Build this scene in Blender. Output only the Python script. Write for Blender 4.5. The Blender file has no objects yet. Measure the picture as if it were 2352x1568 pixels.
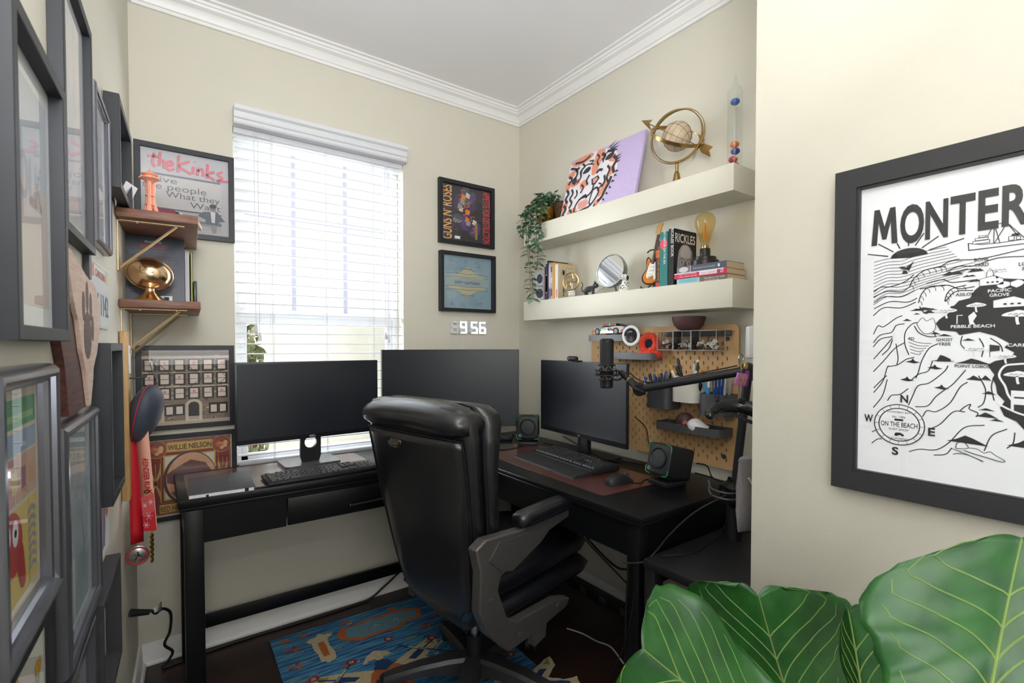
import bpy, bmesh, math, random
from mathutils import Vector, Matrix, Euler
S = bpy.context.scene
COL = S.collection
PI = math.pi
def D(a): return math.radians(a)

# ------------------------------------------------------------------ camera, light, exposure
cam_d = bpy.data.cameras.new('camera'); cam = bpy.data.objects.new('camera', cam_d); COL.objects.link(cam)
cam_d.sensor_width = 36.0; cam_d.lens = 36.0 * 1133.88 / 2352
cam_d.shift_y = 33.64 / 2352
cam.location = (-1.8414, -2.4679, 1.2914)
cam.rotation_euler = (Euler((D(90 - 1.2876), 0, D(-35.8736)))).to_matrix().to_euler()
cam_d.clip_start = 0.01; cam_d.clip_end = 200
cam_d.dof.use_dof = True; cam_d.dof.focus_distance = 2.1; cam_d.dof.aperture_fstop = 8.0
S.camera = cam
S.view_settings.view_transform = 'Standard'; S.view_settings.look = 'None'
S.view_settings.gamma = 1.0; S.view_settings.use_curve_mapping = False
S.view_settings.exposure = 0.93
w = bpy.data.worlds.new('sky'); S.world = w; w.use_nodes = True
wn = w.node_tree.nodes; wb = wn['Background']
wb.inputs['Color'].default_value = (0.86, 0.93, 1.0, 1); wb.inputs['Strength'].default_value = 0.5
def lamp(name, kind, loc, look, energy, color, size=None, sizey=None, angle=None):
    ld = bpy.data.lights.new(name, kind); lo = bpy.data.objects.new(name, ld); COL.objects.link(lo)
    lo.location = loc; lo.rotation_euler = (Vector(look) - Vector(loc)).to_track_quat('-Z', 'Y').to_euler()
    ld.energy = energy; ld.color = color
    if kind == 'AREA':
        ld.shape = 'RECTANGLE'; ld.size = size; ld.size_y = sizey
    if angle is not None: ld.angle = angle
    return lo
# sky light through the window, from area lamps added out of view
lamp('roof_sky_light', 'AREA', (-1.5, 1.9, 3.35), (-1.12, 0.0, 1.45), 40, (0.90, 0.96, 1.0), 2.6, 1.3)
lamp('side_sky_light', 'AREA', (-3.3, 1.75, 2.0), (-1.0, 0.0, 1.5), 172, (0.92, 0.97, 1.0), 2.2, 2.4)
lamp('right_sky_fill', 'AREA', (1.7, 1.9, 2.0), (-1.3, 0.0, 1.5), 150, (0.92, 0.97, 1.0), 2.2, 2.4)
# area lamp added low outside to brighten the ceiling like ground bounce
lamp('ground_fill', 'AREA', (-1.1, 1.9, -0.5), (-1.15, 0.3, 1.6), 105, (0.95, 0.98, 1.0), 4.5, 2.6)
# added fill lamps aimed up, unseen behind the camera, brightening ceiling and walls
lamp('up_fill', 'AREA', (-1.95, -2.72, 1.9), (-2.25, -2.0, 2.9), 29, (0.95, 0.975, 1.0), 0.6, 0.6)
lamp('hall_up_fill', 'AREA', (-2.25, -3.2, 1.6), (-0.9, -0.9, 3.0), 6.5, (0.97, 0.985, 1.0), 0.8, 0.8)
lamp('room_up_fill', 'AREA', (-1.5, -4.0, 1.4), (-1.4, -1.5, 3.4), 6, (0.97, 0.985, 1.0), 0.8, 0.8)

# ------------------------------------------------------------------ materials
def lin(c):
    o = []
    for v in c[:3]:
        v = v / 255.0
        o.append(v / 12.92 if v <= 0.04045 else ((v + 0.055) / 1.055) ** 2.4)
    return (o[0], o[1], o[2], 1.0)
MATS = {}
def mat(name, c, rough=0.5, metal=0.0, var=0.06, scale=40.0, bump=0.0, bscale=200.0, stretch=None, c2=None, spec=None,
        emit=None, estr=0.0, coat=0.0, sheen=0.0, sss=0.0):
    """procedural principled material: noise-mixed colour, optional noise bump"""
    if name in MATS: return MATS[name]
    m = bpy.data.materials.new(name); m.use_nodes = True; MATS[name] = m
    nt = m.node_tree; n = nt.nodes; L = nt.links; b = n['Principled BSDF']
    tc = n.new('ShaderNodeTexCoord'); mp = n.new('ShaderNodeMapping'); L.new(tc.outputs['Object'], mp.inputs[0])
    if stretch: mp.inputs['Scale'].default_value = stretch
    no = n.new('ShaderNodeTexNoise'); no.inputs['Scale'].default_value = scale; no.inputs['Detail'].default_value = 4
    L.new(mp.outputs[0], no.inputs['Vector'])
    mx = n.new('ShaderNodeMix'); mx.data_type = 'RGBA'
    a = lin(c); d = lin(c2) if c2 else tuple(v * (1 - var) for v in a[:3]) + (1,)
    rp = n.new('ShaderNodeMapRange'); rp.inputs['From Min'].default_value = 0.3; rp.inputs['From Max'].default_value = 0.7
    L.new(no.outputs['Fac'], rp.inputs['Value']); L.new(rp.outputs[0], mx.inputs['Factor'])
    mx.inputs['A'].default_value = a; mx.inputs['B'].default_value = d
    L.new(mx.outputs['Result'], b.inputs['Base Color'])
    b.inputs['Roughness'].default_value = rough; b.inputs['Metallic'].default_value = metal
    if spec is not None: b.inputs['Specular IOR Level'].default_value = spec
    if coat: b.inputs['Coat Weight'].default_value = coat; b.inputs['Coat Roughness'].default_value = 0.15
    if sheen: b.inputs['Sheen Weight'].default_value = sheen
    if sss:
        b.inputs['Subsurface Weight'].default_value = sss; b.inputs['Subsurface Scale'].default_value = 0.01
    if bump:
        nb = n.new('ShaderNodeTexNoise'); nb.inputs['Scale'].default_value = bscale; nb.inputs['Detail'].default_value = 3
        L.new(mp.outputs[0], nb.inputs['Vector'])
        bu = n.new('ShaderNodeBump'); bu.inputs['Strength'].default_value = bump; bu.inputs['Distance'].default_value = 0.002
        L.new(nb.outputs['Fac'], bu.inputs['Height']); L.new(bu.outputs[0], b.inputs['Normal'])
    if emit:
        b.inputs['Emission Color'].default_value = lin(emit); b.inputs['Emission Strength'].default_value = estr
    return m
def glass_mat(name, tint=(255, 255, 255), rough=0.02, ior=1.45, haze=0.0):
    """thin pane: transparent with a fresnel reflection"""
    if name in MATS: return MATS[name]
    m = bpy.data.materials.new(name); m.use_nodes = True; MATS[name] = m
    nt = m.node_tree; n = nt.nodes; L = nt.links; n.remove(n['Principled BSDF']); out = n['Material Output']
    tr = n.new('ShaderNodeBsdfTransparent'); tr.inputs[0].default_value = lin(tint)
    gl = n.new('ShaderNodeBsdfGlossy'); gl.inputs['Roughness'].default_value = rough
    fr = n.new('ShaderNodeFresnel'); fr.inputs[0].default_value = ior
    ge = n.new('ShaderNodeNewGeometry'); mu = n.new('ShaderNodeMath'); mu.operation = 'MULTIPLY'; iv = n.new('ShaderNodeMath'); iv.operation = 'SUBTRACT'; iv.inputs[0].default_value = 1.0
    L.new(ge.outputs['Backfacing'], iv.inputs[1]); L.new(fr.outputs[0], mu.inputs[0]); L.new(iv.outputs[0], mu.inputs[1])
    mx = n.new('ShaderNodeMixShader'); L.new(mu.outputs[0], mx.inputs[0]); L.new(tr.outputs[0], mx.inputs[1]); L.new(gl.outputs[0], mx.inputs[2])
    last = mx
    if haze:
        df = n.new('ShaderNodeBsdfTranslucent'); df.inputs[0].default_value = lin((250, 252, 255))
        m2 = n.new('ShaderNodeMixShader'); m2.inputs[0].default_value = haze
        L.new(mx.outputs[0], m2.inputs[1]); L.new(df.outputs[0], m2.inputs[2]); last = m2
    L.new(last.outputs[0], out.inputs[0])
    return m
def wood_mat(name, c, c2, rough=0.45, scale=(3, 40, 40), bump=0.1):
    return mat(name, c, rough, c2=c2, scale=3.0, stretch=scale, bump=bump, bscale=8)

M_BLACK = mat('black_satin_paint', (22, 23, 27), 0.38, var=0.2, scale=18)
M_BLACKP = mat('black_plastic', (24, 25, 28), 0.5, var=0.15, bump=0.05, bscale=900)
M_CHAR = mat('charcoal_plastic', (62, 63, 67), 0.45, var=0.1, scale=25)
M_WHITE = mat('white_gloss_paint', (240, 240, 240), 0.35, var=0.03)
M_PAPER = mat('white_paper', (236, 238, 242), 0.6, var=0.02)
M_INK = mat('black_ink', (34, 34, 38), 0.6, var=0.05)
M_PAGES = mat('book_page_edges', (226, 205, 170), 0.8, var=0.12, stretch=(1, 1, 30), scale=30)
M_BRASS = mat('aged_brass', (186, 154, 98), 0.28, 1.0, var=0.2, scale=30)
M_STEEL = mat('brushed_steel', (190, 190, 192), 0.25, 1.0, var=0.1, scale=60)
M_GLASS = glass_mat('clear_glass')
M_CREAM = mat('cream_paint', (228, 224, 208), 0.45, var=0.03, scale=8, bump=0.03, bscale=300)
def flat_mat(c, rough=0.6):
    return mat('printed_%02x%02x%02x' % tuple(int(v) for v in c), c, rough, var=0.05)

# ------------------------------------------------------------------ mesh builder
TXT = {}
def text_geo(s, bold=0.0):
    k = (s, bold)
    if k not in TXT:
        cu = bpy.data.curves.new('t', 'FONT'); cu.body = s; cu.size = 1.0; cu.offset = bold; cu.resolution_u = 4
        cu.fill_mode = 'FRONT'
        ob = bpy.data.objects.new('t', cu); COL.objects.link(ob)
        me = bpy.data.meshes.new_from_object(ob)
        vs = [tuple(v.co) for v in me.vertices]; fs = [tuple(p.vertices) for p in me.polygons]
        bpy.data.objects.remove(ob); bpy.data.curves.remove(cu); bpy.data.meshes.remove(me)
        TXT[k] = (vs, fs)
    return TXT[k]
def catmull(pts, n=6, closed=False):
    P = [Vector(p) for p in pts]; out = []; m = len(P)
    rng = range(m) if closed else range(m - 1)
    for i in rng:
        p0 = P[(i - 1) % m] if (closed or i > 0) else P[0] * 2 - P[1]
        p1 = P[i]; p2 = P[(i + 1) % m]
        p3 = P[(i + 2) % m] if (closed or i < m - 2) else P[-1] * 2 - P[-2]
        for k in range(n):
            t = k / n
            out.append(0.5 * ((2 * p1) + (p2 - p0) * t + (2 * p0 - 5 * p1 + 4 * p2 - p3) * t * t + (3 * p1 - p0 - 3 * p2 + p3) * t ** 3))
    if not closed: out.append(P[-1])
    return out
def rrect(w, h, r, n=4, cx=0, cy=0):
    o = []
    for sx, sy, a0 in ((1, 1, 0), (-1, 1, 90), (-1, -1, 180), (1, -1, 270)):
        for k in range(n + 1):
            a = D(a0 + 90.0 * k / n)
            o.append((cx + sx * (w / 2 - r) + r * math.cos(a), cy + sy * (h / 2 - r) + r * math.sin(a)))
    return o
def ell(rx, ry, n=24, cx=0, cy=0, a0=0, a1=360):
    full = abs(a1 - a0) >= 360
    return [(cx + rx * math.cos(D(a0 + (a1 - a0) * k / (n if full else n - 1))), cy + ry * math.sin(D(a0 + (a1 - a0) * k / (n if full else n - 1)))) for k in range(n)]
class MB:
    def __init__(s): s.v = []; s.f = []; s.mi = []; s.mats = []; s.T = Matrix()
    def slot(s, m):
        if m not in s.mats: s.mats.append(m)
        return s.mats.index(m)
    def add(s, vs, fs, m, T=None):
        o = len(s.v); X = s.T @ T if T is not None else s.T
        s.v += [tuple(X @ Vector(p)) for p in vs]; i = s.slot(m)
        for f in fs: s.f.append(tuple(o + k for k in f)); s.mi.append(i)
        return s
    def box(s, c, d, m, bev=0.0, rot=None, seg=2):
        T = Matrix.Translation(c) @ (Euler(rot).to_matrix().to_4x4() if rot else Matrix())
        x, y, z = d[0] / 2, d[1] / 2, d[2] / 2
        if bev <= 0:
            return s.add([(-x, -y, -z), (x, -y, -z), (x, y, -z), (-x, y, -z), (-x, -y, z), (x, -y, z), (x, y, z), (-x, y, z)],
                         [(3, 2, 1, 0), (4, 5, 6, 7), (0, 1, 5, 4), (1, 2, 6, 5), (2, 3, 7, 6), (3, 0, 4, 7)], m, T)
        bm = bmesh.new(); bmesh.ops.create_cube(bm, size=1.0)
        for v in bm.verts: v.co = Vector((v.co.x * d[0], v.co.y * d[1], v.co.z * d[2]))
        bmesh.ops.bevel(bm, geom=bm.edges[:], offset=min(bev, 0.49 * min(d)), segments=seg, affect='EDGES', profile=0.5)
        bm.verts.index_update()
        s.add([tuple(v.co) for v in bm.verts], [tuple(v.index for v in f.verts) for f in bm.faces], m, T); bm.free(); return s
    def bx(s, x0, x1, y0, y1, z0, z1, m, bev=0.0):
        return s.box(((x0 + x1) / 2, (y0 + y1) / 2, (z0 + z1) / 2), (abs(x1 - x0), abs(y1 - y0), abs(z1 - z0)), m, bev)
    def rings(s, R, m, T=None, caps=True, closed=True, loop=False):
        n = len(R[0]); vs = [p for r in R for p in r]; fs = []
        cnt = len(R) if loop else len(R) - 1
        for i in range(cnt):
            a = i * n; b = ((i + 1) % len(R)) * n
            for k in range(n if closed else n - 1):
                k2 = (k + 1) % n; fs.append((a + k, a + k2, b + k2, b + k))
        if caps and not loop:
            fs.append(tuple(reversed(range(n)))); fs.append(tuple(range((len(R) - 1) * n, len(R) * n)))
        return s.add(vs, fs, m, T)
    def tube(s, pts, r, m, seg=8, smooth=0, closed=False, caps=True, flat=None):
        P = catmull(pts, smooth, closed) if smooth else [Vector(p) for p in pts]
        n = len(P); R = []; t0 = None; up = None
        rr = r if isinstance(r, (list, tuple)) else None
        for i, p in enumerate(P):
            if closed: t = (P[(i + 1) % n] - P[i - 1])
            else: t = P[min(i + 1, n - 1)] - P[max(i - 1, 0)]
            if t.length < 1e-9: t = Vector((0, 0, 1))
            t.normalize()
            if up is None:
                up = Vector((0, 0, 1)) if abs(t.z) < 0.9 else Vector((1, 0, 0))
            up = (up - t * up.dot(t)); up.normalize(); sd = t.cross(up)
            if rr: q = i / max(1, n - 1) * (len(rr) - 1); j = min(int(q), len(rr) - 2); rad = rr[j] + (rr[j + 1] - rr[j]) * (q - j)
            else: rad = r
            fx, fy = flat if flat else (1, 1)
            R.append([tuple(p + (sd * math.cos(2 * PI * k / seg) * fx + up * math.sin(2 * PI * k / seg) * fy) * rad) for k in range(seg)])
        return s.rings(R, m, None, caps, True, closed)
    def cyl(s, p0, p1, r, m, seg=20, r1=None):
        return s.tube([p0, p1], [r, r1 if r1 is not None else r], m, seg)
    def lathe(s, prof, m, c=(0, 0, 0), seg=28, T=None, sx=1.0, sy=1.0):
        R = [[(c[0] + r * math.cos(2 * PI * k / seg) * sx, c[1] + r * math.sin(2 * PI * k / seg) * sy, c[2] + z) for k in range(seg)] for r, z in prof]
        return s.rings(R, m, T)
    def ball(s, c, r, m, seg=20, rg=12, T=None):
        r = r if isinstance(r, (tuple, list)) else (r, r, r)
        R = []
        for i in range(rg + 1):
            a = -PI / 2 + PI * (i + 0.001) / (rg + 0.002)
            R.append([(c[0] + r[0] * math.cos(a) * math.cos(2 * PI * k / seg), c[1] + r[1] * math.cos(a) * math.sin(2 * PI * k / seg), c[2] + r[2] * math.sin(a)) for k in range(seg)])
        return s.rings(R, m, T)
    def torus(s, c, R0, r, m, seg=32, sg=10, T=None, ax='z'):
        Q = []
        for i in range(seg):
            a = 2 * PI * i / seg; q = []
            for k in range(sg):
                b = 2 * PI * k / sg; x = (R0 + r * math.cos(b)) * math.cos(a); y = (R0 + r * math.cos(b)) * math.sin(a); z = r * math.sin(b)
                if ax == 'x': x, y, z = z, x, y
                if ax == 'y': x, y, z = x, z, y
                q.append((c[0] + x, c[1] + y, c[2] + z))
            Q.append(q)
        return s.rings(Q, m, T, False, True, True)
    def prism(s, poly, z0, z1, m, T=None):
        """2d outline (x, y) extruded from z0 to z1; ngon caps"""
        n = len(poly)
        ar = sum(poly[i][0] * poly[(i + 1) % n][1] - poly[(i + 1) % n][0] * poly[i][1] for i in range(n))
        if ar < 0: poly = poly[::-1]
        vs = [(x, y, z0) for x, y in poly] + [(x, y, z1) for x, y in poly]
        fs = [tuple(reversed(range(n))), tuple(range(n, 2 * n))] + [(k, (k + 1) % n, n + (k + 1) % n, n + k) for k in range(n)]
        return s.add(vs, fs, m, T)
    def flat(s, poly, z, m, T=None):
        n = len(poly)
        ar = sum(poly[i][0] * poly[(i + 1) % n][1] - poly[(i + 1) % n][0] * poly[i][1] for i in range(n))
        if ar < 0: poly = poly[::-1]
        return s.add([(x, y, z) for x, y in poly], [tuple(range(n))], m, T)
    def rect(s, x0, y0, x1, y1, z, m): return s.flat([(x0, y0), (x1, y0), (x1, y1), (x0, y1)], z, m)
    def disc(s, cx, cy, rx, z, m, ry=None, n=24): return s.flat(ell(rx, ry or rx, n, cx, cy), z, m)
    def line(s, pts, wd, z, m, smooth=0, closed=False):
        P = [Vector((p[0], p[1], 0)) for p in pts]
        if smooth: P = catmull(P, smooth, closed)
        n = len(P); A = []; B = []
        for i, p in enumerate(P):
            t = (P[(i + 1) % n] - P[i - 1]) if closed else (P[min(i + 1, n - 1)] - P[max(i - 1, 0)])
            if t.length < 1e-9: t = Vector((1, 0, 0))
            t.normalize(); q = Vector((-t.y, t.x, 0)) * wd / 2
            A.append(p + q); B.append(p - q)
        vs = [(p.x, p.y, z) for p in A] + [(p.x, p.y, z) for p in B]
        fs = [(n + i, n + (i + 1) % n, (i + 1) % n, i) for i in range(n if closed else n - 1)]
        return s.add(vs, fs, m)
    def text(s, st, x, y, z, size, m, sx=1.0, bold=0.0, align='c', rot=0.0, width=None, T=None):
        vs, fs = text_geo(st, bold)
        if not vs: return s
        x0 = min(v[0] for v in vs); x1 = max(v[0] for v in vs)
        if width: sx = width / ((x1 - x0) * size)
        off = -(x0 + x1) / 2 if align == 'c' else -x0
        X = Matrix.Translation((x, y, z)) @ Matrix.Rotation(D(rot), 4, 'Z')
        if T is not None: X = T @ X
        return s.add([((v[0] + off) * size * sx, v[1] * size, 0) for v in vs], fs, m, X)
    def build(s, name, parent=None, sharp=38, label=None):
        me = bpy.data.meshes.new(name); me.from_pydata(s.v, [], s.f)
        for m in s.mats: me.materials.append(m)
        me.polygons.foreach_set('material_index', s.mi)
        me.polygons.foreach_set('use_smooth', [True] * len(s.f)); me.update()
        me.set_sharp_from_angle(angle=D(sharp))
        o = bpy.data.objects.new(name, me); COL.objects.link(o)
        if parent: o.parent = parent
        if label: o['label'] = label
        return o
def tag(o, label, cat, group=None, kind=None):
    o['label'] = label; o['category'] = cat
    if group: o['group'] = group
    if kind: o['kind'] = kind
    return o
def thing(name, label, cat, loc=(0, 0, 0), rot=(0, 0, 0), group=None):
    o = bpy.data.objects.new(name, None); o.empty_display_size = 0.05; COL.objects.link(o)
    o.location = loc; o.rotation_euler = rot
    return tag(o, label, cat, group)
def struct(mb, name, parent=None, sharp=38):
    o = mb.build(name, parent, sharp)
    if not parent: o['kind'] = 'structure'
    return o
def solo(mb, name, label, cat, loc=None, rot=None, group=None, sharp=38, kind=None):
    o = mb.build(name, None, sharp)
    if loc: o.location = loc
    if rot: o.rotation_euler = rot
    return tag(o, label, cat, group, kind)
def dup(o, parent=None):
    c = o.copy(); COL.objects.link(c)
    if parent: c.parent = parent
    for ch in list(o.children): dup(ch, c)
    return c
def solidify(o, t, off=0):
    md = o.modifiers.new('s', 'SOLIDIFY'); md.thickness = t; md.offset = off; return o
def subsurf(o, n=1):
    md = o.modifiers.new('u', 'SUBSURF'); md.levels = n; md.render_levels = n; return o
ROT_BACK = (D(90), 0, 0)            # facing the room from the window wall
ROT_RIGHT = (D(90), 0, D(-90))      # facing the room from the shelf wall
LW_A = 2.68                         # the picture wall is 2.68 degrees off square
ROT_LEFT = (D(90), 0, D(90 - LW_A))
def lwall(u, off, z):               # point on the picture wall: distance from the corner, off the wall, height
    a = D(LW_A)
    return (-1.911 - math.sin(a) * u + math.cos(a) * off, -math.cos(a) * u - math.sin(a) * off, z)
# ================================================================== the room
CEIL = 2.71
M_WALL = mat('beige_wall_paint', (219, 214, 199), 0.62, var=0.03, scale=3, bump=0.22, bscale=260)
M_CEIL = mat('ceiling_paint', (249, 249, 250), 0.8, var=0.02, scale=4)
M_TRIM = mat('white_trim_paint', (243, 242, 240), 0.4, var=0.03, scale=6)
def floor_mat():
    m = bpy.data.materials.new('dark_plank_floor'); m.use_nodes = True; nt = m.node_tree; n = nt.nodes; L = nt.links; b = n['Principled BSDF']
    tc = n.new('ShaderNodeTexCoord'); br = n.new('ShaderNodeTexBrick'); L.new(tc.outputs['Object'], br.inputs['Vector'])
    br.inputs['Scale'].default_value = 1.0; br.inputs['Brick Width'].default_value = 1.1; br.inputs['Row Height'].default_value = 0.125
    br.inputs['Mortar Size'].default_value = 0.0015; br.inputs['Color1'].default_value = lin((64, 42, 34)); br.inputs['Color2'].default_value = lin((48, 32, 27)); br.inputs['Mortar'].default_value = lin((14, 10, 9))
    mp = n.new('ShaderNodeMapping'); mp.inputs['Scale'].default_value = (3, 45, 1); L.new(tc.outputs['Object'], mp.inputs[0])
    no = n.new('ShaderNodeTexNoise'); no.inputs['Scale'].default_value = 2; no.inputs['Detail'].default_value = 6; L.new(mp.outputs[0], no.inputs['Vector'])
    mx = n.new('ShaderNodeMix'); mx.data_type = 'RGBA'; mx.blend_type = 'MULTIPLY'; mx.inputs['Factor'].default_value = 0.6
    L.new(br.outputs['Color'], mx.inputs['A']); L.new(no.outputs['Color'], mx.inputs['B']); L.new(mx.outputs['Result'], b.inputs['Base Color'])
    b.inputs['Roughness'].default_value = 0.42
    return m
a_ = D(LW_A)
WX0, WX1, WZ0, WZ1 = -1.556, -0.768, 0.72, 2.27          # window opening
m = MB(); m.bx(-4.4, 0.2, -4.8, 0.3, -0.1, 0.0, floor_mat()); struct(m, 'floor')
m = MB(); m.bx(-4.4, 0.2, -4.8, 0.3, CEIL, CEIL + 0.1, M_CEIL); struct(m, 'ceiling')
m = MB()
m.bx(-2.2, WX0, 0, 0.16, 0, CEIL, M_WALL); m.bx(WX1, 0.2, 0, 0.16, 0, CEIL, M_WALL)
m.bx(WX0, WX1, 0, 0.16, 0, WZ0, M_WALL); m.bx(WX0, WX1, 0, 0.16, WZ1, CEIL, M_WALL); struct(m, 'wall_back')
m = MB(); m.bx(0, 0.12, -1.92, 0.0, 0, CEIL, M_WALL); struct(m, 'wall_right')
m = MB(); m.bx(-0.58, 0.12, -4.7, -1.792, 0, CEIL, M_WALL, 0.006); struct(m, 'wall_front_right')
m = MB(); m.bx(-0.12, 0.0, -2.5, 0.05, 0, CEIL, M_WALL); m.bx(-.12, 0, -4.8, -2.5, 2.35, CEIL, M_WALL)
o = struct(m, 'wall_left'); o.location = (-1.911, 0, 0); o.rotation_euler = (0, 0, D(-LW_A))
# far end of the room behind the photographer; the picture wall ends in a wide cased opening to the hall
m = MB(); m.bx(-4.4, 0.2, -4.9, -4.8, 0, CEIL, M_WALL); struct(m, 'wall_rear')
# crown moulding swept along a wall
CROWN = [(0, 0), (0.012, 0.0), (0.014, 0.012), (0.02, 0.014), (0.024, 0.026), (0.036, 0.042), (0.052, 0.05), (0.056, 0.058), (0.062, 0.06), (0.064, 0.07), (0.078, 0.072), (0.078, 0.08), (0, 0.08)]
CZ = 2.63
def crown(name, p0, p1, nrm, mit0=0, mit1=0):
    P0 = Vector((*p0, 0)); P1 = Vector((*p1, 0)); d = (P1 - P0).normalized(); N = Vector((*nrm, 0)); mb = MB()
    R = [[tuple(P0 + N * q + d * q * mit0 + Vector((0, 0, CZ + h))) for q, h in CROWN], [tuple(P1 + N * q - d * q * mit1 + Vector((0, 0, CZ + h))) for q, h in CROWN]]
    mb.rings(R, M_TRIM); return struct(mb, name, sharp=25)
crown('trim_1', (-1.911, 0), (0, 0), (0, -1), 1, 1)
crown('trim_2', (0, 0), (0, -1.792), (-1, 0), 1, 0)
crown('trim_3', (-1.911, 0), (-1.911 - math.tan(a_) * 4.7, -4.7), (math.cos(a_), -math.sin(a_)), 1, 0)
crown('trim_4', (-0.58, -1.80), (-0.58, -4.7), (-1, 0), 0, 0)
BASE = [(0, 0), (0.026, 0), (0.026, 0.008), (0.022, 0.016), (0.015, 0.02), (0.013, 0.06), (0.010, 0.068), (0.008, 0.078), (0, 0.083)]
def basebd(name, p0, p1, nrm):
    P0 = Vector((*p0, 0)); P1 = Vector((*p1, 0)); N = Vector((*nrm, 0)); mb = MB()
    mb.rings([[tuple(P0 + N * q + Vector((0, 0, h))) for q, h in BASE], [tuple(P1 + N * q + Vector((0, 0, h))) for q, h in BASE]], M_TRIM)
    return struct(mb, name, sharp=25)
basebd('baseboard_back', (-1.9, 0), (0, 0), (0, -1)); basebd('baseboard_right', (0, -0.001), (0, -1.79), (-1, 0))
basebd('baseboard_left', (-1.911, 0), (-1.911 - math.tan(a_) * 2.5, -2.5), (math.cos(a_), -math.sin(a_)))

# ------------------------------------------------------------------ window
M_VINYL = mat('white_vinyl', (240, 241, 244), 0.35, var=0.02)
def add_film(name):
    """hazy frosted upper pane"""
    return glass_mat(name, (255, 255, 255), 0.1, 1.3, haze=0.04)
win = bpy.data.objects.new('window_1', None); COL.objects.link(win); win['kind'] = 'structure'
m = MB(); y0, y1 = 0.075, 0.155; t = 0.028
m.bx(WX0, WX0 + t, y0, y1, WZ0, WZ1, M_VINYL, .003); m.bx(WX1 - t, WX1, y0, y1, WZ0, WZ1, M_VINYL, .003)
m.bx(WX0, WX1, y0, y1, WZ0, WZ0 + t, M_VINYL, .003); m.bx(WX0, WX1, y0, y1, WZ1 - t, WZ1, M_VINYL, .003); m.build('window_frame', win)
m = MB(); m.bx(WX0, WX1, -0.012, 0.08, WZ0 - 0.001, WZ0 + 0.012, M_TRIM, .003); m.build('window_sill', win)
m = MB(); xa, xb = WX0 + t, WX1 - t; zr = 1.42
m.bx(xa, xb, 0.085, 0.118, zr - 0.026, zr + 0.014, M_VINYL, .003); m.bx(xa, xa + .03, 0.09, 0.118, WZ0 + t, zr, M_VINYL, .002); m.bx(xb - .03, xb, 0.09, 0.118, WZ0 + t, zr, M_VINYL, .002); m.bx(xa, xb, 0.09, 0.118, WZ0 + t, WZ0 + t + .04, M_VINYL, .002)
m.build('lower_sash', win)
m = MB(); m.bx(xa, xb, 0.12, 0.148, zr - 0.01, zr + 0.035, M_VINYL, .003); m.bx(xa, xa + .03, 0.123, 0.147, zr + .03, WZ1 - t - .028, M_VINYL); m.bx(xb - .03, xb, 0.123, 0.147, zr + .03, WZ1 - t - .028, M_VINYL); m.bx(xa, xb, 0.122, 0.148, WZ1 - t - .03, WZ1 - t, M_VINYL, .002)
m.build('upper_sash', win)
M_MUNT = mat('grey_muntin', (196, 196, 210), 0.5, var=0.02)
m = MB()
for x in (-1.285, -1.035): m.bx(x - .0105, x + .0105, 0.126, 0.132, zr + .03, WZ1 - t - .03, M_MUNT)
m.bx(xa + .03, xb - .03, 0.1262, 0.1318, 1.895, 1.911, M_MUNT); m.build('window_grille', win)
m = MB(); m.bx(xa + .02, xb - .02, 0.134, 0.137, zr + .02, WZ1 - t - .02, add_film('hazy_upper_pane')); m.build('upper_pane', win)
m = MB(); m.bx(xa + .02, xb - .02, 0.103, 0.106, WZ0 + t + .03, zr - .02, M_GLASS); m.build('lower_pane', win)
for x in (-1.29, -0.99):
    m = MB(); m.box((x, 0.097, zr + .02), (.06, .02, .012), M_VINYL, .003); m.cyl((x, .097, zr + .025), (x, .097, zr + .034), .012, M_VINYL, 14); m.box((x + .012, .085, zr + .033), (.04, .012, .008), M_VINYL, .002); m.build('sash_lock', win)
# outside
M_STUCCO = mat('stucco_outside', (222, 216, 205), 0.9, var=0.06, scale=6, bump=0.3, bscale=60)
m = MB(); m.bx(-7, 6, 4.2, 4.5, -0.6, 2.9, M_STUCCO); o = m.build('neighbor_wall'); tag(o, 'plain pale stucco wall of the next house seen through the window', 'wall', kind='structure')
m = MB(); m.bx(-7, 6, 0.17, 4.2, -0.7, -0.55, mat('grass_strip', (150, 158, 132), 0.9, c2=(120, 130, 96), scale=14)); o = m.build('ground_outside'); o['kind'] = 'structure'
def shrub(name, label, c, r, n, cols, seed):
    rd = random.Random(seed); t = thing(name, label, 'shrub', (c[0], c[1], -0.55)); m = MB()
    for k in range(n):
        a, b2 = rd.uniform(0, 2 * PI), rd.uniform(-1, 1); q = rd.random() ** .33
        p = Vector((r[0] * q * math.cos(a) * math.sqrt(1 - b2 * b2), r[1] * q * math.sin(a) * math.sqrt(1 - b2 * b2), c[2] + .55 + r[2] * q * b2))
        s = rd.uniform(.03, .06); X = Matrix.Translation(p) @ Euler((rd.uniform(0, 6), rd.uniform(0, 6), rd.uniform(0, 6))).to_matrix().to_4x4()
        m.add([(-s, 0, 0), (-s * .3, -s * .4, 0), (s * .5, -s * .3, .005), (s, 0, 0), (s * .5, s * .3, .005), (-s * .3, s * .4, 0)], [(0, 1, 2, 3, 4, 5)], cols[0] if rd.random() < .8 else cols[1], X)
    m.build('foliage', t)
    m = MB()
    for k in range(6):
        a = rd.uniform(0, 6.28); m.tube([(0, 0, 0), (r[0] * .3 * math.cos(a), r[1] * .3 * math.sin(a), (c[2] + .55) * .6), (r[0] * .7 * math.cos(a), r[1] * .7 * math.sin(a), c[2] + .55 + r[2] * .4)], [.02, .006], mat('shrub_bark', (150, 125, 100), .9, scale=60), 6, 3)
    m.build('stem', t)
G1 = mat('shrub_leaf', (112, 118, 84), .7, c2=(80, 88, 62)); G2 = mat('shrub_orange_leaf', (205, 150, 70), .7); G3 = mat('shrub_pale_leaf', (160, 150, 120), .7)
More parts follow.
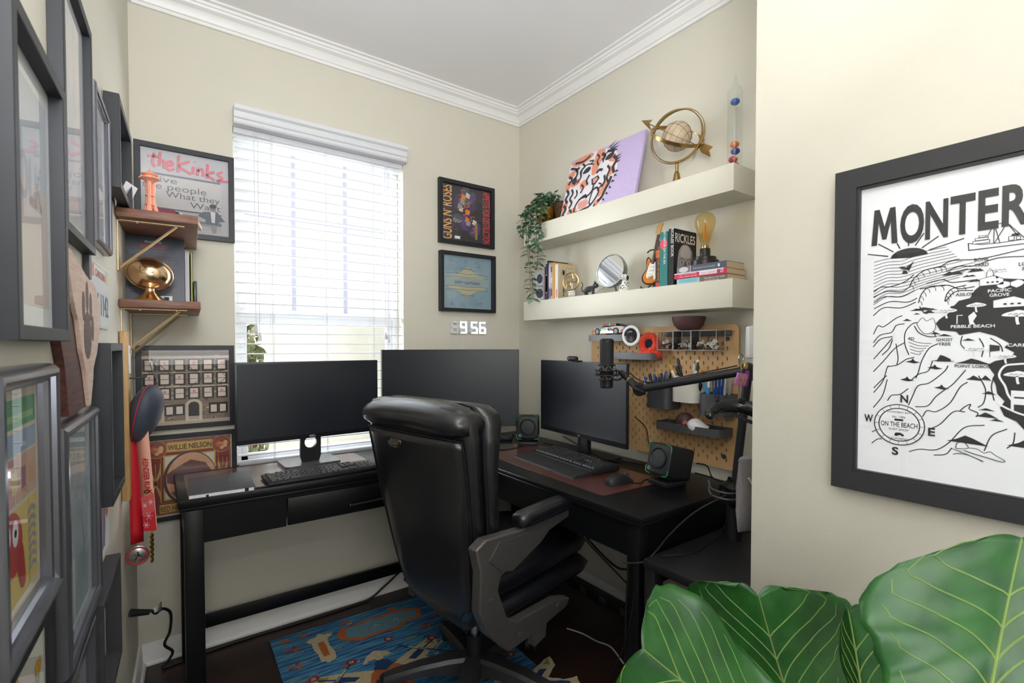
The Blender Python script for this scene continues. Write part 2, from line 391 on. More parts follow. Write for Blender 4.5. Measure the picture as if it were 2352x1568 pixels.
shrub('garden_shrub', 'olive leafy shrub outside, at the left edge of the window above the monitor', (-1.40, 1.3, 1.12), (.17, .22, .34), 800, (G1, G3), 3)
shrub('garden_shrub', 'low orange and green shrub outside, seen below the monitor through the window', (-1.30, 2.0, 0.50), (.2, .22, .26), 600, (G1, G2), 5)

# ------------------------------------------------------------------ window blind
M_SLAT = mat('white_blind_slat', (226, 227, 231), 0.4, var=0.02, sss=0.0)
bl = thing('window_blind', 'white horizontal slat blind with moulded valance, slats open, hanging in the window', 'blind', (-1.1625, 0, 0))
m = MB(); prof = [(-.006, 0), (-.05, 0), (-.055, .006), (-.055, .02), (-.061, .024), (-.061, .032), (-.056, .036), (-.06, .05), (-.07, .058), (-.07, .075), (-.006, .075)]
m.rings([[(-.394, y, 2.24 + z) for y, z in prof], [(.394, y, 2.24 + z) for y, z in prof]], M_SLAT); m.build('valance', bl, 25)
m = MB(); m.bx(-.391, .391, 0.0, .055, 2.218, 2.268, M_SLAT); m.build('head_rail', bl)
sl0 = None; z = 2.2; k = 0
while z > 0.79:
    if sl0 is None:
        m = MB(); R = []
        for i in range(7):
            y = -.025 + .05 * i / 6; R.append((y, .0022 * (1 - (y / .025) ** 2)))
        ring = [(y, h + .0014) for y, h in R] + [(y, h - .0014) for y, h in reversed(R)]
        m.rings([[(-.385, y, h) for y, h in ring], [(.385, y, h) for y, h in ring]], M_SLAT); sl0 = m.build('slat', bl); s_ = sl0
    else: s_ = dup(sl0, bl)
    s_.location = (0, 0.02, z); z -= .0452; k += 1
m = MB(); m.bx(-.385, .385, -.006, .046, z - .0, z + .018, M_SLAT, .004); m.build('bottom_rail', bl); zb = z
M_CORD = mat('white_cord', (225, 225, 228), .7)
for x in (-1.405, -1.168, -0.935):
    m = MB()
    for y in (-.0065, .0465): m.tube([(x + 1.1625, y, 2.23), (x + 1.1625, y, zb)], .0011, M_CORD, 6)
    m.tube([(x + 1.168, -.0065, 2.23), (x + 1.168, -.0065, zb)], .0009, M_CORD, 6); m.build('ladder_cord', bl)
for x, zz in ((-1.476, 1.372), (-1.461, 1.335), (-0.877, 1.345), (-0.862, 1.33)):
    m = MB(); m.tube([(x + 1.1625, -.02, 2.23), (x + 1.1625, -.022, zz)], .0012, M_CORD, 6); c = m.build('pull_cord', bl)
    m = MB(); m.lathe([(.003, .012), (.005, .008), (.009, -.018), (.0095, -.024), (.006, -.026)], M_SLAT, (x + 1.1625, -.022, zz), 14); m.build('tassel', c)
# ================================================================== the two desks
M_DESK = mat('black_desk_lacquer', (13, 14, 17), 0.36, spec=.35, var=0.25, scale=9, bump=0.04, bscale=30)
M_LEATH = mat('brown_leather_mat', (98, 54, 48), 0.34, coat=.55, c2=(82, 44, 40), scale=25, bump=0.12, bscale=500)
dk = thing('writing_desk', 'long black desk with a drawer standing under the window', 'desk', (-1.2, -0.225, 0))
def dl(x0, x1, y0, y1, z0, z1, mt, bev=0.0): m.bx(x0 + 1.2, x1 + 1.2, y0 + .225, y1 + .225, z0, z1, mt, bev)
m = MB(); dl(-1.786, -0.648, -0.452, -0.012, .728, .760, M_DESK, .006); dl(-1.775, -.648, -.443, -.02, .716, .7275, M_DESK, .002); m.build('tabletop', dk)
for x0 in (-1.768, -0.71):
    for y0 in (-.44, -.082):
        m = MB(); dl(x0, x0 + .058, y0, y0 + .058, 0, .716, M_DESK, .003); m.build('leg', dk)
m = MB(); dl(-1.71, -1.441, -.436, -.416, .596, .7155, M_DESK); m.build('apron', dk)
m = MB(); dl(-1.71, -.71, -.05, -.03, .62, .7155, M_DESK); dl(-1.765, -1.745, -.382, -.082, .596, .7155, M_DESK); m.build('back_apron', dk)
m = MB(); dl(-1.436, -.715, -.439, -.419, .598, .703, M_DESK, .002); dl(-1.44, -.71, -.436, -.425, .704, .7155, M_DESK); dl(-1.43, -.72, -.418, -.08, .61, .62, M_DESK); dr = m.build('drawer', dk)
m = MB(); hx = [(-1.206 + 1.2, -.47 + .225, .640), (-1.0 + 1.2, -.472 + .225, .646), (-.93 + 1.2, -.47 + .225, .648)]
M_HAND = mat('dark_bronze_handle', (72, 70, 70), .35, .8)
m.tube(hx, .0035, M_HAND, 10); m.ball((-1.206 + 1.2, -.469 + .225, .640), .007, M_HAND, 12, 8); m.torus((-1.196 + 1.2, -.4695 + .225, .6405), .005, .002, M_HAND, 14, 6, ax='x')
for x in (-1.2, -.94): m.cyl((x + 1.2, -.47 + .225, .642), (x + 1.2, -.436 + .225, .642), .004, M_HAND, 10)
m.build('handle', dr)
m = MB(); dl(-1.712, -.71, -.064, -.046, .106, .160, M_DESK, .002); m.build('stretcher', dk)

d2 = thing('corner_desk', 'black desk standing along the shelf wall, right of the chair', 'desk', (-0.33, -0.75, 0))
def d2l(x0, x1, y0, y1, z0, z1, mt, bev=0.0): m.bx(x0 + .33, x1 + .33, y0 + .75, y1 + .75, z0, z1, mt, bev)
m = MB(); d2l(-.646, -.034, -1.488, -.012, .741, .760, M_DESK, .004); d2l(-.640, -.036, -1.482, -.014, .728, .7405, M_DESK, .004); m.build('tabletop', d2)
for x0 in (-.628, -.092):
    for y0 in (-1.465, -.09):
        m = MB(); d2l(x0, x0 + .05, y0, y0 + .05, 0, .7275, M_DESK, .003); m.build('leg', d2)
m = MB(); d2l(-.624, -.604, -1.415, -.04, .618, .7275, M_DESK); m.build('front_apron', d2)
m = MB(); d2l(-.58, -.09, -1.462, -1.442, .618, .7275, M_DESK); d2l(-.06, -.045, -1.42, -.09, .618, .7275, M_DESK); m.build('side_apron', d2)

def desk_mat(label, poly, loc, rot=0):
    m = MB(); m.prism(poly, 0, .0022, M_LEATH); return solo(m, 'desk_mat', label, 'desk mat', loc, (0, 0, rot))
desk_mat('brown leather desk mat under the notebook, on the window desk', rrect(.70, .375, .015), (-1.405, -.242, .7603))
desk_mat('brown leather desk mat under the keyboard and mouse, on the corner desk', rrect(.345, .93, .02), (-.385, -.80, .7603), D(-2))

# ------------------------------------------------------------------ notebook
nb = thing('notebook', 'closed dark cloth notebook with elastic strap lying on the left desk mat', 'notebook', (-1.648, -.343, .7628), (0, 0, D(-3)))
M_CLOTH = mat('charcoal_linen', (92, 94, 100), .5, c2=(60, 62, 67), scale=160, bump=.35, bscale=400)
m = MB(); m.box((0, 0, .0015), (.205, .262, .003), M_CLOTH, .001); m.box((0, 0, .0155), (.205, .262, .003), M_CLOTH, .001); m.box((0, .1295, .0085), (.205, .003, .017), M_CLOTH, .001); m.build('cover', nb)
m = MB(); m.box((-.001, -.002, .0085), (.197, .255, .0108), M_PAPER); m.build('pages', nb)
m = MB(); m.tube([(-.045, -.12, .012), (-.046, -.14, .006), (-.043, -.155, .0005)], .004, M_BLACKP, 6, 4, flat=(1, .2)); m.build('ribbon_marker', nb)
m = MB(); m.box((.075, -.1305, .009), (.012, .002, .012), M_BLACKP); m.build('strap', nb)

# ------------------------------------------------------------------ keyboards
M_KEY = mat('matte_key_plastic', (48, 49, 52), .42, var=.1, bump=.03, bscale=900)
def key_layout(u):
    K = []
    def row(r, ws, x=0.0):
        for w_ in ws:
            if w_ > 0: K.append((x + w_ / 2, r, w_, 1))
            x += abs(w_)
    row(5.25, [1, -1, 1, 1, 1, 1, -.5, 1, 1, 1, 1, -.5, 1, 1, 1, 1, -.25, 1, 1, 1])
    row(4, [1] * 13 + [2, -.25, 1, 1, 1, -.25, 1, 1, 1, 1]); row(3, [1.5] + [1] * 12 + [1.5, -.25, 1, 1, 1, -.25, 1, 1, 1])
    row(2, [1.75] + [1] * 11 + [2.25, -3.5, 1, 1, 1]); row(1, [2.25] + [1] * 10 + [2.75, -1.25, 1, -1.25, 1, 1, 1])
    row(0, [1.25, 1.25, 1.25, 6.25, 1.25, 1.25, 1.25, 1.25, -.25, 1, 1, 1, -.25, 2, 1])
    K.append((21.99, 2.5, 1, 2)); K.append((21.99, .5, 1, 2))
    return K
KEYME = {}
def keycap(w_, h_, hh):
    k = (w_, h_, hh)
    if k not in KEYME:
        mb = MB(); a, b = w_ / 2 - .0006, h_ / 2 - .0006; c, d = a - min(.0022, a * .3), b - .0022
        mb.rings([[(-a, -b, 0), (a, -b, 0), (a, b, 0), (-a, b, 0)], [(-c, -d, hh * .9), (c, -d, hh * .9), (c, d, hh * .9), (-c, d, hh * .9)], [(-c + .001, -d + .001, hh), (c - .001, -d + .001, hh), (c - .001, d - .001, hh), (-c + .001, d - .001, hh)]], M_KEY)
        o = mb.build('key', None, 20); KEYME[k] = o.data; bpy.data.objects.remove(o)
    return KEYME[k]
def keyboard(label, loc, rot, u, deep, kh, body):
    kb = thing('keyboard', label, 'keyboard', loc, rot); body(kb)
    extra = MB(); ks = sorted(key_layout(u), key=lambda k: (k[1], k[0])); n = 0
    for x, r, w_, h_ in ks:
        p = ((x - 11.25) * u, (r - 2.6) * deep + .004, 0)
        if n < 99:
            o = bpy.data.objects.new('key', keycap(w_ * u, h_ * deep, kh)); COL.objects.link(o); o.parent = kb; o.location = (p[0], p[1], kb['top']); n += 1
        else:
            me = keycap(w_ * u, h_ * deep, kh); extra.add([tuple(v.co) for v in me.vertices], [tuple(q.vertices) for q in me.polygons], M_KEY, Matrix.Translation((p[0], p[1], kb['top'])))
    e = extra.build('function_key_row', kb, 20); e['kind'] = 'stuff'
    del kb['top']; return kb
def body1(kb):
    kb['top'] = .0125
    m = MB(); m.box((0, .0, .0065), (.445, .135, .013), M_BLACKP, .004); m.build('body', kb)
keyboard('slim black keyboard in front of the left monitor on the window desk', (-1.285, -.37, .7628), (D(2.5), 0, D(1.5)), .0186, .0188, .0055, body1)
def body2(kb):
    kb['top'] = .024
    m = MB(); m.box((0, 0.0, .0125), (.452, .150, .025), M_BLACKP, .004); m.build('body', kb)
    m = MB(); P = [(-.075, .0), (-.165, 0), (-.168, .004), (-.166, .014), (-.155, .019), (-.075, .021)]
    m.rings([[(-.225, y, z) for y, z in P], [(.225, y, z) for y, z in P]], mat('soft_black_leatherette', (38, 39, 42), .5, bump=.2, bscale=700)); wr = m.build('wrist_rest', kb)
    for x0, x1 in ((-.222, -.09), (.09, .222)):
        m = MB(); m.bx(x0, x1, -.172, -.164, .001, .011, M_CHAR, .002); m.build('edge_trim', wr)
    m = MB()
    for s in (-1, 1): m.line([(-.012 * s, -.008), (-.005 * s, .0), (-.011 * s, .007)], .0018, 0, M_CHAR, 4)
    m.line([(0, -.01), (0, .009)], .0018, 0, M_CHAR); m.line([(-.006, .011), (.002, .006), (.006, .011)], .0018, 0, M_CHAR); o = m.build('wrist_rest_emblem', wr); o.location = (0, -.118, .0208); o.rotation_euler = (D(-1.5), 0, 0)
keyboard('thick black keyboard with padded wrist rest on the corner desk', (-.325, -.835, .7628), (D(3), 0, D(-95)), .0189, .0192, .008, body2)

# ------------------------------------------------------------------ mouse
ms = thing('mouse', 'black wired mouse on the brown mat beside the right speaker', 'mouse', (-.405, -1.185, .7626), (0, 0, D(-95)))
m = MB(); R = []
for i in range(13):
    t = i / 12; x = -.06 + .12 * t; wv = .031 * (math.sin(PI * (t * .86 + .09)) ** .45) * (1 - .12 * math.sin(PI * t)); h = .039 * math.sin(PI * (t * .8 + .14)) ** .75 * (1.12 - .35 * t)
    R.append([(wv * math.cos(a), x, max(0.001, (h * max(math.sin(a), 0) ** .8) + .001)) for a in [2 * PI * k / 24 for k in range(24)]])
m.rings(R, mat('matte_mouse_shell', (34, 35, 38), .42, var=.1)); m.build('shell', ms, 60)
m = MB(); m.cyl((-.004, .036, .0265), (.004, .036, .0265), .0105, M_CHAR, 16); m.build('scroll_wheel', ms)
m = MB(); m.tube([(-.0305, -.02, .016), (-.0315, .0, .018), (-.031, .018, .017)], .003, M_CHAR, 6, 3); m.build('side_button', ms)

# ------------------------------------------------------------------ monitors
M_SCREEN = mat('matte_dark_screen', (17, 22, 33), 0.36, var=.05, spec=.6)
M_BEZEL = mat('monitor_shell', (26, 27, 31), .4, var=.1)
t = thing('monitor', 'flat black monitor with round-cut stand in front of the window blind', 'monitor', (-1.284, -.2, .7626), (0, 0, D(2)))
m = MB(); m.bx(-.301, .301, .0, .012, .121, .458, M_BEZEL, .003); m.bx(-.16, .16, .012, .045, .18, .38, M_BEZEL, .012); m.build('housing', t)
m = MB(); m.bx(-.292, .292, -.0015, .002, .14, .451, M_SCREEN); m.build('screen', t)
m = MB(); m.text('DELL', 0, 0, 0, .012, mat('silver_print', (190, 192, 196), .4), bold=.02); o = m.build('maker_logo', t); o.location = (.0, -.0012, .127); o.rotation_euler = (D(90), 0, 0)
m = MB(); P = [(-.045, 0), (.045, 0), (.043, .17), (-.043, .17)]
hole = ell(.026, .026, 20, 0, .098)
outer = []
for k in range(20):
    a = math.atan2(hole[k][1] - .098, hole[k][0]); c_, s_ = math.cos(a), math.sin(a); tt = min((.044 / abs(c_)) if abs(c_) > 1e-6 else 9, ((.072 if s_ > 0 else .098) / abs(s_)) if abs(s_) > 1e-6 else 9)
    outer.append((c_ * tt, .098 + s_ * tt))
for y_, rev in ((.03, False), (.045, True)):
    pass
Q = [[(x, .03, z) for x, z in outer], [(x, .03, z) for x, z in hole], [(x, .046, z) for x, z in hole], [(x, .046, z) for x, z in outer]]
m.rings(Q, M_BEZEL, None, False, True, True); m.build('stand', t)
m = MB(); m.prism(rrect(.235, .18, .02), 0, .012, mat('dark_silver_base', (120, 122, 128), .3, .6)); o = m.build('base', t); o.location = (0, .06, 0)
# curved monitor in the corner
t = thing('monitor', 'wide curved black monitor in the corner between window and shelf wall', 'monitor', (-.592, -.205, .7603), (0, 0, D(-18)))
m = MB(); R1 = 1.35; F = []; Bk = []
def arc(x, off): a = x / R1; return (R1 * math.sin(a), -(R1 * (math.cos(a) - 1)) * -1.0 + off)
nx = 16; W2, H0, H1 = .358, .098, .508
rings = []
for i in range(nx + 1):
    x = -W2 + 2 * W2 * i / nx; a = x / R1; cx_, cy_ = R1 * math.sin(a), -R1 * (1 - math.cos(a))
    nx_, ny_ = math.sin(a), math.cos(a)
    th = .018
    rings.append([(cx_, cy_, H0), (cx_, cy_, H1), (cx_ + nx_ * th, cy_ + ny_ * th, H1), (cx_ + nx_ * th, cy_ + ny_ * th, H0)])
m.rings(rings, M_BEZEL); m.bx(-.2, .2, .012, .06, .2, .42, M_BEZEL, .02); m.build('housing', t, 30)
m = MB(); vs = []; fs = []
for i in range(nx + 1):
    x = -(W2 - .006) + 2 * (W2 - .006) * i / nx; a = x / R1; cx_, cy_ = R1 * math.sin(a) * 1.0, -R1 * (1 - math.cos(a)) - .0012
    vs += [(cx_, cy_, H0 + .024), (cx_, cy_, H1 - .006)]
for i in range(nx): fs.append((2 * i, 2 * i + 2, 2 * i + 3, 2 * i + 1))
m.add(vs, fs, M_SCREEN); m.build('screen', t)
m = MB(); m.tube([(0, .07, .0), (0, .065, .3)], [.028, .022], M_BEZEL, 14); m.build('stand', t)
m = MB(); m.prism([(-.13, -.03), (0, .02), (.13, -.03), (.14, -.02), (.02, .12), (-.02, .12), (-.14, -.02)], 0, .008, M_BEZEL); m.build('base', t)
# third monitor, facing the chair
t = thing('monitor', 'black monitor under the lower shelf, standing in front of the pegboard', 'monitor', (-.252, -.8, .7603), (0, 0, D(-94)))
m = MB(); m.bx(-.307, .307, 0, .012, .1, .455, M_BEZEL, .002); m.bx(-.19, .19, .012, .04, .14, .36, M_BEZEL, .012); m.build('housing', t)
m = MB(); m.bx(-.302, .302, -.0012, .002, .122, .451, M_SCREEN); m.build('screen', t)
m = MB(); m.text('MSI', 0, 0, 0, .012, mat('grey_print', (130, 132, 138), .4), bold=.03); o = m.build('maker_logo', t); o.location = (.0, -.0012, .107); o.rotation_euler = (D(90), 0, 0)
m = MB(); m.bx(-.035, .035, .022, .045, .006, .3, M_BEZEL, .003); m.build('stand', t)
m = MB(); m.prism(rrect(.2, .17, .01), 0, .006, M_BEZEL); o = m.build('base', t); o.location = (0, .095, 0)
wc = thing('webcam', 'small black webcam clipped on top of the right monitor', 'webcam', (-.255, -.765, 1.2155), (0, 0, D(-94)))
m = MB(); m.box((0, -.006, .012), (.07, .024, .024), M_BLACKP, .011, seg=4); m.build('body', wc)
m = MB(); m.cyl((-.018, -.019, .012), (-.018, -.0175, .012), .0075, mat('grey_lens_ring', (130, 132, 136), .3), 16); m.cyl((-.018, -.0196, .012), (-.018, -.019, .012), .005, M_INK, 16); m.build('lens', wc)
m = MB(); m.box((.012, .004, .002), (.06, .034, .004), M_BLACKP, .0015); m.build('clip', wc)

# ------------------------------------------------------------------ speakers
M_GREEN = mat('green_corner_ring', (40, 170, 105), .4, emit=None)
def speaker(label, loc, rz, tilt, depth, sc=1.0):
    t = thing('desktop_speaker', label, 'speaker', loc, (0, 0, rz), 'pair of desktop speakers with green corners')
    m = MB(); m.box((0, .005, .0125), (.115, .12, .025), M_BLACKP, .008); m.build('base', t)
    body = bpy.data.objects.new('cabinet', None)
    m = MB(); m.box((0, 0, 0), (.132, depth, .137), M_BLACKP, .012, seg=3); c = m.build('cabinet', t); c.location = (0, .02, .1005); c.rotation_euler = (tilt, 0, 0)
    m = MB(); m.cyl((0, .03, .024), (0, .03, .038), .035, M_BLACKP, 16); m.build('neck', t)
    f = -depth / 2
    m = MB()
    for sx in (-1, 1):
        for sz in (-1, 1):
            pts = [(sx * (.064 - .014 + .014 * math.cos(D(q))), f + .001, sz * (.0665 - .014 + .014 * math.sin(D(q)))) for q in (-20, 10, 30, 45, 60, 80, 110)]
            if sz > 0 or True: m.tube([(sx * .0655, f + .0015, sz * .038)] + pts[1:-1] + [(sx * .036, f + .0015, sz * .068)], .0016, M_GREEN, 6)
    o = m.build('green_corner_trim', c, label='green trim around the rounded corners')
    X = Matrix.Translation((0, f, .004)) @ Matrix.Rotation(D(90), 4, 'X')
    m = MB(); m.lathe([(.047, 0), (.047, .004), (.044, .005), (.041, .001), (.036, -.002)], M_BLACKP, T=X); m.build('cone_surround', c)
    m = MB(); m.lathe([(.0365, .0005), (.03, .0008), (.02, .0018), (.001, .003)], mat('speaker_cone', (40, 41, 44), .5, bump=.15, bscale=900), T=X); m.build('cone', c)
    X = Matrix.Translation((-.044, f - .0008, -.046)) @ Matrix.Rotation(D(90), 4, 'X')
    m = MB(); ML = mat('silver_print', (190, 192, 196), .4); m.add(*[[(x, y, 0) for x, y in ell(.0085, .0085, 20)] + [(x, y, 0) for x, y in ell(.0072, .0072, 20)], [(k, (k + 1) % 20, 20 + (k + 1) % 20, 20 + k) for k in range(20)]], ML, X)
    m.T = X; m.line([(-.004, -.0035), (-.002, .003), (0, -.001), (.002, .003), (.003, -.0035)], .0016, 0, ML); m.T = Matrix(); m.build('round_emblem', c)
    t.scale = (sc, sc, sc); return t
speaker('small black speaker between the curved monitor and the right monitor', (-.232, -.388, .7603), D(-40), D(-5), .125, .92)
speaker('black cube speaker at the right end of the corner desk, beside the mouse', (-.268, -1.297, .7603), D(-98), D(-14), .145, .87)

# ------------------------------------------------------------------ corner clutter on the desk
t = thing('docking_hub', 'thin black docking box behind the left speaker in the desk corner', 'hub', (-.275, -.17, .7603), (0, 0, D(-38)))
m = MB(); m.box((0, 0, .013), (.16, .08, .026), M_BLACKP, .004); m.build('body', t)
m = MB()
for k in range(3): m.box((-.03 + k * .025, 0.01, .0265), (.012, .004, .001), M_CHAR)
m.box((.05, -.0402, .012), (.004, .001, .003), mat('white_led', (240, 240, 240), .4)); m.build('ports', t)
m = MB(); m.prism(rrect(.22, .14, .04), 0, .006, mat('smoked_glass_slab', (40, 46, 48), .12, var=.1)); solo(m, 'glass_stand', 'dark smoked glass slab lying in the desk corner under the curved monitor', 'stand', (-.43, -.345, .7603), (0, 0, D(-30)))
t = thing('adapter', 'small silver adapter at the left end of the black cable loop in the desk corner', 'adapter', (-.56, -.31, .7603), (0, 0, D(10)))
m = MB(); m.box((0, 0, .006), (.03, .055, .012), mat('silver_plastic', (168, 170, 172), .4), .003); m.build('body', t)
m = MB(); m.box((0, .032, .006), (.012, .012, .006), M_STEEL, .001); m.build('connector', t)
# ================================================================== floating shelves and what stands on them
SX, SY0, SY1 = -0.176, -0.276, -1.502
def fshelf(label, z0, z1):
    m = MB(); m.bx(SX, -0.0005, SY1, SY0, z0, z1, M_CREAM, .0025); return solo(m, 'floating_shelf', label, 'shelf')
fshelf('upper thick cream floating shelf carrying the tiger canvas', 1.840, 1.938)
fshelf('lower thick cream floating shelf carrying the books and lamp', 1.426, 1.530)
T1, T2 = 1.9385, 1.5305

# ---- trailing plant in a gold pot
M_GOLD = mat('polished_gold', (214, 170, 74), .16, 1.0, var=.15, scale=20)
M_LF1 = mat('vine_leaf_green', (88, 130, 82), .5, c2=(56, 100, 64), scale=60); M_LF2 = mat('vine_leaf_grey', (142, 168, 150), .55, c2=(100, 134, 114), scale=60); M_STEM = mat('vine_stem', (110, 104, 78), .7)
pv = thing('potted_vine', 'trailing green vine in a faceted gold pot at the left end of the upper shelf', 'plant', (-.088, -.372, T1))
m = MB()
def octo(r, z, q=8, ph=0): return [(r * math.cos(2 * PI * k / q + ph), r * math.sin(2 * PI * k / q + ph), z) for k in range(q)]
m.rings([octo(.046, 0), octo(.058, .045, ph=PI / 8), octo(.068, .095), octo(.066, .098), octo(.06, .088)], M_GOLD, caps=True); m.build('pot', pv, 8)
m = MB(); m.lathe([(.001, .086), (.058, .086), (.056, .09), (.001, .093)], mat('potting_soil', (40, 34, 30), .95, bump=.5, bscale=120), seg=16); m.build('soil', pv)
rd = random.Random(11); leaf = MB(); stem = MB()
def vleaf(p, d, up, s, mt):
    d = Vector(d).normalized(); up = Vector(up); sd = d.cross(up)
    if sd.length < 1e-4: sd = Vector((1, 0, 0))
    sd.normalize(); nn = sd.cross(d); p = Vector(p)
    pr_ = [(0, 0, 0), (.25, .30, .06), (.55, .34, .05), (.85, .16, 0), (1, 0, -.06)]
    L_ = [p + d * (s * a) + sd * (s * b * .9) + nn * (s * c) for a, b, c in pr_]; R_ = [p + d * (s * a) - sd * (s * b * .9) + nn * (s * c) for a, b, c in pr_]; M_ = [p + d * (s * a) + nn * (s * (c - .05)) for a, b, c in pr_]
    vs = L_ + M_ + R_; fs = []
    for i in range(4): fs += [(i, i + 1, 5 + i + 1, 5 + i), (5 + i, 5 + i + 1, 10 + i + 1, 10 + i)]
    leaf.add([tuple(v) for v in vs], fs, mt)
def strand(pts, step, s0, pale=.3, start=0.0):
    P = catmull(pts, 14); stem.tube(P, .0016, M_STEM, 5); acc = 0; L0 = sum((P[i + 1] - P[i]).length for i in range(len(P) - 1)); run = 0
    for i in range(1, len(P)):
        seg = (P[i] - P[i - 1]); acc += seg.length; run += seg.length
        if acc > step * 1.25 and run > start * L0:
            acc = 0; t = seg.normalized()
            for q in range(rd.choice((2, 2, 3))):
                a = rd.uniform(0, 2 * PI); o = Vector((math.cos(a), math.sin(a), rd.uniform(-.5, .6)))
                vleaf(P[i] + o * .004, o + t * .45, Vector((rd.uniform(-.5, .5), rd.uniform(-.5, .5), 1)), s0 * rd.uniform(1.15, 1.75), M_LF2 if rd.random() < pale else M_LF1)
# local frame = world axes; shelf front is at local x = -0.088
strand([(0, 0, .09), (-.05, .02, .15), (-.095, .03, .10), (-.110, .025, -.05), (-.108, .012, -.20), (-.110, -.012, -.33), (-.112, -.02, -.405)], .021, .024, .25)
strand([(0, 0, .09), (-.06, .04, .13), (-.1, .045, .05), (-.112, .04, -.05), (-.112, .015, -.22), (-.113, -.0, -.36)], .022, .024, .3)
strand([(0, 0, .09), (-.06, -.02, .13), (-.10, -.035, .05), (-.112, -.045, -.06), (-.108, -.055, -.16), (-.108, -.05, -.235)], .02, .027, .5)
strand([(0, 0, .09), (-.06, -.04, .12), (-.10, -.055, .03), (-.116, -.07, -.07), (-.112, -.06, -.17), (-.11, -.045, -.245)], .022, .026, .7)
strand([(0, 0, .09), (-.04, .05, .13), (-.06, .11, .09), (-.065, .15, .03), (-.06, .165, -.03)], .021, .026, .4)
strand([(0, 0, .09), (-.02, .05, .14), (-.03, .12, .11), (-.04, .175, .085)], .022, .026, .5)
for k in range(13):
    a = rd.uniform(0, 2 * PI); h = rd.uniform(.13, .175); r_ = rd.uniform(.04, .085)
    strand([(0, 0, .088), (.5 * r_ * math.cos(a), .5 * r_ * math.sin(a), h), (r_ * math.cos(a), r_ * math.sin(a), h - rd.uniform(.01, .06))], .016, .024, .35, .2)
for k in range(3):
    y = (.06, .035, -.065)[k]; strand([(0, 0, .09), (-.06, y * .6, .12), (-.092, y, .06), (-.1, y * 1.1, -.03 - rd.uniform(0, .05))], .016, .025, .4, .25)
stem.build('stem', pv); leaf.build('foliage', pv)

# ---- cone ornament behind the pot
t = thing('wicker_cone', 'dark brown woven tapered basket behind the gold pot on the upper shelf', 'basket', (-.06, -.462, T1))
M_WICK = mat('woven_brown', (92, 58, 36), .7, c2=(54, 34, 24), scale=90, bump=.6, bscale=160)
m = MB(); m.lathe([(.026, 0), (.034, .05), (.043, .105), (.044, .112), (.04, .112), (.032, .06)], M_WICK, seg=24); m.build('body', t)
m = MB(); m.torus((0, 0, .112), .042, .004, M_INK, 26, 8); m.build('rim', t)

# ---- tiger canvas leaning on the wall
M_LIL = mat('lilac_canvas', (202, 184, 224), .75, var=.04, bump=.15, bscale=900)
W_, H_ = .492, .335
cv = thing('canvas_painting', 'lilac canvas painting of a black, white and orange tiger face leaning on the upper shelf', 'painting', (-.112, -.752, T1 + .0045), (D(90 - 14), 0, D(-90)))
m = MB(); m.box((0, H_ / 2, -.0085), (W_, H_, .017), M_LIL, .002); m.build('canvas', cv)
M_TW = mat('tiger_white', (232, 228, 232), .75, var=.02); M_TB = mat('tiger_black', (62, 58, 68), .75, var=.1); M_TO = mat('tiger_orange', (232, 152, 124), .75, var=.06); M_TP = mat('tiger_pink', (228, 160, 148), .75, var=.05)
m = MB()
def cp(pts): return [(-W_ / 2 + x * W_, y * H_) for x, y in pts]   # unit coordinates on the canvas, origin bottom left
face = [(0, 0), (.46, 0), (.55, .05), (.60, .13), (.63, .22), (.66, .33), (.69, .45), (.72, .57), (.71, .66), (.70, .76), (.66, .86), (.58, .93), (.50, .96), (.36, .99), (.2, 1), (.0, .92)]
m.flat(cp(face), .0006, M_TW)
rd = random.Random(4)
for pts in ([(.03, .93), (.2, .99), (.34, .97), (.28, .89), (.12, .86)], [(.40, .97), (.5, .95), (.5, .84), (.45, .72), (.44, .62), (.38, .6), (.36, .72), (.38, .86)], [(.0, .5), (.06, .52), (.07, .62), (.0, .64)], [(.07, .60), (.17, .62), (.2, .55), (.1, .52)], [(.60, .48), (.66, .5), (.68, .6), (.62, .62)], [(.56, .82), (.66, .8), (.68, .7), (.6, .72)],
            [(.0, .25), (.06, .3), (.07, .2), (.02, .12)], [(.52, .2), (.59, .26), (.62, .4), (.57, .42)], [(.1, .1), (.2, .14), (.24, .06), (.14, .02)], [(.0, .75), (.07, .8), (.1, .72), (.03, .68)], [(.22, .52), (.3, .56), (.32, .46), (.25, .42)], [(.48, .12), (.53, .16), (.55, .1), (.5, .06)]):
    m.line(cp(pts), .004, .0011, M_TO, 3, True); m.flat([tuple(p[:2]) for p in catmull([(x, y, 0) for x, y in cp(pts)], 4, True)], .0010, M_TO)
def stroke(pts, wd): m.line(cp(pts), wd, .0016, M_TB, 5)
# eyes, nose, mouth
for c in ((.285, .715), (.585, .80)):
    m.flat([tuple(p[:2]) for p in catmull([(x, y, 0) for x, y in cp([(c[0] - .055, c[1] - .035), (c[0] - .03, c[1] + .03), (c[0] + .03, c[1] + .05), (c[0] + .055, c[1] + .01), (c[0] + .02, c[1] - .04)])], 4, True)], .0013, M_TB)
    stroke([(c[0] - .08, c[1] - .06), (c[0] - .07, c[1] + .06), (c[0], c[1] + .1), (c[0] + .09, c[1] + .06)], .007)
m.flat(cp([(.38, .53), (.47, .56), (.5, .5), (.45, .42), (.40, .43)]), .0013, M_TB); m.flat(cp([(.405, .52), (.46, .535), (.475, .495), (.44, .45), (.415, .455)]), .0017, M_TP)
stroke([(.43, .43), (.42, .33), (.36, .27), (.28, .27), (.22, .2), (.2, .08), (.26, .05), (.34, .07), (.42, .09), (.48, .17), (.52, .28), (.48, .36), (.42, .33)], .011)
m.flat(cp([(.24, .2), (.36, .23), (.40, .15), (.36, .1), (.26, .09)]), .0013, M_TP); stroke([(.43, .33), (.41, .16), (.44, .1)], .008); stroke([(.24, .25), (.33, .3), (.36, .24)], .009)
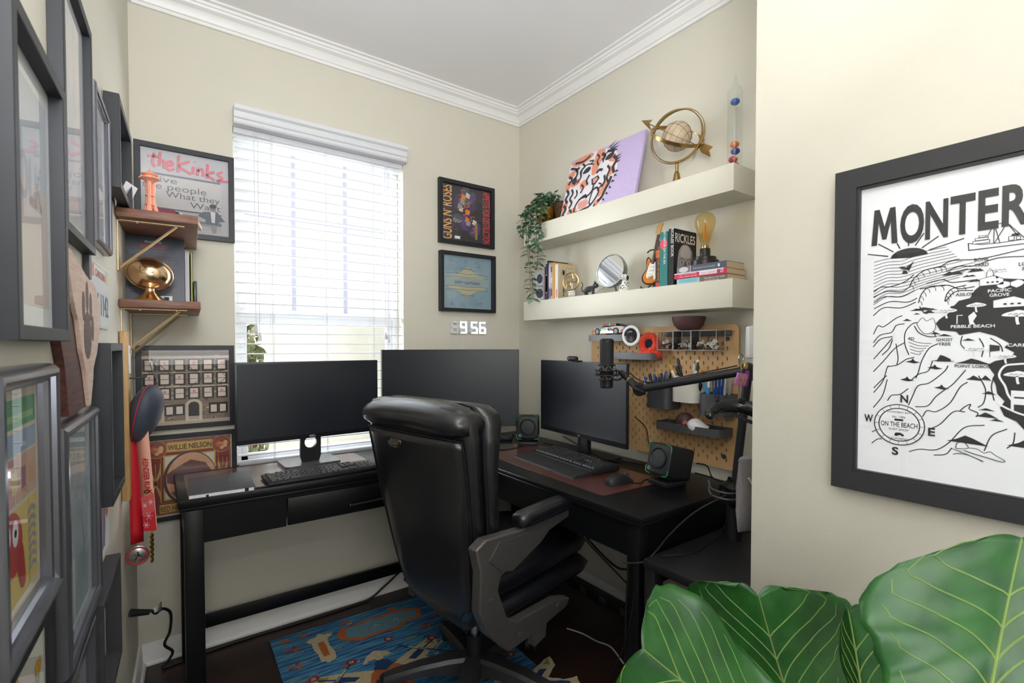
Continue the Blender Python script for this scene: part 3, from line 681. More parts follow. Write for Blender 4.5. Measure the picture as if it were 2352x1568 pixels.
for k in range(3): m.flat(cp([(.27 + k * .028, .245), (.29 + k * .028, .25), (.285 + k * .028, .2)]), .0018, M_TW)
for pts, wd in ([([(.02, .86), (.12, .8), (.14, .7), (.09, .62), (.14, .55)], .014), ([(.08, .92), (.2, .9), (.3, .95)], .012), ([(.2, .86), (.24, .8), (.19, .74), (.21, .64), (.16, .56)], .011), ([(.02, .72), (.07, .66), (.03, .58)], .014), ([(.12, .66), (.14, .58)], .02),
                 ([(.4, .92), (.44, .86), (.42, .8), (.45, .72)], .01), ([(.47, .9), (.52, .84), (.49, .78)], .016), ([(.3, .86), (.36, .84), (.33, .8)], .008), ([(.52, .62), (.47, .64), (.44, .6)], .014), ([(.58, .66), (.62, .58), (.6, .48), (.63, .38)], .012), ([(.64, .78), (.69, .7), (.66, .6), (.69, .5)], .016),
                 ([(.66, .46), (.64, .36), (.61, .28), (.58, .18), (.53, .12)], .018), ([(.56, .52), (.58, .42), (.55, .34)], .013), ([(.02, .5), (.06, .42), (.03, .34), (.07, .26)], .016), ([(.1, .48), (.13, .4), (.1, .32), (.14, .24), (.11, .16)], .013), ([(.18, .44), (.2, .36), (.17, .3)], .01), ([(.02, .24), (.06, .16), (.03, .08), (.07, .02)], .017), ([(.12, .14), (.16, .08), (.14, .02)], .012), ([(.24, .03), (.3, .01)], .016), ([(.33, .03), (.37, .02)], .018), ([(.42, .05), (.45, .0)], .015), ([(.5, .1), (.47, .02)], .01), ([(.24, .5), (.28, .44), (.25, .36)], .011), ([(.34, .62), (.31, .54), (.34, .46)], .012), ([(.1, .78), (.16, .82)], .016), ([(.54, .9), (.6, .88), (.64, .84)], .014), ([(.5, .42), (.54, .38), (.5, .3)], .008)]): stroke(pts, wd)
for x, y, dx, dy in ((.56, .95, .09, .09), (.58, .92, .12, .07), (.6, .9, .1, .02), (.68, .74, .07, .03), (.69, .7, .06, .02), (.69, .66, .06, .01), (.71, .52, .04, -.02), (.7, .46, .04, -.02), (.68, .38, .04, -.02), (.66, .3, .03, -.03), (.63, .22, .03, -.03), (.6, .14, .03, -.04)):
    m.flat(cp([(x, y + .02), (x + dx, y + dy), (x - .01, y - .02)]), .0014, M_TB)
m.build('tiger_painting', cv)

# ---- brass armillary
t = thing('armillary_globe', 'brass ring globe ornament with arrow standing on the upper shelf', 'ornament', (-.1, -1.212, T1), (0, 0, D(-4)))
M_GLOBE = mat('cream_map_globe', (222, 205, 178), .5, c2=(196, 172, 140), scale=30)
m = MB(); m.lathe([(.055, 0), (.055, .006), (.03, .012), (.017, .022), (.012, .05), (.009, .06), (.0065, .062), (.0065, .10)], M_BRASS, seg=28); m.build('stand', t)
cz = .205; R_ = .106
def band(nrm, r, wd, mt, name, th=.0025):
    n_ = Vector(nrm).normalized(); X = Matrix.Translation((0, 0, cz)) @ n_.to_track_quat('Z', 'Y').to_matrix().to_4x4(); mb = MB(); q = []
    for k in range(48):
        a = 2 * PI * k / 48; q.append([((r) * math.cos(a), r * math.sin(a), -wd / 2), (r * math.cos(a), r * math.sin(a), wd / 2), ((r + th) * math.cos(a), (r + th) * math.sin(a), wd / 2), ((r + th) * math.cos(a), (r + th) * math.sin(a), -wd / 2)])
    mb.rings(q, mt, X, False, True, True); return mb.build(name, t)
ax = Vector((.35, -.75, -.56)).normalized()       # the arrow's line
p1 = ax.orthogonal().normalized(); p2 = ax.cross(p1)
band((.95, .3, -.1), R_ + .004, .012, M_BRASS, 'ring'); band((.25, .60, -.75), R_, .014, M_BRASS, 'ring'); band(Vector((.35, .72, .6)), R_ - .004, .014, M_BRASS, 'ring')
m = MB(); m.ball((0, 0, cz), .058, M_GLOBE, 28, 16)
for k in range(8):
    q = [Vector((0, 0, cz)) + (ax * math.cos(D(b)) + (p1 * math.cos(2 * PI * k / 8) + p2 * math.sin(2 * PI * k / 8)) * math.sin(D(b))) * .0583 for b in range(12, 169, 12)]
    m.tube(q, .0007, mat('globe_line_brown', (96, 66, 44), .6), 4)
for b in (40, 65, 90, 115, 140):
    m.tube([Vector((0, 0, cz)) + (ax * math.cos(D(b)) + (p1 * math.cos(2 * PI * k / 24) + p2 * math.sin(2 * PI * k / 24)) * math.sin(D(b))) * .0583 for k in range(24)], .0006, mat('globe_line_brown', (0, 0, 0)), 4, closed=True)
m.build('globe', t)
m = MB(); m.tube([Vector((0, 0, cz)) - ax * .15, Vector((0, 0, cz)) + ax * .14], .0022, M_BRASS, 8)
def tip(c, d, s, fl):
    d = d.normalized(); u = Vector((-.6, .1, .75)); u = (u - d * u.dot(d)).normalized()
    pts = ([c + d * .045, c - u * .024 - d * .008, c + d * .006, c + u * .024 - d * .008] if not fl else [c - d * .01, c + u * .02 + d * .008, c + u * .022 + d * .05, c + d * .038, c - u * .022 + d * .05, c - u * .02 + d * .008])
    n_ = d.cross(u) * .0015; n = len(pts)
    m.add([tuple(q + n_) for q in pts] + [tuple(q - n_) for q in pts], [tuple(range(n)), tuple(reversed(range(n, 2 * n)))] + [(k, n + k, n + (k + 1) % n, (k + 1) % n) for k in range(n)], M_BRASS)
tip(Vector((0, 0, cz)) - ax * .135, -ax, 1, False); tip(Vector((0, 0, cz)) + ax * .112, ax, 1, True); m.build('arrow', t)

# ---- galileo thermometer
t = thing('glass_thermometer', 'tall clear glass tube with floating coloured bulbs at the right end of the upper shelf', 'thermometer', (-.09, -1.455, T1))
m = MB(); m.lathe([(.0265, 0), (.027, .004), (.0262, .03), (.0258, .25), (.026, .275), (.0285, .283), (.026, .291), (.018, .305), (.008, .318), (.0055, .34), (.003, .352), (.0005, .353)], glass_mat('tube_glass', (250, 252, 252), .02, 1.55), seg=28); m.build('tube', t)
for z, c, nm in ((.252, (28, 92, 178), 1), (.095, (232, 120, 40), 0), (.068, (44, 40, 140), 0), (.043, (176, 32, 62), 0), (.018, (150, 82, 48), 0)):
    m = MB(); off = {(.068): (-.004, -.005), (.043): (.003, .008)}.get(z, (0, 0))
    m.ball((off[0], off[1], z), (.0165, .0165, .0125), mat('float_liquid_%d' % c[0], c, .12, var=.05, coat=.5), 18, 10); fl = m.build('float_bulb', t)
    m = MB(); m.cyl((off[0], off[1], z - .012), (off[0], off[1], z - .017), .0015, M_BRASS, 8); m.cyl((off[0] - .001, off[1], z - .019 - .004), (off[0] + .001, off[1], z - .019 - .004), .006, mat('gold_tag', (216, 196, 130), .35, .8), 16); m.build('tag', fl)

# ================================================================== lower shelf
# ---- sunglasses standing on end
t = thing('sunglasses', 'grey pair of sunglasses propped upright by the vine on the lower shelf', 'sunglasses', (-.132, -.362, T2), (0, 0, D(-40)))
M_SG = mat('marbled_grey_acetate', (176, 182, 188), .35, c2=(140, 148, 158), scale=80); M_LENS = mat('dark_lens', (50, 48, 58), .45, spec=.25)
m = MB()
for z, q in ((.043, 1.0), (.122, .82)):
    o = [(.034 * q * math.cos(a) * (1 + .1 * math.cos(2 * a)), z + .04 * math.sin(a)) for a in [2 * PI * k / 28 for k in range(28)]]; i_ = [(.019 * q * math.cos(a), z + .026 * math.sin(a)) for a in [2 * PI * k / 28 for k in range(28)]]
    m.rings([[(x, -.004, z_) for x, z_ in o], [(x, .004, z_) for x, z_ in o], [(x, .004, z_) for x, z_ in i_], [(x, -.004, z_) for x, z_ in i_]], M_SG, None, False, True, True)
m.box((0, 0, .083), (.022, .008, .02), M_SG, .003); m.build('frame', t)
for z, q in ((.043, 1.0), (.122, .82)):
    m = MB(); m.rings([[(.0195 * q * math.cos(a), y, z + .0265 * math.sin(a)) for a in [2 * PI * k / 28 for k in range(28)]] for y in (-.001, .001)], M_LENS); m.build('lens', t)
for z in (.006, .156):
    m = MB(); m.tube([(.012, .004, z), (.014, .03, z + (.0 if z > .1 else .0)), (.016, .085, z - (.012 if z > .1 else -.012))], .004, M_SG, 8, 4, flat=(1, .6)); m.build('temple', t)

# ---- books
def book(label, loc, rz, th, h, dep, cover, spine=None, group=None, title=None, tcol=M_WHITE, tilt=0, tsize=None, extra=None, pages=M_PAGES, rotx=0):
    """spine faces local -y; thickness along x, depth along +y, height z"""
    t = thing('book', label, 'book', loc, (rotx, tilt, rz), group)
    m = MB(); c = .0018
    m.box((-th / 2 + c / 2, dep / 2, h / 2), (c, dep, h), cover); m.box((th / 2 - c / 2, dep / 2, h / 2), (c, dep, h), cover); m.box((0, c / 2, h / 2), (th - 2 * c, c, h), spine or cover)
    if title:
        ts = tsize or th * .62
        m.T = Matrix.Translation((ts * .36, -.0004, h * .5)) @ Matrix.Rotation(D(90), 4, 'X') @ Matrix.Rotation(D(-90), 4, 'Z')
        for i, (s_, off, wd) in enumerate(title): m.text(s_, -off * h, -ts * .36 * 2 + ts * .36, 0.0002, ts, tcol, width=wd * h, bold=.01)
        m.T = Matrix()
    if extra: extra(m, th, h, dep)
    m.build('cover', t)
    m = MB(); m.box((0, dep / 2 + .0005, h / 2), (th - 2 * c, dep - .004, h - .006), pages); m.build('pages', t)
    return t
def bands(*bs):
    def f(m, th, h, dep):
        for z0, z1, mt in bs: m.add([(-th / 2 + .0004, -.0003, z0 * h), (th / 2 - .0004, -.0003, z0 * h), (th / 2 - .0004, -.0003, z1 * h), (-th / 2 + .0004, -.0003, z1 * h)], [(0, 1, 2, 3)], mt)
    return f
G_L = 'slim books at the left end of the lower shelf'
yb = -.410; xb_ = -.145
specs = [('pink', .009, .155, .10, (206, 166, 168), 'slim dusty pink book beside the sunglasses on the lower shelf'),
         ('charcoal', .010, .178, .11, (70, 66, 74), 'charcoal spined slim book, second from the sunglasses'),
         ('navy', .011, .192, .12, (54, 58, 84), 'navy spined slim book, third from the sunglasses'),
         ('black', .012, .208, .14, (36, 38, 52), 'tall black topped book standing out above the slim books'),
         ('lilac', .016, .196, .125, (184, 168, 206), 'lilac spined book in the row left of the tan spider book'),
         ('striped', .012, .192, .12, (196, 178, 160), 'brown and cream striped spine book between lilac and yellow books'),
         ('yellow', .014, .193, .13, (222, 172, 88), 'mustard yellow spined book just left of the tan spider book')]
for i, (nm, th, h, dep, c, lb) in enumerate(specs):
    ex = None; ti = [('BOOK OF TALES', 0, .6)] if False else None
    if nm == 'striped': ex = bands((.1, .3, flat_mat((120, 84, 60))), (.45, .6, flat_mat((230, 220, 205))), (.75, .9, flat_mat((120, 84, 60))))
    if nm == 'navy': ex = bands((.2, .7, flat_mat((208, 208, 216))), (.22, .68, flat_mat((54, 58, 84))))
    if nm == 'lilac': ex = bands((.35, .95, flat_mat((214, 204, 228))), (.05, .3, flat_mat((120, 100, 160))))
    book(lb, (xb_, yb - th / 2, T2), D(-90), th, h, dep, flat_mat(c), group=G_L, extra=ex); yb -= th + .0006
M_TAN = mat('tan_cover', (206, 190, 160), .7, var=.05)
def spider(m, th, h, dep):
    x = th / 2 + .0004
    def P2(u, v): return (x, u, v)
    def fl(poly, mt, e=0): m.add([(x + e, u, v) for u, v in poly], [tuple(range(len(poly)))], mt)
    fl(ell(.008, .011, 14, .038, h - .045), M_INK); fl(ell(.004, .005, 10, .038, h - .031), M_INK)
    for s in (-1, 1):
        for k in range(4):
            a = D(-45 + k * 32); q = [(.038, h - .04), (.038 + s * .012, h - .04 + .012 * math.sin(a) + .004), (.038 + s * .02, h - .042 + .022 * math.sin(a))]
            m.tube([P2(*z) for z in q], .0007, M_INK, 4)
    m.tube([P2(.038, h - .055), P2(.038, .02)], .0005, M_INK, 4); fl(ell(.004, .012, 10, .038, h - .085), M_INK); fl(ell(.004, .014, 10, .038, .045), M_INK); fl(ell(.003, .008, 10, .037, .022), M_INK)
    m.T = Matrix.Translation((x + .0003, .077, 0)) @ Matrix.Rotation(D(90), 4, 'Z') @ Matrix.Rotation(D(90), 4, 'X')
    for s_, z in (('DON\'T', .115), ('TURN', .09), ('THE', .065), ('PAGE', .04)): m.text(s_, 0, z, 0, .015, flat_mat((110, 98, 84)))
    m.rect(-.05, h - .014, .028, h - .013, 0, flat_mat((130, 116, 96))); m.rect(-.02, h - .019, .028, h - .018, 0, flat_mat((130, 116, 96))); m.T = Matrix()
th = .026
book('tan paperback with a black spider on its cover, behind the brass wheel', (xb_, yb - th / 2, T2), D(-90), th, .180, .12, M_TAN, spine=mat('white_spine', (238, 234, 232), .6), extra=lambda m, a, b, c: (spider_side(m, a, b, c)))  if False else None
t = thing('book', 'tan paperback with a black spider on its cover, behind the brass wheel', 'book', (xb_ + .004, yb - th / 2 - .001, T2), (0, 0, D(-90)))
m = MB(); c = .0015; dep = .122; h = .181
m.box((-th / 2 + c / 2, dep / 2, h / 2), (c, dep, h), M_TAN); m.box((th / 2 - c / 2, dep / 2, h / 2), (c, dep, h), M_TAN); m.box((0, c / 2, h / 2), (th - 2 * c, c, h), mat('white_spine', (238, 234, 232), .6))
spider(m, th, h, dep); m.add([(-.004, -.0004, .01), (.006, -.0004, .01), (.006, -.0004, .05), (-.004, -.0004, .05)], [(0, 1, 2, 3)], flat_mat((232, 140, 140))); m.build('cover', t)
m = MB(); m.box((0, dep / 2, h / 2), (th - 2 * c, dep - .004, h - .005), M_PAGES); m.build('pages', t)

# ---- brass wheel on an acrylic base
t = thing('wheel_ornament', 'small brass spoked wheel on a clear block in front of the spider book', 'ornament', (-.135, -.625, T2))
M_RG = mat('rose_brass', (212, 178, 128), .25, .85)
m = MB(); m.box((0, 0, .015), (.06, .15, .03), glass_mat('acrylic', (250, 252, 252), .05, 1.5), .003); m.build('clear_base', t)
m = MB(); m.box((0, -.0, .0312), (.02, .05, .0025), M_STEEL); m.cyl((0, 0, .031), (0, 0, .075), .003, M_STEEL, 10); m.build('post', t)
X = Matrix.Translation((-.008, 0, .081)) @ Matrix.Rotation(D(20), 4, 'Z')
m = MB(); m.torus((0, 0, 0), .043, .0042, M_RG, 36, 8, X, 'x')
for k in range(5):
    a = 2 * PI * k / 5 + .4; m.tube([X @ Vector((0, 0, 0)), X @ Vector((0, .02 * math.cos(a + .5), .02 * math.sin(a + .5))), X @ Vector((0, .042 * math.cos(a), .042 * math.sin(a)))], .0028, M_RG, 6, 4)
m.cyl(X @ Vector((-.006, 0, 0)), X @ Vector((.006, 0, 0)), .007, M_RG, 14); m.build('wheel', t)

# ---- cat figurine
t = thing('cat_figurine', 'tiny dark grey cat figurine with tail up, left of the round mirror', 'figurine', (-.13, -.742, T2), (0, 0, D(-70)))
M_CAT = mat('dark_grey_glaze', (66, 74, 80), .3, c2=(40, 44, 50), scale=60)
m = MB()
m.tube([(-.022, 0, .02), (-.008, 0, .03), (.012, 0, .033), (.022, 0, .03)], [.012, .015, .014, .012], M_CAT, 12, 4)
m.ball((.032, 0, .047), (.014, .0135, .0125), M_CAT, 16, 10); m.ball((.044, 0, .044), (.005, .006, .005), M_CAT, 10, 6)
for s in (-1, 1):
    m.add([(.026, s * .004, .055), (.036, s * .005, .056), (.03, s * .013, .053), (.029, s * .0105, .071)], [(0, 1, 3), (1, 2, 3), (2, 0, 3), (0, 2, 1)], M_CAT)
    m.tube([(.018, s * .008, .026), (.02, s * .008, .003)], [.0055, .0042], M_CAT, 8); m.tube([(-.016, s * .009, .022), (-.02, s * .01, .012), (-.012, s * .01, .003)], [.009, .005, .005], M_CAT, 8, 3)
m.build('body', t, 60)
m = MB(); m.tube([(-.032, 0, .02), (-.042, 0, .035), (-.036, 0, .055), (-.044, 0, .068)], [.004, .003, .0025], M_CAT, 8, 5); m.build('tail', t)

# ---- round mirror
t = thing('vanity_mirror', 'round silver table mirror on short legs reflecting the blinds, on the lower shelf', 'mirror', (-.11, -.862, T2), (0, 0, D(-84)))
m = MB(); X = Matrix.Translation((0, 0, .107)) @ Matrix.Rotation(D(90 - 9), 4, 'X')
m.lathe([(.001, -.045), (.05, -.043), (.07, -.034), (.0785, -.012), (.080, .004), (.078, .008), (.0735, .008), (.0725, .004), (.001, .004)], mat('brushed_nickel', (176, 180, 178), .3, 1.0, var=.25, scale=50), T=X, seg=40); m.build('housing', t)
m = MB(); m.lathe([(.001, .0052), (.0722, .0052), (.0722, .0042)], mat('mirror_glass', (240, 242, 244), .01, 1.0, var=0), T=X, seg=40); m.build('mirror_glass', t)
for a, b in (((-.03, -.012, .035), (-.06, -.04, .003)), ((.03, -.012, .035), (.06, -.04, .003)), ((0, .035, .05), (0, .055, .003))):
    m = MB(); m.tube([a, b], .003, M_STEEL, 8); m.build('leg', t)

# ---- spotted dog figurine
t = thing('dog_figurine', 'small white china dog with black spots sitting right of the round mirror', 'figurine', (-.12, -.958, T2), (0, 0, D(-90)))
M_DOG = mat('white_china', (238, 236, 232), .25, var=.03)
m = MB(); m.lathe([(.001, 0), (.02, .0), (.022, .012), (.02, .028), (.014, .046), (.011, .052), (.001, .054)], M_DOG, sy=1.15); m.ball((0, -.006, .065), (.0165, .017, .0155), M_DOG, 18, 10); m.ball((0, -.021, .061), (.0085, .009, .007), M_DOG, 12, 8)
for s in (-1, 1):
    m.tube([(s * .009, -.012, .034), (s * .009, -.022, .003)], [.006, .005], M_DOG, 8); m.ball((s * .016, -.01, .008), (.009, .014, .008), M_DOG, 10, 6)
m.build('body', t, 60)
m = MB()
for s in (-1, 1): m.ball((s * .0175, -.004, .062), (.0045, .007, .011), M_INK, 10, 6)
m.build('ears', t)
m = MB(); rd = random.Random(2)
for k in range(15):
    a = rd.uniform(PI, 2 * PI); z = rd.uniform(.006, .04); r = .0225 - max(0, z - .012) * .22; m.ball((r * math.cos(a), r * 1.12 * math.sin(a), z), (.003, .003, .003), M_INK, 8, 5)
m.ball((0, -.0298, .063), (.003, .002, .0025), M_INK, 8, 5)
for s in (-1, 1): m.ball((s * .006, -.0205, .070), .0018, M_INK, 8, 5)
m.build('spots', t)

# ---- miniature guitar on a stand
t = thing('miniature_guitar', 'miniature sunburst electric guitar on a tiny stand in front of the books', 'guitar', (-.118, -1.103, T2), (0, 0, D(-82)))
M_SUN = mat('sunburst', (222, 146, 48), .2, c2=(190, 96, 32), scale=10, coat=.5); M_SUNB = mat('sunburst_edge', (52, 26, 16), .2, coat=.5); M_PG = mat('white_pickguard', (240, 238, 232), .35)
gb = [(0, 0), (.02, .002), (.036, .016), (.041, .036), (.036, .054), (.027, .066), (.028, .078), (.034, .09), (.036, .104), (.030, .112), (.022, .106), (.014, .098), (-.012, .098), (-.018, .112), (-.027, .122), (-.034, .114), (-.034, .098), (-.028, .082), (-.026, .068), (-.034, .054), (-.041, .036), (-.036, .016), (-.02, .003)]
def sm(p, n=4): return [tuple(q[:2]) for q in catmull([(x, y, 0) for x, y in p], n, True)]
X = Matrix.Translation((0, -.018, .016)) @ Matrix.Rotation(D(90 - 12), 4, 'X') @ Matrix.Rotation(D(-5), 4, 'Z')
m = MB(); m.T = X; g = sm(gb); m.prism(g, -.006, .006, M_SUNB); m.flat([(x * .86, .055 + (y - .055) * .9) for x, y in g], .0064, M_SUN)
m.build('body', t)
m = MB(); m.T = X; m.flat(sm([(-.018, .03), (-.02, .06), (-.014, .09), (-.004, .1), (.014, .098), (.028, .106), (.026, .092), (.022, .08), (.03, .06), (.034, .04), (.02, .02), (.012, .04)]), .0068, M_PG)
for y in (.045, .062, .078): m.box((0, y, .008), (.02, .006, .003), mat('pickup_cream', (225, 222, 214), .4), .001)
m.box((0, .03, .008), (.022, .008, .004), M_STEEL, .001)
for x, y in ((.022, .05), (.027, .038), (.03, .027)): m.cyl((x, y, .007), (x, y, .011), .003, M_PG, 10)
m.build('pickguard', t)
m = MB(); m.T = X; m.box((0, .155, .006), (.0115, .13, .008), mat('rosewood', (92, 58, 44), .4), .001)
for k in range(14): m.box((0, .1 + .12 * (1 - .9 ** k) / (1 - .9 ** 14), .0103), (.0112, .0008, .0008), M_STEEL)
m.build('neck', t)
m = MB(); m.T = X; m.prism(sm([(-.006, .218), (-.01, .228), (-.012, .25), (-.008, .268), (.002, .276), (.012, .268), (.008, .258), (.007, .24), (.006, .22)]), .002, .009, mat('maple_headstock', (214, 160, 96), .35))
for k in range(6): m.cyl((-.016, .23 + k * .006, .0055), (-.008, .23 + k * .006, .0055), .0012, M_STEEL, 6)
m.build('headstock', t)
m = MB()
m.tube([(0, .012, .004), (0, .028, .09), (0, .032, .165)], .0025, M_INK, 8); m.tube([(-.024, .004, .158), (-.018, .02, .17), (0, .03, .172), (.018, .02, .17), (.024, .004, .158)], .003, M_INK, 8, 3)
for s in (-1, 1): m.tube([(0, .02, .03), (s * .03, .01, .004), (s * .03, -.035, .004), (s * .03, -.036, .012)], .0025, M_INK, 8); m.tube([(0, .02, .05), (s * .01, .05, .003)], .0025, M_INK, 8)
m.build('stand', t)

# ---- standing books, right
book('dark spined book with orange lettering right of the miniature guitar', (-.152, -1.160, T2), D(-90), .022, .19, .13, flat_mat((70, 46, 42)), title=[('THE HISTORY OF ROCK', 0, .75)], tcol=flat_mat((212, 150, 70)), extra=bands((.82, .97, flat_mat((70, 46, 42))), (.64, .8, flat_mat((205, 88, 50))), (.02, .1, flat_mat((200, 60, 40)))), tsize=.011)
book('thick teal book with a pink spot standing on the lower shelf', (-.156, -1.192, T2), D(-90), .037, .222, .15, flat_mat((44, 128, 124)), title=[('ON THE SEA', .05, .3), ('BAT HANTLER', .36, .28)], tcol=flat_mat((226, 234, 230)), extra=lambda m, th, h, dep: m.add([(x, -.0003, z) for x, z in ell(th * .5 - .0004, .022, 20, 0, h * .77)], [tuple(range(20))], flat_mat((228, 92, 110))), tsize=.015)
t = book('black book with a bald man in grey on its cover, leaning behind the bulb lamp', (-.156, -1.228, T2), D(-90), .024, .228, .152, flat_mat((34, 32, 34)), title=[("RICKLES' BOOK", .25, .5)], tcol=flat_mat((226, 226, 226)), tsize=.018)
m = MB(); x = .0124; dep = .152; h = .228
m.T = Matrix.Translation((x, dep / 2, 0)) @ Matrix.Rotation(D(90), 4, 'Z') @ Matrix.Rotation(D(90), 4, 'X')
m.text('RICKLES', 0, h - .052, .0003, .05, flat_mat((238, 228, 214)), width=.134, bold=.015)
GY = [flat_mat((168, 160, 154)), flat_mat((196, 188, 180)), flat_mat((110, 104, 100)), flat_mat((44, 40, 40))]
m.flat(sm([(-.03, .0), (-.05, .03), (-.054, .07), (-.05, .11), (-.04, .145), (-.015, .168), (.02, .168), (.045, .145), (.054, .11), (.054, .07), (.048, .03), (.03, .0)]), .0004, GY[0])
m.flat(sm([(-.03, .12), (-.02, .16), (.01, .165), (.03, .15), (.03, .12)]), .0006, GY[1]); m.flat(sm([(.034, .0), (.054, .04), (.056, .1), (.046, .14), (.036, .1), (.038, .05)]), .0006, GY[2])
for s in (-1, 1): m.flat(sm([(s * .024 - .012, .095), (s * .024, .1), (s * .024 + .012, .095), (s * .024, .09)]), .0008, GY[1]); m.disc(s * .024, .095, .0042, .001, GY[3]); m.line([(s * .024 - .014, .106), (s * .024, .113), (s * .024 + .014, .108)], .004, .001, GY[2], 3)
m.flat(sm([(-.004, .1), (-.012, .066), (-.004, .058), (.012, .06), (.014, .068), (.006, .1)]), .0008, GY[2]); m.line([(-.024, .044), (-.01, .036), (.008, .036), (.026, .046)], .006, .001, GY[3], 4); m.line([(-.03, .075), (-.034, .05), (-.026, .034)], .002, .001, GY[2], 3); m.line([(.03, .07), (.036, .05), (.03, .036)], .002, .001, GY[2], 3)
m.build('cover_portrait', t)

# ---- lying books, topmost carries the lamp
def lying(label, z, th, wid, dep, cover, y0, x0, deco, rz=0):
    t = thing('book', label, 'book', (x0, y0, z), (0, 0, D(-90) + rz), 'paperbacks lying in the stack at the right end of the lower shelf')
    m = MB(); c = .0012     # local x = along -y (spine length), y = into the wall
    m.box((0, dep / 2, c / 2), (wid, dep, c), cover); m.box((0, dep / 2, th - c / 2), (wid, dep, c), cover); m.box((0, c / 2, th / 2), (wid, c, th - 2 * c), cover)
    m.T = Matrix.Translation((0, -.0003, 0)) @ Matrix.Rotation(D(90), 4, 'X'); deco(m, wid, th); m.T = Matrix(); m.build('cover', t)
    m = MB(); m.box((0, dep / 2, th / 2), (wid - .002, dep - .003, th - 2 * c), M_PAGES); m.build('pages', t)
def dA(m, w_, h_):
    m.rect(-w_ / 2, .0005, -.005, h_ - .0005, 0, flat_mat((150, 206, 214))); m.text('OFFERING', -.056, h_ * .3, .0003, h_ * .62, flat_mat((100, 160, 180)), width=.075); m.text('THE BRICK OF GOD', .055, h_ * .45, .0003, h_ * .4, flat_mat((232, 226, 216)), width=.085); m.text('WITH MORE THAN ONE', .045, h_ * .12, .0003, h_ * .26, flat_mat((232, 226, 216)), width=.06)
def dB(m, w_, h_):
    m.rect(.0, h_ * .2, .072, h_ * .82, .0001, M_PAPER); m.text('TRACY BANKS', .036, h_ * .34, .0003, h_ * .42, flat_mat((200, 60, 90)), width=.062); m.text('HOW TO LIE TO WOMEN', -.05, h_ * .55, .0003, h_ * .34, flat_mat((246, 226, 228)), width=.075); m.text('A REAL MAN\'S HISTORY', -.05, h_ * .14, .0003, h_ * .34, flat_mat((246, 226, 228)), width=.085)
    m.rect(-w_ / 2, h_ * .82, .1, h_ * .98, .0001, M_PAPER); m.disc(.092, h_ * .5, .006, .0002, M_PAPER); m.disc(.092, h_ * .5, .0035, .0003, flat_mat((214, 52, 92)))
def dC(m, w_, h_):
    m.rect(-w_ / 2, .0005, -.048, h_ - .0005, 0, flat_mat((120, 122, 132))); m.disc(-.075, h_ / 2, .021, .0002, flat_mat((214, 212, 216)), ry=h_ * .42); m.rect(-.046, .0005, -.042, h_ - .0005, .0001, flat_mat((200, 180, 190))); m.text('SUCKER A HISTORY OF COOL AND DANGEROUS', .015, h_ * .38, .0003, h_ * .3, flat_mat((210, 214, 222)), width=.095); m.rect(.072, h_ * .28, .08, h_ * .72, .0002, M_PAPER)
lying('brown and pale blue paperback, bottom of the three lying under the bulb lamp', T2, .0225, .214, .125, flat_mat((122, 104, 94)), -1.36, -.152, dA)
lying('pink and white paperback, middle of the three lying under the bulb lamp', T2 + .0228, .0215, .222, .128, flat_mat((214, 52, 92)), -1.356, -.156, dB, D(.6))
lying('slate blue paperback lying directly under the bulb lamp', T2 + .0446, .025, .212, .118, flat_mat((86, 94, 110)), -1.357, -.150, dC, D(-.5))
t = thing('bulb_lamp', 'amber filament bulb lamp on a round black base on top of the lying books', 'lamp', (-.092, -1.338, T2 + .0698))
m = MB(); m.lathe([(.052, 0), (.052, .018), (.05, .02), (.042, .0205), (.042, .032), (.04, .034), (.001, .034)], mat('dark_bronze', (54, 46, 46), .35, .3), seg=36); m.build('base', t)
m = MB(); m.lathe([(.0195, .034), (.0195, .066), (.018, .068), (.001, .068)], mat('dark_bronze', (0, 0, 0)), seg=24); m.build('socket', t)
m = MB(); m.lathe([(.014, .066), (.0145, .082), (.019, .1), (.028, .13), (.037, .155), (.0395, .172), (.037, .188), (.029, .2), (.016, .2075), (.005, .21), (.0005, .2115)], glass_mat('amber_glass', (248, 236, 204), .03, 1.4), seg=30); m.build('glass_bulb', t)
m = MB(); m.lathe([(.0135, .064), (.0142, .067), (.0135, .071), (.0142, .074), (.0135, .078)], M_STEEL); m.build('screw_cap', t)
m = MB(); MF = mat('amber_filament', (240, 160, 70), .4)
for k in range(4):
    a = PI / 2 * k; m.tube([(.007 * math.cos(a), .007 * math.sin(a), .1), (.009 * math.cos(a + .3), .009 * math.sin(a + .3), .16)], .0016, MF, 6)
m.cyl((0, 0, .075), (0, 0, .17), .0013, M_STEEL, 6); m.build('filament', t)
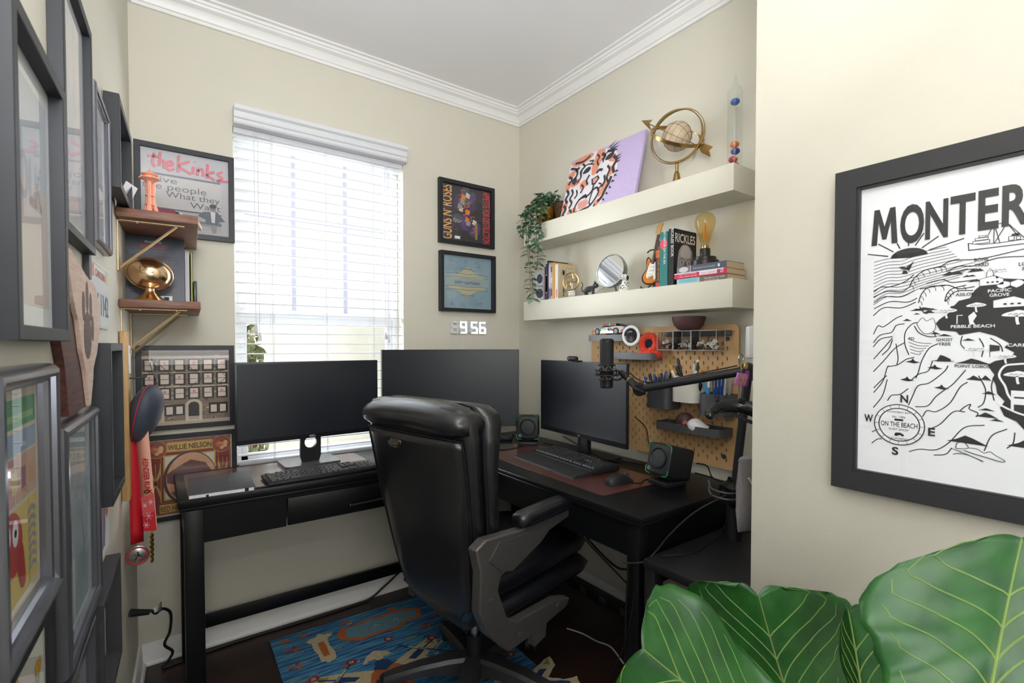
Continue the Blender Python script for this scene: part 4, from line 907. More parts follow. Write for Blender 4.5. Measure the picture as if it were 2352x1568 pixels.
# ================================================================== pegboard and what hangs on it
PX = -0.03
M_PEG = mat('tan_pegboard', (206, 166, 116), .62, var=.05, scale=12, bump=.05, bscale=400)
PY0, PY1, PZ0, PZ1 = -.659, -1.444, .803, 1.373       # local x = -(y - PY0), local y = z - PZ0, local z towards the room
t = thing('pegboard', 'tan pegboard with rows of slots screwed to the wall behind the right monitor', 'pegboard', (PX, PY0, PZ0), ROT_RIGHT)
m = MB(); PW, PH = PY0 - PY1, PZ1 - PZ0; mg = .0255; rows = 26; rh = (PH - 2 * mg) / rows; cols = 18; cw = (PW - 2 * mg) / cols
slot = rrect(.0062, .0148, .0029, 2)
def cell(x0, x1, y0, y1, cx_, cy_):
    n = len(slot); S_ = [(cx_ + a, cy_ + b) for a, b in slot]
    # outer ring points matching each slot vertex by direction, projected on the cell rectangle
    O = []
    for k, (a, b) in enumerate(slot):
        O.append(None)
    L_ = [i for i in range(n)]
    # left half / right half polygons
    top = max(range(n), key=lambda i: (slot[i][1], -abs(slot[i][0]))); bot = min(range(n), key=lambda i: (slot[i][1], abs(slot[i][0])))
    def walk(i, j):
        r = [i]
        while i != j: i = (i + 1) % n; r.append(i)
        return r
    A = walk(top, bot); B = walk(bot, top)      # ccw: top -> left -> bottom ; bottom -> right -> top
    P1 = [(S_[top][0], y1), (x0, y1), (x0, y0), (S_[bot][0], y0)] + [S_[i] for i in reversed(A)]
    P2 = [(S_[bot][0], y0), (x1, y0), (x1, y1), (S_[top][0], y1)] + [S_[i] for i in reversed(B)]
    m.add([(x, y, 0) for x, y in P1], [tuple(range(len(P1)))], M_PEG); m.add([(x, y, 0) for x, y in P2], [tuple(range(len(P2)))], M_PEG)
    vs = [(x, y, 0) for x, y in S_] + [(x, y, -.006) for x, y in S_]; m.add(vs, [(k, n + k, n + (k + 1) % n, (k + 1) % n) for k in range(n)], M_PEG)
for r in range(rows):
    y0 = mg + r * rh; y1 = y0 + rh
    if r % 2 == 0:
        for c in range(cols): cell(mg + c * cw, mg + (c + 1) * cw, y0, y1, mg + (c + .5) * cw, (y0 + y1) / 2)
    else:
        for c in range(cols - 1): cell(mg + (c + .5) * cw, mg + (c + 1.5) * cw, y0, y1, mg + (c + 1) * cw, (y0 + y1) / 2)
        m.add([(mg, y0, 0), (mg + cw / 2, y0, 0), (mg + cw / 2, y1, 0), (mg, y1, 0)], [(0, 1, 2, 3)], M_PEG); m.add([(PW - mg - cw / 2, y0, 0), (PW - mg, y0, 0), (PW - mg, y1, 0), (PW - mg - cw / 2, y1, 0)], [(0, 1, 2, 3)], M_PEG)
o_ = rrect(PW, PH, .02, 4, PW / 2, PH / 2); n_ = len(o_)
i_ = []
for x, y in o_: i_.append((min(max(x, mg), PW - mg), min(max(y, mg), PH - mg)))
m.add([(x, y, 0) for x, y in o_] + [(x, y, 0) for x, y in i_], [(k, (k + 1) % n_, n_ + (k + 1) % n_, n_ + k) for k in range(n_)], M_PEG)
m.add([(x, y, 0) for x, y in o_] + [(x, y, -.006) for x, y in o_], [(n_ + k, n_ + (k + 1) % n_, (k + 1) % n_, k) for k in range(n_)], M_PEG)
m.build('board', t, 25)
for x, z in ((-1.401, 1.316), (-1.392, .854), (-.70, .854)):
    m = MB(); c = (PY0 - x, z - PZ0); m.cyl((c[0], c[1], -.028), (c[0], c[1], .004), .004, M_CHAR, 10); m.lathe([(.008, .003), (.009, .006), (.008, .011), (.001, .012)], M_CHAR, (c[0], c[1], 0), 18); m.box((c[0], c[1], .012), (.003, .013, .002), M_CHAR); m.build('screw_knob', t)

def pegtray(label, y, z, wd, dep, h, mt, xr=.018, floor=.003):
    """tray: local x along -y, local y up, local z out of the board"""
    t = thing('pegboard_tray', label, 'tray', (PX - .0005, y, z), ROT_RIGHT)
    m = MB(); o = [(-wd / 2, .001), (wd / 2, .001)] + [(wd / 2 - xr + xr * math.sin(D(a)) if True else 0, dep - xr + xr * math.cos(D(90 - a)) if False else dep - xr + xr * math.sin(D(90 - a)) if False else 0) for a in ()]
    o = [(-wd / 2, .001), (wd / 2, .001)] + [(wd / 2 - xr + xr * math.cos(D(a)), dep - xr + xr * math.sin(D(a))) for a in (0, 22, 45, 67, 90)] + [(-wd / 2 + xr + xr * math.cos(D(a)), dep - xr + xr * math.sin(D(a))) for a in (90, 112, 135, 157, 180)]
    w2 = .0022; cx_, cz_ = 0, dep / 2
    i = [(x * (1 - 2 * w2 / wd), cz_ + (q - cz_) * (1 - 2 * w2 / dep)) for x, q in o]
    def ring(p, yy): return [(x, yy, q) for x, q in p]
    m.rings([ring(i, floor), ring(i, h), ring(o, h), ring(o, 0)], mt, None, False)
    m.add(ring(i, floor), [tuple(range(len(i)))], mt); m.add(ring(o, 0), [tuple(reversed(range(len(o))))], mt)
    m.build('bin', t)
    m = MB()
    for x in (-wd * .3, wd * .3): m.box((x, h - .006, -.006), (.005, .008, .016), mt)
    m.build('hook', t); return t
M_TRAY = mat('grey_tray_plastic', (108, 109, 112), .42, var=.05)
pegtray('grey pegboard tray holding the toy racing car', -.851, 1.310, .28, .082, .030, M_TRAY, floor=.028)
pegtray('grey pegboard tray holding the orange fuzzy toy', -.955, 1.227, .28, .085, .030, M_TRAY)
pegtray('long dark grey pegboard tray holding the ball and the white light bulb', -1.275, .938, .30, .09, .032, mat('dark_tray_plastic', (74, 75, 78), .45, var=.05))

# toy car
t = thing('toy_car', 'white toy racing car with bright multicoloured graphics on the top pegboard tray', 'toy car', (-.0685, -.833, 1.3400), (0, 0, D(90)))
M_CARW = mat('toy_car_white', (236, 234, 240), .25, var=.02, coat=.4); M_CARK = mat('toy_car_black', (26, 27, 32), .2)
sec = []
for x, zb, zt, wv in ((.096, .012, .022, .026), (.088, .008, .03, .034), (.05, .007, .036, .037), (.0, .007, .037, .037), (-.05, .007, .04, .037), (-.082, .009, .04, .034), (-.096, .014, .036, .028)):
    sec.append([(x, -wv, zb), (x, -wv, zb + (zt - zb) * .7), (x, -wv * .85, zt), (x, wv * .85, zt), (x, wv, zb + (zt - zb) * .7), (x, wv, zb)])
m = MB(); m.rings(sec, M_CARW); m.build('body', t, 40)
cab = []
for x, zt, wv in ((.046, .038, .03), (.018, .052, .027), (-.03, .055, .027), (-.052, .05, .027), (-.082, .041, .028)):
    cab.append([(x, -wv - .004, .034), (x, -wv, zt - .004), (x, -wv * .75, zt), (x, wv * .75, zt), (x, wv, zt - .004), (x, wv + .004, .034)])
m = MB(); m.rings(cab, M_CARK); m.build('cabin', t, 40)
m = MB(); rd = random.Random(8); pal = [(238, 210, 60), (60, 170, 120), (232, 120, 140), (90, 150, 210), (232, 110, 70), (180, 110, 190)]
for s in (-1, 1):
    for k in range(16):
        x = rd.uniform(-.075, .045); z = rd.uniform(.022, .036); q = rd.uniform(.006, .011)
        m.add([(x - q, s * .0374, z - q * .4), (x, s * .0374, z - q * .5), (x + q, s * .0374, z), (x, s * .0374, z + q * .4)], [(0, 1, 2, 3)] if s < 0 else [(3, 2, 1, 0)], flat_mat(pal[k % 6]))
for k in range(9):
    x = -.05 + k * .009; m.add([(x, -.0275, .054), (x + .01, -.0275, .053), (x + .006, -.0312, .042), (x - .004, -.0312, .043)], [(0, 1, 2, 3)], flat_mat(pal[k % 6])); m.add([(x, .0275, .054), (x + .01, .0275, .053), (x + .006, .0312, .042), (x - .004, .0312, .043)], [(3, 2, 1, 0)], flat_mat(pal[(k + 2) % 6]))
for s in (-1, 1):
    for x in (.085, -.09): m.add([(x - .006, s * .0352, .012), (x + .006, s * .0342, .012), (x + .005, s * .0336, .024), (x - .006, s * .0348, .026)], [(0, 1, 2, 3)], flat_mat((232, 96, 80)))
m.text('24', 0, 0, 0, .016, flat_mat((238, 220, 70)), bold=.03, T=Matrix.Translation((.012, .0378, .021)) @ Matrix.Rotation(PI, 4, 'Z') @ Matrix.Rotation(D(90), 4, 'X')); m.build('paint_graphics', t)
for x in (.06, -.058):
    for s in (-1, 1):
        m = MB(); m.cyl((x, s * .031, .0165), (x, s * .0385, .0165), .0165, M_INK, 22); wl = m.build('wheel', t); m = MB(); m.cyl((x, s * .0384, .0165), (x, s * .0392, .0165), .0105, mat('wheel_hub_grey', (150, 152, 158), .5), 16); m.build('hub', wl)

# clip-on ring light
t = thing('ring_light', 'round white clip-on phone ring light hanging on the front of the top tray', 'ring light', (-.122, -.995, 1.333), (0, 0, D(-84)))
m = MB(); m.torus((0, 0, 0), .0395, .0075, mat('white_diffuser', (236, 234, 240), .4, var=.01), 40, 10, Matrix.Scale(.6, 4, (0, 1, 0)), 'y'); m.build('ring', t)
m = MB(); m.rings([[(.034 * math.cos(a), y, .034 * math.sin(a)) for a in [2 * PI * k / 30 for k in range(16)]] for y in (-.004, .004)], mat('black_clip_gloss', (24, 25, 28), .2)); m.torus((0, 0, 0), .035, .003, M_INK, 36, 6, None, 'y'); m.build('clip', t)
m = MB(); m.box((.0, -.0045, .018), (.018, .0006, .006), mat('grey_print', (0, 0, 0))); m.box((-.014, -.0045, .014), (.003, .0006, .010), mat('grey_print', (0, 0, 0))); m.build('printed_mark', t)

# orange fuzzy toy
t = thing('fuzzy_toy', 'bright orange fuzzy toy with a dark blue centre on the lower grey tray', 'toy', (-.074, -1.056, 1.231), (0, 0, D(-78)))
M_FUZ = mat('orange_plush', (246, 78, 36), .9, c2=(222, 52, 24), scale=120, bump=1.0, bscale=220, sheen=.5)
m = MB(); rd = random.Random(5)
def fuzz(P, r, n):
    Q = catmull(P, n); m.tube(Q, [r * 1.0] * 2, M_FUZ, 12)
    for p in Q:
        for k in range(16):
            d = Vector((rd.gauss(0, 1), rd.gauss(0, 1), rd.gauss(0, 1))).normalized(); a = p + d * r * .9; b = p + d * (r + rd.uniform(.002, .005)); s = d.orthogonal().normalized() * .0022
            m.add([tuple(a + s), tuple(a - s), tuple(b)], [(0, 1, 2)], M_FUZ)
fuzz([(.008, 0, .018), (-.022, 0, .035), (-.03, 0, .065), (-.012, 0, .088), (.018, 0, .086), (.03, 0, .064), (.022, 0, .04), (.004, 0, .03)], .0135, 4); fuzz([(-.045, 0, .014), (-.02, -.004, .02), (.012, -.012, .013)], .013, 5); fuzz([(.018, 0, .022), (.036, 0, .018), (.044, 0, .014)], .013, 5)
m.build('body', t, 60); t.scale = (1.12, 1.12, 1.12)
m = MB(); m.ball((.0, .004, .058), (.02, .008, .026), mat('navy_felt', (30, 30, 62), .9), 16, 10); m.build('centre', t)
t = thing('bead_bag', 'flat olive and green trinket lying behind the microphone on the lower grey tray', 'trinket', (-.07, -.915, 1.2305), (0, 0, D(-90)))
m = MB(); m.ball((0, 0, .011), (.035, .022, .0105), mat('olive_beads', (128, 124, 92), .5, c2=(96, 92, 60), scale=220, bump=.6, bscale=300), 20, 8); m.build('body', t)
m = MB(); m.ball((.012, -.018, .005), (.022, .008, .0045), mat('green_bead', (60, 128, 62), .3), 16, 6); m.build('edge', t)

# three clear bins on a dark rail
t = thing('bin_rail', 'dark grey rail on the pegboard carrying the three clear bins', 'rail', (PX - .0005, -1.265, 1.338), ROT_RIGHT)
m = MB(); m.box((0, 0, .006), (.305, .022, .010), mat('dark_tray_plastic', (0, 0, 0)), .003); m.build('bar', t)
m = MB()
for x in (-.12, .12): m.box((x, 0, -.005), (.005, .010, .014), M_CHAR)
m.build('hook', t)
M_CB = glass_mat('clear_bin_plastic', (252, 252, 252), .04, 1.45); M_RIMC = mat('clear_bin_rim', (186, 184, 190), .12, var=.03, spec=.8)
bins = ((-1.163, .078, 'leftmost clear plastic bin under the rail, holding red and white trinkets'), (-1.245, .080, 'middle clear plastic bin under the bowl, holding white rings'), (-1.343, .108, 'rightmost and widest clear plastic bin, holding white clips'))
for y, wd, lb in bins:
    t = thing('clear_bin', lb, 'bin', (PX - .014, y, 1.271), ROT_RIGHT, 'clear bins on the pegboard rail')
    m = MB(); dd = .062; hh = .078; a = .0012
    for x0, x1, z0, z1 in ((-wd / 2, -wd / 2 + a, 0, dd), (wd / 2 - a, wd / 2, 0, dd), (-wd / 2, wd / 2, 0, a), (-wd / 2, wd / 2, dd - a, dd)): m.bx(x0, x1, 0, hh, z0, z1, M_CB)
    m.bx(-wd / 2, wd / 2, 0, a, 0, dd, M_CB); m.build('bin', t)
    m = MB()
    for x in (-wd / 2, wd / 2):
        for z in (.001, dd): m.cyl((x, 0, z), (x, hh, z), .0011, M_RIMC, 6)
        m.cyl((x, hh, 0), (x, hh, dd), .0014, M_RIMC, 6); m.cyl((x, 0, 0), (x, 0, dd), .0012, M_RIMC, 6)
    for z in (.001, dd): m.cyl((-wd / 2, hh, z), (wd / 2, hh, z), .0014, M_RIMC, 6); m.cyl((-wd / 2, 0, z), (wd / 2, 0, z), .0012, M_RIMC, 6)
    m.build('rim', t)
M_TRK = [mat('trinket_white', (232, 232, 228), .4), mat('trinket_dark', (52, 46, 50), .4), mat('trinket_red', (168, 44, 60), .4), mat('trinket_steel', (150, 152, 156), .25, .9), mat('trinket_bronze', (120, 96, 66), .35, .7)]
rd = random.Random(21)
def jumble(label, y, wd, n, kinds, cat_, name):
    m = MB()
    for k in range(n):
        c = (rd.uniform(-wd * .36, wd * .36), rd.uniform(.006, .034), rd.uniform(.016, .048)); X = Matrix.Translation(c) @ Euler((rd.uniform(0, 6), rd.uniform(0, 6), rd.uniform(0, 6))).to_matrix().to_4x4(); q = rd.choice(kinds); mt = M_TRK[q[1]]
        if q[0] == 'ring': m.torus((0, 0, 0), rd.uniform(.007, .010), .0013, mt, 18, 6, X)
        elif q[0] == 'disc': m.rings([[p[0:2] and (p[0], p[1], z) for p in ell(.009, .009, 16)] for z in (-.001, .001)], mt, X)
        elif q[0] == 'clip': m.tube([X @ Vector(p) for p in ((-.012, 0, 0), (.008, .001, 0), (.012, .006, 0), (.006, .008, 0), (-.01, .007, .002))], .0016, mt, 6, 3)
        else: m.ball((0, 0, 0), (.007, .005, .005), mt, 10, 6, X)
    o = m.build(name); o.location = (PX - .0145, y, 1.2728); o.rotation_euler = ROT_RIGHT; tag(o, label, cat_, kind='stuff')
jumble('loose pile of small red and dark trinkets in the leftmost clear bin', -1.163, .070, 22, (('disc', 0), ('clip', 1), ('ball', 2), ('ball', 1), ('ball', 0)), 'trinkets', 'small_trinkets')
jumble('loose pile of white rings and grey clips in the middle clear bin', -1.245, .072, 22, (('ring', 0), ('clip', 3), ('ring', 0), ('clip', 3)), 'rings', 'loose_rings')
jumble('loose pile of white clips and bronze pieces in the rightmost clear bin', -1.343, .100, 40, (('disc', 0), ('clip', 0), ('ball', 4), ('disc', 0), ('ring', 4)), 'clips', 'loose_clips')

# brown bowl on top of the bins
m = MB(); m.lathe([(.001, 0), (.032, 0), (.044, .006), (.057, .022), (.064, .042), (.066, .056), (.0635, .056), (.061, .042), (.054, .024), (.04, .009), (.001, .006)], mat('brown_stoneware', (92, 62, 60), .55, var=.12, scale=14, bump=.06, bscale=120), seg=44)
solo(m, 'bowl', 'dark brown round bowl resting on top of the clear bins', 'bowl', (-.078, -1.258, 1.3505))

# ---- cups with pens
def pegcup(label, y, z, wd, dep, h, mt):
    t = pegtray(label, y, z, wd, dep, h, mt, .03); t.name = 'pegboard_cup'; t['category'] = 'cup'; return t
M_CUPD = mat('dark_cup_plastic', (70, 71, 76), .4, var=.08, stretch=(60, 1, 60), scale=4); M_CUPW = mat('white_cup_plastic', (224, 220, 210), .45, var=.04)
pegcup('dark grey pegboard cup full of blue and black pens, below the orange toy', -1.130, 1.022, .122, .09, .105, M_CUPD)
pegcup('white pegboard cup full of mixed pens in the middle of the pegboard', -1.258, 1.060, .118, .09, .105, M_CUPW)
pegcup('dark grey pegboard cup of blue pens at the right edge of the pegboard', -1.385, 1.018, .118, .09, .085, M_CUPD)
PENB = mat('pen_blue', (34, 76, 150), .3); PENK = mat('pen_black', (32, 33, 38), .3); PENS = mat('pen_silver', (190, 192, 196), .3, .6); PENY = mat('pencil_yellow', (222, 160, 40), .4); PENG = mat('pen_dark_green', (34, 66, 54), .35); PENC = mat('pen_light_blue', (46, 140, 200), .3); PENR = mat('pen_red', (206, 60, 40), .35); PENW = mat('pen_white', (232, 230, 226), .3); PENX = mat('pen_clear', (170, 176, 180), .2); PENO = mat('pen_orange', (222, 120, 50), .4)
def pen(name, label, base, top, r, body, capm, group=None, cat_='pen', ring=None):
    b = Vector(base); d = Vector(top) - b; L = d.length; t = thing(name, label, cat_, base, d.to_track_quat('Z', 'Y').to_euler(), group)
    m = MB(); m.lathe([(r * .5, 0), (r, .008), (r, L * .72), (r * .95, L * .725)], body, seg=12); m.build('barrel', t)
    m = MB(); m.lathe([(r * 1.05, L * .715), (r * 1.08, L * .93), (r * .8, L * .985), (r * .45, L)], capm, seg=12); m.build('cap', t)
    if ring:
        m = MB(); m.box((0, -r - .001, L * .86), (r * .7, .0015, L * .2), ring); m.build('clip', t)
    return t
rd = random.Random(31)
for k in range(11):
    blue = k % 2 == 0; x = -.122 + .022 * (k % 4); y = -1.088 - .0095 * k; base = (x * .2 - .058, -1.100 - .005 * k, 1.0262); top = (x + .01, y + .03 - .012 * k * .3 + rd.uniform(-.006, .006), 1.152 + rd.uniform(0, .022))
    if k > 7: top = (x + .01, y - .012, 1.172 + rd.uniform(0, .012))
    pen('pen', 'blue capped pen among the bunch in the left dark cup' if blue else 'black pen among the bunch in the left dark cup', base, top, .0060, PENB if blue else PENK, PENB if blue else PENK, 'blue pens in the left dark cup' if blue else 'black pens in the left dark cup', ring=PENS)
pen('pen', 'shiny black and silver pen lying slantwise across the left dark cup', (-.1, -1.155, 1.115), (-.125, -1.085, 1.139), .0042, PENK, PENS)
for lb, b_, t_, r, m1, m2, cat_, nm in (
    ('yellow pencil with grey tip leaning left out of the white cup', (-.07, -1.255, 1.0642), (-.115, -1.196, 1.21), .0048, PENY, PENY, 'pencil', 'pencil'),
    ('tall black pen with pointed end, highest in the white cup', (-.085, -1.262, 1.0642), (-.10, -1.222, 1.238), .0056, PENK, PENK, 'pen', 'pen'),
    ('black marker leaning beside the tall pen in the white cup', (-.075, -1.272, 1.0642), (-.115, -1.226, 1.206), .0066, PENK, PENK, 'marker', 'marker'),
    ('white and red pen in front of the yellow pencil in the white cup', (-.09, -1.25, 1.0642), (-.125, -1.213, 1.188), .0048, PENR, PENW, 'pen', 'pen'),
    ('orange pencil with white and red end at the back of the white cup', (-.06, -1.27, 1.0642), (-.06, -1.272, 1.217), .0044, PENO, PENW, 'pencil', 'pencil'),
    ('dark green pencil with a white eraser in the white cup', (-.075, -1.282, 1.0642), (-.08, -1.303, 1.222), .0056, PENG, PENG, 'pencil', 'pencil'),
    ('white banded dark pen leaning right in the white cup', (-.07, -1.276, 1.0642), (-.105, -1.312, 1.19), .0052, PENK, PENW, 'pen', 'pen'),
    ('orange topped pen at the right edge of the white cup', (-.06, -1.285, 1.0642), (-.09, -1.328, 1.192), .005, PENW, PENO, 'pen', 'pen'),
    ('fat black capped marker at the right rim of the white cup', (-.075, -1.29, 1.0642), (-.10, -1.345, 1.184), .0075, PENK, PENK, 'marker', 'marker'),
    ('light blue pen leaning left in the right dark cup', (-.085, -1.385, 1.0222), (-.10, -1.336, 1.155), .0048, PENC, PENC, 'pen', 'pen'),
    ('pale blue pen with white end in the right dark cup', (-.095, -1.352, 1.0222), (-.11, -1.376, 1.172), .0056, PENC, PENW, 'pen', 'pen'),
    ('clear grey pen at the right side of the right dark cup', (-.075, -1.41, 1.0222), (-.09, -1.43, 1.165), .0052, PENX, PENX, 'pen', 'pen'),
    ('tall clear pen at the back right of the right dark cup', (-.06, -1.415, 1.0222), (-.06, -1.436, 1.185), .0052, PENX, PENX, 'pen', 'pen')):
    pen(nm, lb, b_, t_, r, m1, m2, None, cat_, PENS if cat_ == 'pen' else None)
m = MB(); m.ball((0, 0, 0), .0062, PENW, 12, 8); solo(m, 'eraser', 'round white eraser on the dark green pencil', 'eraser', (-.0802, -1.3034, 1.2275))
for k in range(4):
    pen('pen', 'dark blue ballpoint pen in the middle of the right dark cup', (-.08 + .005 * k, -1.376 - .008 * k, 1.0222), (-.10 + .006 * k, -1.387 - .011 * k, 1.16 + .006 * k), .0054, PENB, PENB, 'blue pens in the right dark cup', ring=PENS)

# ---- ball and light bulb on the lower tray
t = thing('ball', 'brown leather ball with an orange paw print in the lower pegboard tray', 'ball', (-.082, -1.247, .9415))
M_BALL = mat('brown_ball_leather', (84, 54, 52), .55, c2=(66, 42, 42), scale=60, bump=.3, bscale=300)
m = MB(); m.ball((0, 0, .0365), .0362, M_BALL, 30, 18); m.build('ball', t)
m = MB(); MPW = mat('paw_orange', (222, 140, 104), .5)
def onball(u, v, R=.0368):  # direction towards the viewer
    base = Vector((-.80, -.58, -.12)).normalized(); rt = Vector((.58, -.80, 0)).normalized(); up_ = rt.cross(base); up_ = -up_ if up_.z < 0 else up_
    d = (base + rt * u + up_ * v).normalized(); return Vector((0, 0, .0365)) + d * R
for u0, v0, a, b in ((.02, -.12, .2, .15), (-.22, .12, .08, .11), (-.07, .24, .08, .12), (.12, .22, .08, .12), (.27, .06, .08, .11)):
    m.tube([onball(u0 + a * math.cos(2 * PI * k / 14), v0 + b * math.sin(2 * PI * k / 14)) for k in range(14)], .0010, MPW, 5, closed=True)
m.build('paw_print', t)
t = thing('light_bulb', 'white light bulb lying in the lower pegboard tray beside the ball', 'bulb', (-.094, -1.303, .968), (D(104), 0, D(18)))
m = MB(); m.lathe([(.0005, -.032), (.012, -.030), (.024, -.020), (.0305, -.004), (.031, .004), (.029, .014), (.023, .03), (.018, .042), (.017, .052)], mat('bulb_white', (232, 230, 234), .25, var=.02, coat=.3), seg=30); m.build('bulb', t)
m = MB(); m.lathe([(.0135, .052), (.0125, .056), (.0135, .060), (.0125, .064), (.0135, .068), (.007, .074), (.001, .075)], M_STEEL, seg=20); m.build('screw_cap', t)
m = MB(); m.prism(rrect(.11, .05, .004), 0, .004, mat('foil_wrapper', (120, 108, 108), .25, .5, var=.4, scale=40)); solo(m, 'wrapper', 'crumpled shiny wrapper at the left end of the lower tray', 'wrapper', (-.075, -1.19, .9415), (0, 0, D(-88)))
m = MB(); m.box((0, 0, .01), (.02, .014, .02), M_WHITE, .003); solo(m, 'small_cube', 'tiny white cube at the right end of the lower tray', 'cube', (-.09, -1.385, .9415), (0, 0, D(20)))

# ================================================================== microphone on its boom
t = thing('microphone', 'black studio microphone in a spider shock mount in front of the right monitor', 'microphone', (-.43, -1.14, 1.126), (0, 0, D(-35)))
M_MIC = mat('black_mic_metal', (30, 31, 34), .45, .3, var=.15); M_GRL = mat('mic_grille', (46, 46, 50), .5, .4, c2=(24, 24, 27), scale=700, bump=.5, bscale=900)
m = MB(); m.lathe([(.001, 0), (.02, 0), (.0245, .004), (.0245, .062), (.026, .064), (.026, .07)], M_MIC, seg=32); m.build('body', t)
m = MB(); m.lathe([(.0262, .07), (.0262, .176), (.0255, .18), (.001, .18)], M_GRL, seg=32); m.build('grille', t)
m = MB(); m.lathe([(.0264, .176), (.0262, .184), (.021, .19), (.001, .191)], M_MIC, seg=32); m.build('cap', t)
m = MB()
for z, r in ((.033, .031), (.088, .031)): m.torus((0, 0, z), r, .0028, M_BLACKP, 32, 8)
for z, r in ((.05, .045), (.068, .045)): m.torus((0, 0, z), r, .0025, M_BLACKP, 36, 8)
for k in range(4):
    a = PI / 2 * k + .4; m.cyl((.045 * math.cos(a), .045 * math.sin(a), .05), (.045 * math.cos(a), .045 * math.sin(a), .068), .003, M_BLACKP, 8)
for z in (.033, .088): m.torus((0, 0, z), .0275, .002, M_BLACKP, 28, 6)
sm_ = m.build('shock_mount', t)
m = MB(); ME = mat('elastic_cord', (140, 134, 122), .7)
for k in range(8):
    a = 2 * PI * k / 8; b = 2 * PI * (k + .5) / 8
    for q in (b, a - PI / 8):
        m.tube([(.031 * math.cos(a), .031 * math.sin(a), .088), (.045 * math.cos(q), .045 * math.sin(q), .068)], .001, ME, 5); m.tube([(.031 * math.cos(a), .031 * math.sin(a), .033), (.045 * math.cos(q), .045 * math.sin(q), .05)], .001, ME, 5)
m.build('elastic_cord', sm_)
m = MB(); m.tube([(.045, 0, .059), (.058, 0, .06), (.066, 0, .05)], .006, M_BLACKP, 8, 3); m.tube([(.02, .02, .033), (.05, .012, .03), (.066, 0, .046)], .003, M_BLACKP, 8, 3); m.cyl((.062, -.009, .055), (.062, .009, .055), .008, M_BLACKP, 14); m.build('yoke', t)

t = thing('microphone_boom', 'black jointed boom arm on a pole, reaching across the pegboard to the microphone', 'microphone stand', (-.272, -1.57, .6405))
O = Vector((-.272, -1.57, .6405)); M_BOOM = mat('black_boom_tube', (38, 39, 43), .32, .2, var=.1)
def rel(*p): return Vector(p) - O
J = rel(-.40, -1.273, 1.129); E_ = rel(-.256, -1.605, 1.208); MT = rel(-.388, -1.175, 1.186)
m = MB(); m.cyl((0, 0, 0), (0, 0, .15), .026, M_BOOM, 26); m.lathe([(.026, .15), (.022, .156), (.014, .16), (.001, .16)], M_BOOM); m.build('base_socket', t)
m = MB(); m.cyl((0, 0, .15), E_ + Vector((0, 0, -.02)), .0135, M_BOOM, 18); m.build('pole', t)
m = MB(); dE = (E_ - J).normalized(); m.cyl(J + dE * .01, E_, .0135, M_BOOM, 20, .0155); m.build('arm', t)
m = MB(); m.ball(E_, .026, M_BOOM, 18, 12); m.cyl(E_ + Vector((-.02, -.012, -.012)), E_ + Vector((.02, .012, -.012)), .024, M_BOOM, 20); m.build('elbow', t)
vx = Vector((-.75, -.62, -.2)).normalized()
m = MB(); m.cyl(J - vx * .016, J + vx * .016, .0225, M_BOOM, 26); m.build('joint', t)
m = MB(); m.box((0, 0, 0), (.052, .008, .014), M_BOOM, .004); kn = m.build('wing_knob', t); kn.location = J + vx * .021; kn.rotation_euler = (D(20), D(25), D(-40))
dM = (MT - J).normalized()
m = MB(); m.cyl(J, J + dM * .055, .0135, M_BOOM, 18); m.cyl(J + dM * .055, J + dM * .062, .014, M_BRASS, 18); m.cyl(J + dM * .062, MT, .0115, M_BOOM, 16); m.build('mount_tube', t)
m = MB(); m.tube([rel(-.375, -1.165, 1.175), rel(-.37, -1.2, 1.185), rel(-.385, -1.25, 1.165), rel(-.37, -1.29, 1.155), rel(-.33, -1.40, 1.178), rel(-.26, -1.57, 1.222)], .0025, M_INK, 8, 5); m.build('microphone_cable', t)

# things hung on the pole
t = thing('game_controller', 'black game controller hung on the pole at the right edge of the alcove', 'game controller', (-.385, -1.632, 1.095), (D(-62), 0, D(-52)))
M_PAD = mat('gloss_black_controller', (24, 25, 29), .22, var=.1, coat=.4)
m = MB(); m.tube([(-.075, -.01, -.055), (-.07, 0, -.03), (-.05, .0, .0), (-.02, .0, .012), (.02, 0, .012), (.05, 0, .0), (.07, 0, -.03), (.075, -.01, -.055)], [.012, .019, .023, .021, .021, .023, .019, .012], M_PAD, 16, 5); m.ball((-.075, -.01, -.057), .0125, M_PAD, 12, 8); m.ball((.075, -.01, -.057), .0125, M_PAD, 12, 8); m.build('shell', t, 60)
for x, z in ((-.045, .0), (.025, -.012)):
    m = MB(); m.cyl((x, -.018, z + .012), (x - .004, -.03, z + .017), .005, M_INK, 12); m.cyl((x - .004, -.029, z + .0165), (x - .0045, -.033, z + .018), .009, M_INK, 16); m.build('thumbstick', t)
m = MB()
for s in (-1, 1): m.box((s * .045, .006, .02), (.035, .022, .01), M_PAD, .004)
m.build('bumper', t)
m = MB(); m.tube([(0, .02, .0), (.03, .04, .0), (.06, .05, -.005)], .006, M_CHAR, 8, 3); m.build('cradle', t)

t = thing('fabric_pouch', 'grey fabric pouch hanging on the pole hooks behind the wall edge', 'pouch', (-.345, -1.655, .83))
MGF = mat('grey_fabric', (150, 145, 148), .9, c2=(130, 126, 130), scale=200, bump=.4, bscale=500)
m = MB(); R = []
for z, wv, dp in ((-.115, .05, .012), (-.11, .052, .018), (-.05, .052, .022), (.02, .048, .02), (.08, .05, .016), (.11, .052, .014)):
    R.append([(wv * math.cos(a), dp * math.sin(a) + .004 * math.sin(3 * a + z * 30), z) for a in [2 * PI * k / 24 for k in range(24)]])
m.rings(R, MGF); m.build('body', t, 60)
m = MB(); m.tube([(-.03, -.02, .055), (-.01, -.026, .03), (.0, -.024, .06)], .003, mat('cream_drawstring', (226, 214, 196), .8), 6, 4); m.build('drawstring', t)
t = thing('cable_hooks', 'pair of dark wire hooks on the pole below the pegboard', 'hook', (-.30, -1.59, .80))
